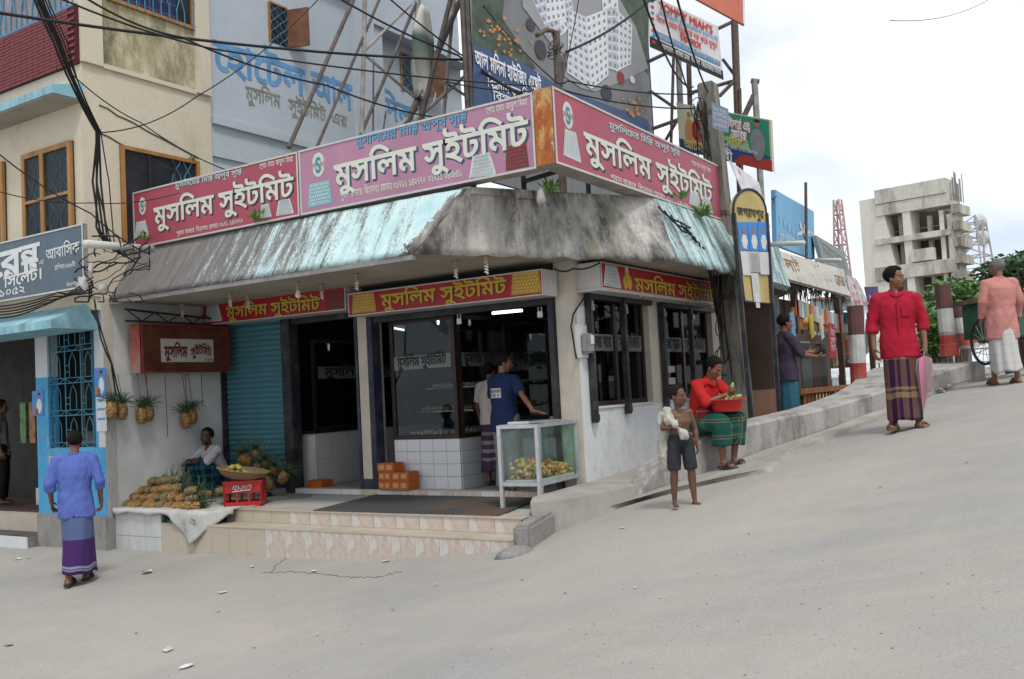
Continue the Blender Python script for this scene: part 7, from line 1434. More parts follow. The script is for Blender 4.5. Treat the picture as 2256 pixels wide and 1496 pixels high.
# ------------------------------------------------------------------ people
def ik(a, t, l1, l2, pole):
    a, t, pole = V(a), V(t), V(pole); d = t - a; L = min(d.length, (l1 + l2) * .995); dn = d.normalized(); x = (l1 * l1 - l2 * l2 + L * L) / (2 * L); h = sqrt(max(0, l1 * l1 - x * x)); p = (pole - dn * pole.dot(dn)); p = p.normalized() if p.length > 1e-6 else dn.orthogonal().normalized()
    return a + dn * x + p * h, a + dn * L
def skinmat(name, c): 
    if name in MATS: return MATS[name]
    t = NT(name); v = t.co('Object'); t.col(t.ramp(t.noise(v, 14, 4), [(.3, tuple(k * .8 for k in c)), (.7, tuple(k * 1.15 for k in c))])); t.set(Roughness=.5); t.b.inputs['Specular IOR Level'].default_value = .4; MATS[name] = t.m; return t.m
def cloth(name, c, var=.12, rough=.9): return mat(name, c, rough, var, 7, .25, 160, spec=.1)
def plaid(name, U, Vv, ku, kv, coord='UV', mixf=.5):
    """woven check: warp and weft stripes averaged"""
    t = NT(name); s = t.sep(t.co(coord)); a = t.math('FRACT', t.math('MULTIPLY', s[0], ku)) if coord == 'UV' else t.math('FRACT', t.math('MULTIPLY', t.math('ADD', s[0], t.math('MULTIPLY', s[1], .6)), ku)); b = t.math('FRACT', t.math('MULTIPLY', s[1] if coord == 'UV' else s[2], kv))
    c = t.mix(mixf, t.ramp(a, U, 'CONSTANT'), t.ramp(b, Vv, 'CONSTANT')); c = t.mix(t.ramp(t.noise(t.co('Object'), 6, 4), [(.35, 0.0), (.75, .22)]), c, (.02, .02, .02)); t.col(c); t.set(Roughness=.92); t.b.inputs['Specular IOR Level'].default_value = .1; t.bump(t.noise(t.co('Object'), 150, 2), .2, .004); return t.m
class Person:
    def __init__(s, lab, loc, facing, H, skin, group=None, head_k=1.0, wide=.92, **j):
        s.k = H / 1.70; s.t = thing('person', lab, 'person', loc, group, rotz=atan2(facing[1], facing[0]) - pi / 2); s.loc = V(loc); s.rz = s.t.rotation_euler[2]; s.skin = skin; s.hk = head_k; s.w = wide
        s.J = dict(pelvis=(0, 0, .95), chest=(0, -.01, 1.27), neck=(0, -.015, 1.44), head=(0, .015, 1.585), Lsh=(-.175, -.01, 1.40), Rsh=(.175, -.01, 1.40), Lhip=(-.085, 0, .92), Rhip=(.085, 0, .92), Lkn=(-.09, .02, .49), Rkn=(.09, .02, .49), Lan=(-.09, -.01, .08), Ran=(.09, -.01, .08), Ltoe=(-.10, .15, .03), Rtoe=(.10, .15, .03), Lel=(-.22, -.03, 1.12), Rel=(.22, -.03, 1.12), Lwr=(-.23, .04, .87), Rwr=(.23, .04, .87))
        for a, b in j.items(): s.J[a] = b
        s.J = {a: V(b) for a, b in s.J.items()}
    def loc_of(s, w): return Matrix.Rotation(-s.rz, 3, 'Z') @ (V(w) - s.loc) / s.k     # world -> body units
    def reach(s, side, world, pole=(0, -.4, -.8)):
        p = s.loc_of(world); s.J[side + 'el'], s.J[side + 'wr'] = ik(s.J[side + 'sh'], p, .285, .25, pole)
    def sc(s, mb): mb.v = [tuple(V(p) * s.k) for p in mb.v]; return mb
    def part(s, mb, name, m, vox=None, post=None, smooth=True, it=3, parent=None):
        s.sc(mb)
        if vox: return baked(mb, [('REMESH', dict(mode='VOXEL', voxel_size=vox)), ('SMOOTH', dict(factor=.5, iterations=it))], name, m, parent or s.t, True, post)
        return put(mb.mesh(name, smooth), name, m, parent or s.t, True)
    def body(s, yaw=0, pitch=0, roll=0, hands=None, bare=True, hair=(.007, .0065, .006), hairlen=1.0, beard=False, hl=.0, vox=.0085):
        J = s.J; mb = MB(); w = s.w
        for q in 'LR':
            mb.cap(J[q + 'hip'], J[q + 'kn'], .088 * w, .055 * w); cm = J[q + 'kn'].lerp(J[q + 'an'], .3) + V((0, -.012, 0)); mb.cap(J[q + 'kn'], cm, .053 * w, .056 * w); mb.cap(cm, J[q + 'an'], .054 * w, .034)
            d = J[q + 'toe'] - J[q + 'an']; d.z = 0; d.normalize(); h = V((J[q + 'an'].x, J[q + 'an'].y, J[q + 'toe'].z + .005)); sd = V((d.y, -d.x, 0)) * (1 if q == 'R' else -1)
            mb.ell(h - d * .03, (.034, .038, .034)); mb.cap(J[q + 'an'], h + d * .03, .036, .032); mb.cap(h + d * .02, J[q + 'toe'] - d * .02, .036, .026); mb.cap(J[q + 'toe'] - d * .03 - sd * .02, J[q + 'toe'] - d * .03 + sd * .022, .022, .019)
            mb.cap(J[q + 'sh'], J[q + 'el'], .048 * w, .037 * w); fm = J[q + 'el'].lerp(J[q + 'wr'], .3); mb.cap(J[q + 'el'], fm, .036 * w, .039 * w); mb.cap(fm, J[q + 'wr'], .038 * w, .025)
        up = (J['chest'] - J['pelvis']).normalized(); R3 = V((0, 0, 1)).rotation_difference(up).to_matrix()
        for t in range(7): u = t / 6; mb.ell(J['pelvis'].lerp(J['chest'], u), ((.155 - .03 * sin(pi * u) + .005 * u) * w, (.105 - .015 * sin(pi * u) + .01 * u) * w, .10), 16, 9, R3)
        mb.cap(J['Lsh'] + V((.02, 0, -.012)), J['Rsh'] + V((-.02, 0, -.012)), .050 * w, .050 * w); mb.ell(J['chest'] + up * .06, (.15 * w, .1 * w, .09), 16, 9, R3)
        H = s.hr = Matrix.Rotation(yaw, 3, 'Z') @ Matrix.Rotation(roll, 3, 'Y') @ Matrix.Rotation(pitch, 3, 'X'); c = s.hc = J['head']; k = s.hk; E = lambda x, y, z: c + H @ V((x, y, z)) * k
        mb.cap(J['neck'] - up * .03, E(0, -.015, -.05), .050, .046); mb.ell(J['neck'] + R3 @ V((0, .062, -.022)), (.026, .030, .05), 10, 8, R3)
        mb.ell(E(0, -.012, .042), (.074 * k, .094 * k, .084 * k), 18, 12, H); mb.ell(E(0, .020, -.022), (.062 * k, .074 * k, .088 * k), 18, 12, H); mb.ell(E(0, .040, -.078), (.040 * k, .042 * k, .034 * k), 14, 9, H)
        mb.cap(E(0, .085, .012), E(0, .108, -.026), .010 * k, .0155 * k); mb.ell(E(0, .098, -.034), (.019 * k, .014 * k, .010 * k), 10, 7, H); mb.cap(E(-.036, .078, .022), E(.036, .078, .022), .013 * k, .013 * k); mb.ell(E(0, .084, -.056), (.024 * k, .014 * k, .010 * k), 10, 7, H)
        for x in (-1, 1): mb.ell(E(.074 * x, -.008, -.008), (.010 * k, .020 * k, .032 * k), 10, 7, H); mb.ell(E(.042 * x, .055, -.022), (.02 * k, .022 * k, .02 * k), 10, 7, H)
        fg = MB()
        for q, sx in (('L', -1), ('R', 1)):
            hd = (hands or {}).get(q, {}); d = V(hd.get('d', J[q + 'wr'] - J[q + 'el'])).normalized(); n = V(hd.get('n', (-sx, 0, 0))); n = (n - d * n.dot(d)).normalized(); th = V(hd.get('th', (0, 1, 0))); th = th - d * th.dot(d) - n * th.dot(n); th = th.normalized() if th.length > .05 else n.cross(d); cu = hd.get('curl', .45); w0 = J[q + 'wr']; M3 = Matrix((th, d, n)).transposed()
            mb.ell(w0 + d * .05, (.038, .055, .017), 12, 8, M3); mb.cap(w0 - d * .02, w0 + d * .02, .026, .025)
            for i, (o_, ln) in enumerate(((.029, .068), (.010, .078), (-.010, .072), (-.029, .056))):
                b = w0 + d * .088 + th * o_; d1 = (d * cos(cu) + n * sin(cu)); d2 = (d * cos(cu * 2.3) + n * sin(cu * 2.3)); m1 = b + d1 * ln * .5; fg.cap(b - d * .012, m1, .0105, .0095, 8); m2 = m1 + d2 * ln * .5; fg.cap(m1, m2, .0095, .0075, 8)
            b = w0 + d * .028 + th * .030; m1 = b + (d * .62 + th * .62 + n * .3).normalized() * .036; fg.cap(b - th * .012, m1, .0135, .011, 8); fg.cap(m1, m1 + (d * .8 + th * .25 + n * .5 * (1 + cu)).normalized() * .03, .011, .0085, 8)
            if bare:
                d = J[q + 'toe'] - J[q + 'an']; d.z = 0; d.normalize(); sd = V((d.y, -d.x, 0)) * sx
                for i in range(5): b = J[q + 'toe'] - sd * (.028 - .0145 * i) - d * (.006 * i) - V((0, 0, .008)); fg.cap(b - d * .02, b + d * (.018 if i == 0 else .012), .0125 if i == 0 else .009, .010 if i == 0 else .0075, 8)
        o = s.part(mb, 'body', s.skin, vox, it=2); s.sc(fg); fm_ = fg.mesh('fingers', True); bm = bmesh.new(); bm.from_mesh(o.data); bm.from_mesh(fm_)
        for f in bm.faces: f.smooth = True
        bm.to_mesh(o.data); bm.free(); s.b = o
        # face
        WHT, DRK, LIP = flat('eye_white', (.34, .31, .28), .4), flat('dark_iris', (.012, .008, .006), .2), skinmat(s.skin.name + '_lip', (.16, .05, .04))
        for x in (-1, 1):
            e = MB(); e.ell(E(.030 * x, .0785, .005), (.0115 * k, .007 * k, .0042 * k), 10, 7, H); eo = s.part(e, 'eye', WHT); e = MB(); e.ell(E(.030 * x, .0842, .005), (.0054 * k, .0035 * k, .0044 * k), 8, 6, H); s.part(e, 'iris', DRK, parent=eo)
            e = MB(); e.cap(E(.014 * x, .0925, .026), E(.048 * x, .080, .028), .0042 * k, .003 * k, 6); s.part(e, 'eyebrow', flat('brow_hair', hair))
        e = MB(); e.ell(E(0, .0925, -.054), (.021 * k, .008 * k, .0045 * k), 10, 6, H); e.ell(E(0, .0915, -.063), (.017 * k, .008 * k, .005 * k), 10, 6, H); s.part(e, 'lips', LIP)
        # hair
        hm = MB(); n, m = 40, 24; rg = []
        for i in range(m + 1):
            a = pi / 2 - (i / m) * pi * .97; row = []
            for j in range(n):
                b = 2 * pi * j / n; dx = V((cos(a) * cos(b), cos(a) * sin(b), sin(a))); p = V((dx.x * .082, dx.y * .103, dx.z * .094)); line = (.052 if dx.y > .62 else -.125 + .177 * max(0, (dx.y + .15) / .77) ** 1.6 if dx.y > -.15 else -.125) + hl
                nz_ = noise.noise(dx * 5 + V((s.loc.x, 0, 0))) * .09 + noise.noise(V((dx.x * 18, dx.y * 9, dx.z * 9))) * .07; f = 1 + (.035 + nz_ * .6) * hairlen; f *= 1 - .12 * max(0, min(1, (-p.z - .02) / .07))
                if p.z < line: f = .86
                row.append(E(0, -.012, .042) + H @ (p * f) * k)
            rg.append(row)
        hm.rings(rg); s.part(hm, 'hair', mat('hair_%.3f' % hair[0], hair, .75, .5, 60, .6, 90, spec=.15))
        if beard: e = MB(); e.ell(E(0, .034, -.080), (.0455 * k, .046 * k, .032 * k), 14, 9, H); e.cap(E(-.026, .088, -.045), E(.026, .088, -.045), .006, .006, 6); s.part(e, 'beard', flat('stubble', (.02, .015, .012), .9))
        return o
    def folds(s, amp=.009, f=9, st=(1, 1, .45), seed=0):
        def post(co, n):
            p = V((co.x * st[0], co.y * st[1], co.z * st[2])) * f + V((seed, seed * 2, 0)); return co + n * (amp * .35 + amp * noise.noise(p) + amp * .5 * noise.noise(V((p.x * 1.5 + p.z * 2.2, p.y * 1.5, p.z * 3.2 - p.x * 2))))
        return post
    def shirt(s, m, hem=.80, sleeve='long', name='shirt', loose=1.0, cuff=.0, seed=1, collar=True, open_v=False):
        J = s.J; mb = MB(); up = (J['chest'] - J['pelvis']).normalized(); R3 = V((0, 0, 1)).rotation_difference(up).to_matrix(); w = s.w; L = (J['chest'] - J['pelvis']).length
        P = lambda t: J['pelvis'] + up * (t * L) if t >= 0 else J['pelvis'] + V((0, 0, t * L)) * .7 + up * (t * L) * .3
        th = (hem - .95) / .32
        prof = [(th, .190, .150), (th * .5, .186, .147), (0, .18, .14), (.3, .166, .128), (.6, .172, .13), (.9, .184, .132), (1.12, .186, .124), (1.28, .168, .100), (1.40, .118, .080), (1.485, .064, .060)]; rg = []
        for t, rx, ry in prof: c = P(t) + (R3 @ V((0, -.008, 0))); rg.append([c + R3 @ V((rx * w * loose * cos(2 * pi * a / 28), ry * w * loose * sin(2 * pi * a / 28), 0)) for a in range(28)])
        mb.rings(rg); mb.cap(J['Lsh'] + V((.02, 0, -.012)), J['Rsh'] + V((-.02, 0, -.012)), .064 * w, .064 * w)
        for q in 'LR':
            mb.cap(J[q + 'sh'] + V((0, 0, -.01)), J['neck'] + V((0, -.01, -.03)), .060 * w, .056 * w)
            a, b, c = J[q + 'sh'], J[q + 'el'], J[q + 'wr']; mb.cap(a + (J['neck'] - a) * .2 - V((0, 0, .012)), a.lerp(b, .25), .058 * w, .064 * w)
            if sleeve == 'short': e = a.lerp(b, .82); mb.cap(a.lerp(b, .1), e, .064 * w * loose, .062 * w * loose, 16, False, True)
            elif sleeve == 'rolled': mb.cap(a.lerp(b, .1), b, .064 * w * loose, .056 * w * loose, 16); e = b.lerp(c, .38); mb.cap(b, e, .056 * w * loose, .050 * w, 16, False, True); mb.cap(b.lerp(c, .22), e, .060 * w, .058 * w, 16, True, True)
            elif sleeve == 'elbow': mb.cap(a.lerp(b, .1), b, .064 * w * loose, .054 * w * loose, 16); mb.cap(a.lerp(b, .8), b.lerp(c, .08), .062 * w, .06 * w, 16, True, True)
            else: mb.cap(a.lerp(b, .1), b, .064 * w * loose, .054 * w * loose, 16); mb.cap(b, b.lerp(c, .94), .054 * w * loose, .042 * w, 16, False, True)
        o = s.part(mb, name, m, .0105, s.folds(.017 * s.k, 8 / s.k, seed=seed), it=2)
        if collar:
            c = J['neck'].lerp(J['head'], .12); e = MB(); rg = []
            for rr, zz in ((.070, -.030), (.066, .006), (.063, .018), (.078, -.012), (.082, -.034)): rg.append([c + R3 @ V((rr * cos(2 * pi * a / 24), (rr * .98) * sin(2 * pi * a / 24) - .0 + (.012 if zz < 0 else 0), zz - .034 * max(0, sin(2 * pi * a / 24)) ** 2)) for a in range(24)])
            e.rings(rg, False); s.part(e, 'collar', m, parent=o)
        return o
    def lungi(s, m, top=1.02, hem=.12, flare=1.0, shift=(0, 0), name='lungi', fold=1.0, seed=0, stride=0.0):
        mb = MB(); n, r = 96, 30; rg = []; J = s.J
        for i in range(r + 1):
            t = i / r; z = top + (hem - top) * t; hip = sin(min(1, t * 2.6) * pi / 2); rx = (.140 + .036 * hip + .012 * t * flare) * s.w; ry = (.108 + .032 * hip + (.02 * flare + stride) * t) * s.w; c = V((shift[0] * t + J['pelvis'].x, shift[1] * t + J['pelvis'].y, 0)); row = []
            for a in range(n):
                b = 2 * pi * a / n; f = 1 + fold * t ** .7 * (.16 * noise.noise(V((cos(b) * 1.8, sin(b) * 1.8, t * 1.1 + seed))) + .05 * sin(b * 9 + seed + t * 2 + 2 * noise.noise(V((b, t * 2, seed)))) * (.5 + .5 * noise.noise(V((cos(b) * 3, sin(b) * 3, seed))))) + .07 * fold * t ** 1.8 * exp(-((b - 1.5 - .2 * sin(t * 3)) / .16) ** 2)
                row.append(c + V((rx * f * cos(b), ry * f * sin(b), z + .045 * fold * t ** 3 * noise.noise(V((b, seed, 1))))))
            rg.append(row)
        rg.append([p.lerp(V((p.x * .3 + shift[0] * .7, p.y * .3 + shift[1] * .7, hem + .03)), .45) for p in rg[-1]]); mb.rings(rg); o = s.part(mb, name, m)
        return o
    def legs_cloth(s, m, upto=1.0, name='trousers', r0=.112, r1=.085, r2=.072, top=1.03, seed=3, bridge=0.0):
        J = s.J; mb = MB(); mb.ell(J['pelvis'] + V((0, 0, -.0)), (.172 * s.w, .128 * s.w, .12), 20, 10); mb.cap(J['pelvis'] + V((-.05, 0, .0)), J['pelvis'] + V((.05, 0, .0)), .105 * s.w, .105 * s.w)
        for q in 'LR':
            h, k, a = J[q + 'hip'], J[q + 'kn'], J[q + 'an']
            if upto <= .5: mb.cap(h, h.lerp(k, upto * 2), r0, r1 + .014, 18, False, True)
            else: mb.cap(h, k, r0, r1, 18); mb.cap(k, k.lerp(a, (upto - .5) * 2), r1, r2, 18, False, True)
        if bridge:
            for t in (0.15, .35, .55, .75, .95): mb.cap(J['Lhip'].lerp(J['Lkn'], t), J['Rhip'].lerp(J['Rkn'], t), r1 * bridge, r1 * bridge)
            for t in (.15, .35, .55)[: int((upto - .5) * 6) + 1]: mb.cap(J['Lkn'].lerp(J['Lan'], t), J['Rkn'].lerp(J['Ran'], t), r2 * bridge, r2 * bridge)
        return s.part(mb, name, m, .0105, s.folds(.010 * s.k, 9 / s.k, seed=seed), it=2)
    def sandals(s, m, strap=True):
        for q in 'LR':
            J = s.J; d = J[q + 'toe'] - J[q + 'an']; tilt = d.z; d.z = 0; d.normalize(); sd = V((d.y, -d.x, 0)); h = V((J[q + 'an'].x, J[q + 'an'].y, J[q + 'toe'].z - .032)); mb = MB(); ol = []
            for t, w in ((-.085, .02), (-.07, .036), (0, .038), (.08, .046), (.15, .050), (.19, .038), (.205, .015)): ol.append((t, w))
            ps = [h + d * t + sd * w for t, w in ol] + [h + d * t - sd * w for t, w in ol[::-1]]; mb.poly(ps, (0, 0, .022)); o = s.part(mb, 'sandal', m, smooth=False)
            if strap:
                for (t0, t1) in ((.06, .12), (.12, .06)):
                    e = MB(); e.tube([h + d * (t0 + (t1 - t0) * u) + sd * (.05 * cos(pi * u)) + V((0, 0, .02 + .058 * sin(pi * u))) for u in [i / 8 for i in range(9)]], .012, 6); s.part(e, 'strap', m, parent=o)
SK1, SK2, SK3, SK4 = skinmat('brown_skin', (.20, .095, .052)), skinmat('warm_brown_skin', (.185, .085, .047)), skinmat('deep_brown_skin', (.125, .058, .033)), skinmat('dark_brown_skin', (.085, .042, .027))
camv, rgt = V((.54, -.84, 0)), V((.84, .54, 0))
def dirv(toward, right): return camv * toward + rgt * right
# 1 walker in blue
g = atG(172, 1284); P1 = Person('man in bright blue shirt and purple lungi walking away, seen from behind', (g.x, g.y, gnd(g.x, g.y)), dirv(-.93, -.2), 1.60, SK2, Lel=(-.26, -.06, 1.14), Rel=(.27, -.07, 1.14), Lwr=(-.27, .06, .92), Rwr=(.26, .04, .90), Lkn=(-.08, -.03, .49), Lan=(-.06, -.17, .11), Ltoe=(-.06, -.02, .035), Rkn=(.07, .12, .50), Ran=(.05, .16, .08), Rtoe=(.06, .32, .03))
P1.body(yaw=.3, bare=False, hands={'L': dict(curl=.6), 'R': dict(curl=.6)}); P1.shirt(cloth('bright_blue_cotton', (.10, .145, .43)), hem=.74, sleeve='rolled', loose=1.10, seed=2)
LP = NT('purple_blue_banded_lungi'); v_ = LP.sep(LP.co('UV')); LP.col(LP.ramp(v_[1], [(0, (.035, .012, .075)), (.30, (.07, .105, .22)), (.56, (.045, .010, .10)), (.87, (.22, .22, .33)), (.895, (.045, .010, .10)), (.91, (.2, .2, .3)), (.925, (.035, .01, .08))], 'CONSTANT')); LP.set(Roughness=.9)
P1.lungi(LP.m, hem=.13, shift=(.02, .0), stride=.11, fold=1.3, seed=4); P1.sandals(flat('black_rubber', (.02, .022, .02)))
# 2 pineapple seller, squatting
g = atZ(474, 1090, .43); P2 = Person('pineapple seller in white striped shirt squatting behind the red crate', (g.x, g.y, .42), dirv(.75, -.65), 1.66, SK4, pelvis=(0, -.12, .24), chest=(0, .02, .53), neck=(0, .06, .69), head=(0, .10, .83), Lsh=(-.18, .04, .655), Rsh=(.18, .04, .655), Lhip=(-.09, -.10, .23), Rhip=(.09, -.10, .23), Lkn=(-.15, .27, .44), Rkn=(.15, .27, .44), Lan=(-.13, .13, .07), Ran=(.13, .13, .07), Ltoe=(-.14, .28, .03), Rtoe=(.14, .28, .03), Lel=(-.22, .24, .50), Rel=(.22, .24, .50), Lwr=(.0, .36, .50), Rwr=(-.02, .33, .53))
P2.body(yaw=.35, pitch=.1, beard=True, hands={'L': dict(n=(0, -.3, -1), th=(0, 1, 0), curl=.5), 'R': dict(n=(0, -.3, -1), th=(0, 1, 0), curl=.5)})
ST_ = NT('white_pinstripe_cotton'); q_ = ST_.sep(ST_.co('Object')); ST_.col(ST_.mix(ST_.ramp(ST_.math('FRACT', ST_.math('MULTIPLY', q_[0], 45)), [(0, 0.0), (.7, .55)], 'CONSTANT'), (.50, .48, .50), (.28, .24, .30))); ST_.set(Roughness=.9)
P2.shirt(ST_.m, hem=.86, sleeve='elbow', loose=1.05, seed=5); TEALP = plaid('teal_black_check', [(0, (.01, .012, .02)), (.45, (.01, .10, .16)), (.8, (.01, .16, .24)), (.9, (.01, .012, .02))], [(0, (.01, .012, .02)), (.5, (.01, .11, .16)), (.85, (.02, .05, .09))], 9, 9, 'Object')
P2.legs_cloth(TEALP, .92, 'lungi', .12, .10, .10, bridge=.95)
# 3 man in navy T-shirt reaching onto the glass case
g = atZ(1122, 1093, .425); P3 = Person('man in navy T-shirt with printed label on its back leaning on the glass case', (g.x, g.y, .425), V((.22, .97, 0)), 1.66, SK2)
P3.reach('R', P(.03, .80, Z1 + .035), (.5, -.5, -.4)); P3.J['Lel'], P3.J['Lwr'] = V((-.24, .04, 1.13)), V((-.15, .2, .98)); P3.body(yaw=-.55, pitch=-.08, hands={'R': dict(d=(.9, .2, -.15), n=(0, 0, -1), th=(0, 1, 0), curl=.12)})
ts = P3.shirt(cloth('navy_tshirt', (.018, .032, .085)), hem=.78, sleeve='short', loose=1.1, seed=7)
from mathutils.bvhtree import BVHTree
def wrap_print(per, garment, name, m, tris2d, lift):
    """print flat 2-D triangles onto the back of a garment (body units)"""
    bv = BVHTree.FromPolygons([v.co for v in garment.data.vertices], [tuple(p.vertices) for p in garment.data.polygons]); pts, fs = tris2d; vs = []
    for x, z in pts:
        h = bv.ray_cast(V((x * per.k, -1, z * per.k)), V((0, 1, 0)))[0]; vs.append((x * per.k, (h.y if h else -.15) - lift, z * per.k))
    mb = MB(); mb.add(vs, fs); return put(mb.mesh(name), name, m, garment, True)
nx_ = 10; grid = [(-.09 + .18 * i / nx_, 1.175 + .115 * j_ / 6) for j_ in range(7) for i in range(nx_ + 1)]
wrap_print(P3, ts, 'printed_label', flat('label_white', (.5, .5, .5)), (grid, [(j_ * 11 + i, j_ * 11 + i + 1, j_ * 11 + i + 12, j_ * 11 + i + 11) for j_ in range(6) for i in range(nx_)]), .004)
for txt, x0_, w_, z_ in (('GALAXEN', -.08, .16, 1.24), ('= K2 =', -.07, .14, 1.19)):
    cs, adv = layout(txt); xs3 = [p.x for c in cs for p in c]; f_ = w_ / (max(xs3) - min(xs3)); P2d, F2d = [], []
    for c in [c for c in cs if area(c) < 0]:
        a_, b_ = cdt_fill([grow(c, .02)] + [h for h in cs if area(h) > 0 and inside(h[0], c)]); k2 = len(P2d); P2d += [(x0_ + (p[0] - min(xs3)) * f_, z_ + p[1] * .05) for p in a_]; F2d += [tuple(q + k2 for q in t) for t in b_]
    wrap_print(P3, ts, 'print', flat('print_black', (.02, .02, .022)), (P2d, F2d), .007)
P3.legs_cloth(cloth('grey_trousers', (.20, .19, .185)), .97, 'trousers')
# 4 man in striped lungi beside him
g = atZ(1090, 1069, .494); P4 = Person('man in white shirt and purple striped lungi half hidden beside the navy T-shirt', (g.x, g.y, .494), V((.1, 1, 0)), 1.50, SK3, Rel=(.2, .1, 1.15), Rwr=(.1, .3, 1.1)); P4.body(); P4.shirt(cloth('cream_cotton', (.46, .43, .38)), hem=.86, sleeve='short', seed=9); SL = NT('purple_striped_lungi'); SL.col(SL.ramp(SL.sep(SL.co('UV'))[1], [(0, (.045, .02, .06)), (.32, (.2, .15, .17)), (.37, (.045, .02, .06)), (.46, (.22, .17, .19)), (.52, (.06, .03, .08)), (.6, (.24, .19, .2)), (.66, (.05, .02, .07)), (.74, (.22, .18, .18)), (.79, (.05, .02, .07))], 'CONSTANT')); SL.set(Roughness=.9); P4.lungi(SL.m, hem=.2, seed=6)
# 5 shopkeeper in the dark
g = atY(905, 850, 11.9); P5 = Person('shopkeeper in dark shirt standing in the dim shop behind the showcase', (g.x, 11.9, .485), dirv(.2, .9), 1.62, SK3); P5.body(yaw=.3); P5.shirt(cloth('black_shirt', (.015, .015, .018)), sleeve='short', hem=.82, seed=11); P5.legs_cloth(cloth('dark_trousers', (.02, .02, .025)), .97)
# 6 boy with sack
g = atG(1508, 1116); P6 = Person('shirtless barefoot boy in grey shorts with white sack over his shoulder', (g.x, g.y, gnd(g.x, g.y)), dirv(.98, .12), 1.12, SK3, head_k=1.30, wide=1.08, head=(.01, .02, 1.56), neck=(0, -.01, 1.38), Lsh=(-.155, -.01, 1.335), Rsh=(.155, -.01, 1.335), chest=(0, -.01, 1.20), Lel=(-.23, -.02, 1.09), Lwr=(-.23, .04, .85), Rel=(.26, .03, 1.12), Rwr=(.12, .17, 1.15), Lhip=(-.095, 0, .92), Rhip=(.095, 0, .92), Lkn=(-.125, .03, .49), Rkn=(.12, 0, .49), Lan=(-.14, .05, .08), Ltoe=(-.18, .22, .03), Ran=(.13, -.03, .08), Rtoe=(.16, .14, .03))
P6.body(yaw=.75, hands={'R': dict(n=(-.4, -.9, 0), th=(0, 0, 1), curl=.95), 'L': dict(curl=.7)}, hair=(.010, .009, .008), hairlen=.25); P6.legs_cloth(cloth('charcoal_shorts', (.035, .038, .042)), .46, 'shorts', .098, .078, top=1.0, seed=13)
mb = MB(); SKM = mat('boys_white_sack', (.44, .42, .37), .85, .2, 6, .4, 110, dirt=(.28, .25, .2), dirt_amt=.5)
for a, b, r0, r1 in (((.15, -.08, 1.34), (.18, .08, 1.23), .075, .07), ((.17, .10, 1.24), (.09, .19, 1.14), .058, .03), ((.08, .20, 1.12), (.03, .23, 1.02), .03, .06), ((.19, -.12, 1.30), (.20, -.13, .95), .07, .085), ((.20, -.13, .95), (.20, -.14, .60), .085, .09)): mb.cap(a, b, r0, r1)
tsk = thing('white_sack', 'white woven sack slung over the shirtless boy\'s shoulder', 'sack', P6.loc); tsk.rotation_euler = P6.t.rotation_euler; mb.v = [tuple(V(p) * P6.k) for p in mb.v]; baked(mb, [('REMESH', dict(mode='VOXEL', voxel_size=.009)), ('SMOOTH', dict(factor=.5, iterations=4))], 'bag', SKM, tsk, True, P6.folds(.030, 13, (1.3, 1.3, .5), 3))
# 7 cucumber vendor on the kerb
g = atG(1606, 1040); kz = gnd(-3.9, 10.15) + .43; P7 = Person('street vendor in red shirt sitting on the kerb peeling cucumbers', (g.x - .02, g.y, gnd(g.x, g.y) + .055), dirv(.80, .60), 1.66, SK2, pelvis=(0, -.36, .52), chest=(0, -.26, .83), neck=(0, -.18, 1.0), head=(0, -.10, 1.13), Lsh=(-.18, -.22, .965), Rsh=(.18, -.22, .965), Lhip=(-.09, -.34, .50), Rhip=(.09, -.34, .50), Lkn=(-.16, .06, .52), Rkn=(.15, .08, .52), Lan=(-.13, -.0, .08), Ran=(.12, .06, .08), Ltoe=(-.15, .15, .03), Rtoe=(.13, .21, .03), Lel=(-.24, -.05, .74), Rel=(.25, -.03, .74), Lwr=(-.03, .14, .84), Rwr=(.07, .12, .82))
P7.body(yaw=.15, pitch=-.55, bare=True, hands={'L': dict(n=(.6, -.5, .4), th=(0, .3, 1), curl=.8), 'R': dict(n=(-.6, -.5, .3), th=(0, .3, 1), curl=.85)}, hairlen=1.2); P7.shirt(cloth('tomato_red_cotton', (.42, .022, .02)), hem=.93, sleeve='elbow', loose=1.05, seed=15)
GP = plaid('green_tan_check', [(0, (.01, .085, .07)), (.5, (.012, .065, .055)), (.78, (.24, .19, .11)), (.84, (.01, .085, .07)), (.92, (.2, .15, .08))], [(0, (.01, .085, .07)), (.45, (.02, .10, .08)), (.76, (.26, .20, .11)), (.83, (.01, .07, .06)), (.92, (.22, .16, .09))], 5.5, 5.5, 'Object'); P7.legs_cloth(GP, .80, 'lungi', .125, .105, .105, bridge=.85, seed=17)
e = MB(); e.cap((-.13, -.34, .56), (.13, -.18, .60), .10, .09); e.cap((.12, -.34, .56), (-.1, -.18, .60), .10, .085); P7.part(e, 'waist_cloth', plaid('red_white_check', [(0, (.28, .015, .03)), (.6, (.03, .01, .012)), (.7, (.40, .35, .33)), (.78, (.28, .015, .03))], [(0, (.28, .015, .03)), (.62, (.36, .30, .28)), (.72, (.03, .01, .012)), (.8, (.28, .015, .03))], 9, 9, 'Object'), .011, P7.folds(.012, 10, seed=3)); P7.sandals(flat('grey_rubber', (.045, .05, .055)))
Wp = lambda p: P7.loc + Matrix.Rotation(P7.rz, 3, 'Z') @ (V(p) * P7.k)
bcn = Wp((.02, .08, .63)); bs = thing('red_basin', 'red plastic basin on the vendor\'s knees', 'basin', bcn); MB().lathe([(.15, 0), (.155, .01), (.185, .12), (.215, .128), (.218, .135), (.205, .138), (.176, .13), (.145, .02), (.02, .015)], bcn, 40).build('bowl', mat('glossy_red_plastic', (.50, .02, .018), .28, .06, 8), bs, smooth=True); MB().lathe([(.005, .118), (.178, .12)], bcn, 30, False).build('tray', flat('red_tray', (.32, .03, .025)), bs)
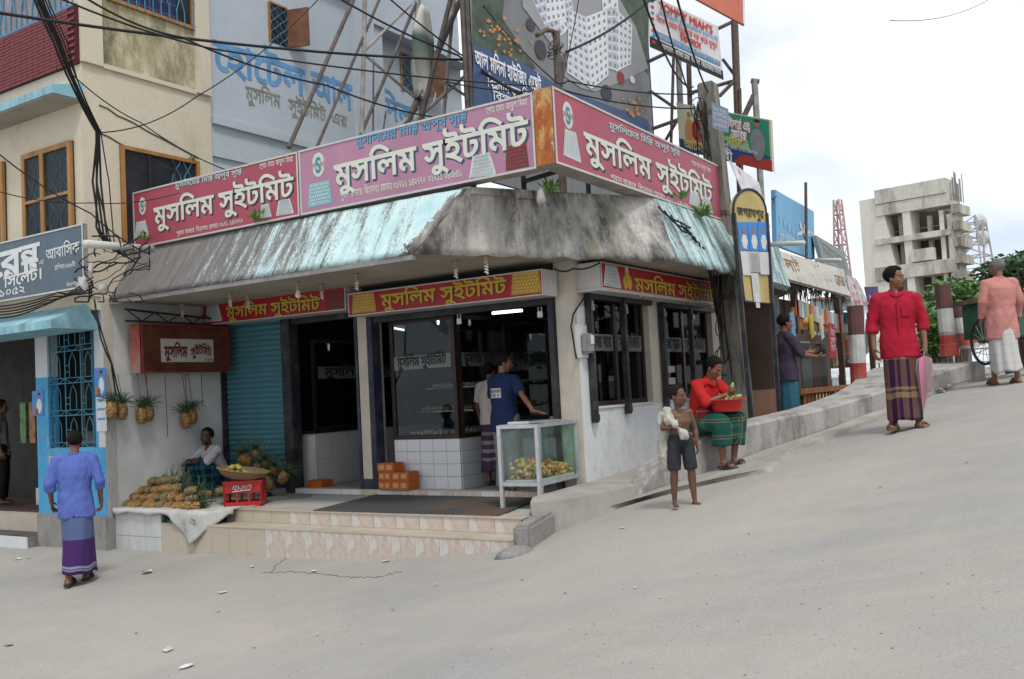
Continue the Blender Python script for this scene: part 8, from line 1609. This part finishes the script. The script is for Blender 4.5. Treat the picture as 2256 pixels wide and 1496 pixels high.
CU = mat('peeled_cucumber', (.34, .44, .17), .45, .4, 14)
for i in range(14): p = bcn + lat * (-.02 + .155 * ((i % 7) / 6)) - dpt * (.06 - .05 * (i // 7)) + V((0, 0, .142 + .012 * (i % 2))); cq = thing('cucumber', '%s peeled cucumber from the left in the %s row of the red basin' % (ORD[i % 7], ('front', 'back')[i // 7]), 'cucumber', p, 'peeled cucumbers in the red basin'); MB().cap(p, p + V((jit(.03), jit(.03), .018)), .018, .013, 10).build('slice', CU, cq, smooth=True)
kn = thing('peeling_knife', 'knife with pale wooden handle held over the red basin', 'knife', Wp((-.02, .16, .80))); hw = P7.J['Lwr'] + V((.04, .04, .0)); MB().bar(Wp(hw + V((-.02, .02, -.13))), Wp(hw + V((.0, .02, -.02))), .018, .014).build('handle', mat('pale_wood', (.4, .27, .13), .6), kn); MB().bar(Wp(hw + V((.0, .02, -.02))), Wp(hw + V((.035, .02, .10))), .02, .003).build('blade', TRAY, kn)
p = Wp(P7.J['Rwr'] + V((-.02, .06, .06))); cq = thing('cucumber', 'half peeled cucumber in the vendor\'s fingers', 'cucumber', p, 'peeled cucumbers in the red basin'); MB().cap(p, p + V((.02, 0, .06)), .018, .014, 10).build('slice', CU, cq, smooth=True)
# 8 man in red shirt with umbrella
g = atG(1995, 946); P8 = Person('man in crimson long-sleeved shirt and brown purple check lungi with folded umbrella', (g.x, g.y, gnd(g.x, g.y)), dirv(.97, -.25), 1.78, SK1, Lel=(-.245, -.03, 1.12), Rel=(.25, -.03, 1.12), Lwr=(-.245, .03, .87), Rwr=(.255, .04, .87), Lan=(-.13, .03, .08), Ltoe=(-.18, .18, .03), Ran=(.10, -.02, .08), Rtoe=(.15, .12, .03), head=(0, .02, 1.585))
P8.body(yaw=1.02, pitch=.02, hands={'L': dict(n=(.8, -.3, 0), curl=.8), 'R': dict(n=(-1, -.2, 0), curl=.5)}, hairlen=1.5, hl=-.008); rsh = P8.shirt(cloth('crimson_cotton', (.36, .016, .036)), hem=.75, sleeve='rolled', loose=1.10, seed=21)
e = MB(); e.obox((-.115, .118, 1.18), (.09, 0, 0), (0, .016, 0), (0, 0, .10)); P8.part(e, 'pocket', cloth('crimson_cotton', (.36, .016, .036)), parent=rsh, smooth=False); e = MB(); e.obox((-.012, .130, .80), (.028, 0, 0), (0, .010, 0), (0, 0, .56)); P8.part(e, 'placket', cloth('crimson_cotton', (.36, .016, .036)), parent=rsh, smooth=False)
BP = plaid('brown_purple_check', [(0, (.27, .17, .08)), (.35, (.035, .012, .04)), (.55, (.22, .13, .07)), (.62, (.04, .014, .045)), (.72, (.24, .15, .08)), (.9, (.035, .012, .04))], [(0, (.26, .16, .08)), (.14, (.035, .012, .04)), (.17, (.26, .16, .08)), (.3, (.04, .014, .04)), (.48, (.035, .01, .045)), (.60, (.24, .16, .08)), (.63, (.06, .03, .04)), (.66, (.25, .17, .09)), (.72, (.035, .01, .045))], 3.2, 1.0, 'UV', .62); P8.lungi(BP, hem=.10, fold=1.5, seed=9, shift=(.0, .02)); P8.sandals(flat('brown_rubber', (.13, .09, .055)))
Wq = lambda p: P8.loc + Matrix.Rotation(P8.rz, 3, 'Z') @ (V(p) * P8.k)
ub = thing('folded_umbrella', 'folded pink and grey umbrella hanging from the man\'s hand', 'umbrella', Wq((-.25, .09, .3))); hw = P8.J['Lwr'] + V((.02, .06, -.08)); up_, tp = hw, V((hw.x + .06, hw.y + .06, .20)); PNK, GRY = cloth('pink_umbrella_cloth', (.50, .17, .30)), cloth('grey_umbrella_cloth', (.24, .20, .17))
for i in range(8):
    mb = MB(); a0, a1 = 2 * pi * i / 8, 2 * pi * (i + 1) / 8; rows_ = []
    for t, r in ((0.06, .012), (.16, .075), (.3, .085), (.6, .05), (.95, .012)): c = up_.lerp(tp, t); rows_.append([c + V((r * cos(a) * (1 if j != 1 else .72), r * sin(a) * (1 if j != 1 else .72), (.03 if t == .16 and j != 1 else 0))) for j, a in enumerate((a0, (a0 + a1) / 2, a1))])
    vs = [Wq(p) for r in rows_ for p in r]; mb.add(vs, [(q * 3 + e_, q * 3 + e_ + 1, q * 3 + e_ + 4, q * 3 + e_ + 3) for q in range(4) for e_ in (0, 1)]); mb.build('panel', PNK if i % 2 else GRY, ub, smooth=True)
MB().tube([Wq(up_ + V((0, 0, .06))), Wq(up_.lerp(tp, 1.12))], .006, 6).build('shaft', TRAY, ub); MB().tube([Wq(up_ + V((0, 0, .02))), Wq(up_ + V((0, 0, .09)))], .013, 8).build('handle', flat('grey_handle', (.15, .14, .14)), ub)
# 9 man at the stall
g = atD(1742, 930, 13.1); P9 = Person('man in dark purple shirt gesturing at the stall counter', (g.x, g.y, 2.50 - 1.70), dirv(-.1, .98), 1.70, SK2, Lel=(-.2, .12, 1.14), Rel=(.2, .12, 1.14), Lwr=(-.12, .36, 1.17), Rwr=(.14, .36, 1.10)); P9.body(yaw=.1, hands={'L': dict(n=(.6, 0, .5), th=(0, 0, 1), curl=.3), 'R': dict(n=(-.5, 0, .8), th=(0, 0, 1), curl=.3)}, hairlen=1.3); P9.shirt(cloth('dark_plum_cotton', (.055, .04, .065)), hem=.78, sleeve='elbow', loose=1.08, seed=25)
P9.lungi(plaid('blue_teal_check', [(0, (.03, .12, .17)), (.5, (.035, .15, .20)), (.8, (.06, .12, .14))], [(0, (.03, .12, .17)), (.5, (.03, .14, .2)), (.85, (.08, .12, .14))], 14, 10), hem=.12, seed=3)
# 10 old man in pink
g = atG(2218, 846); P10 = Person('grey-haired old man in pink shirt and white lungi walking away', (g.x, g.y, gnd(g.x, g.y)), dirv(-.90, .05), 1.68, SK1, Lel=(-.24, -.02, 1.13), Rel=(.24, -.04, 1.13), Lwr=(-.24, .08, .90), Rwr=(.25, .06, .90), Lkn=(-.08, .12, .5), Lan=(-.08, .18, .08), Ltoe=(-.08, .34, .03), Rkn=(.09, -.02, .49), Ran=(.09, -.14, .10), Rtoe=(.09, .01, .03))
P10.body(yaw=.55, pitch=-.1, hair=(.16, .16, .165), hairlen=.6, beard=False); P10.shirt(cloth('salmon_pink_cotton', (.50, .22, .20)), hem=.62, sleeve='long', loose=1.18, seed=29)
WL = NT('white_striped_lungi'); WL.col(WL.mix(WL.ramp(WL.math('FRACT', WL.math('MULTIPLY', WL.sep(WL.co('UV'))[1], 7)), [(0, 0.0), (.82, .6), (.88, 0.0)], 'CONSTANT'), (.48, .47, .46), (.25, .30, .33))); WL.set(Roughness=.9); P10.lungi(WL.m, hem=.17, stride=.11, fold=1.4, seed=12); P10.sandals(flat('brown_rubber', (.13, .09, .055)))
# 11 person cut by the left edge
g = atY(6, 1132, 8.05); P11 = Person('person in pale shirt and dark trousers cut by the left picture edge', (g.x, 8.05, atY(40, 1128, 7.45).z), dirv(-.3, .9), 1.6, SK3); P11.body(); P11.shirt(cloth('pale_grey_shirt', (.24, .23, .21)), sleeve='short', seed=31); P11.legs_cloth(cloth('black_trousers', (.015, .015, .016)), .97)
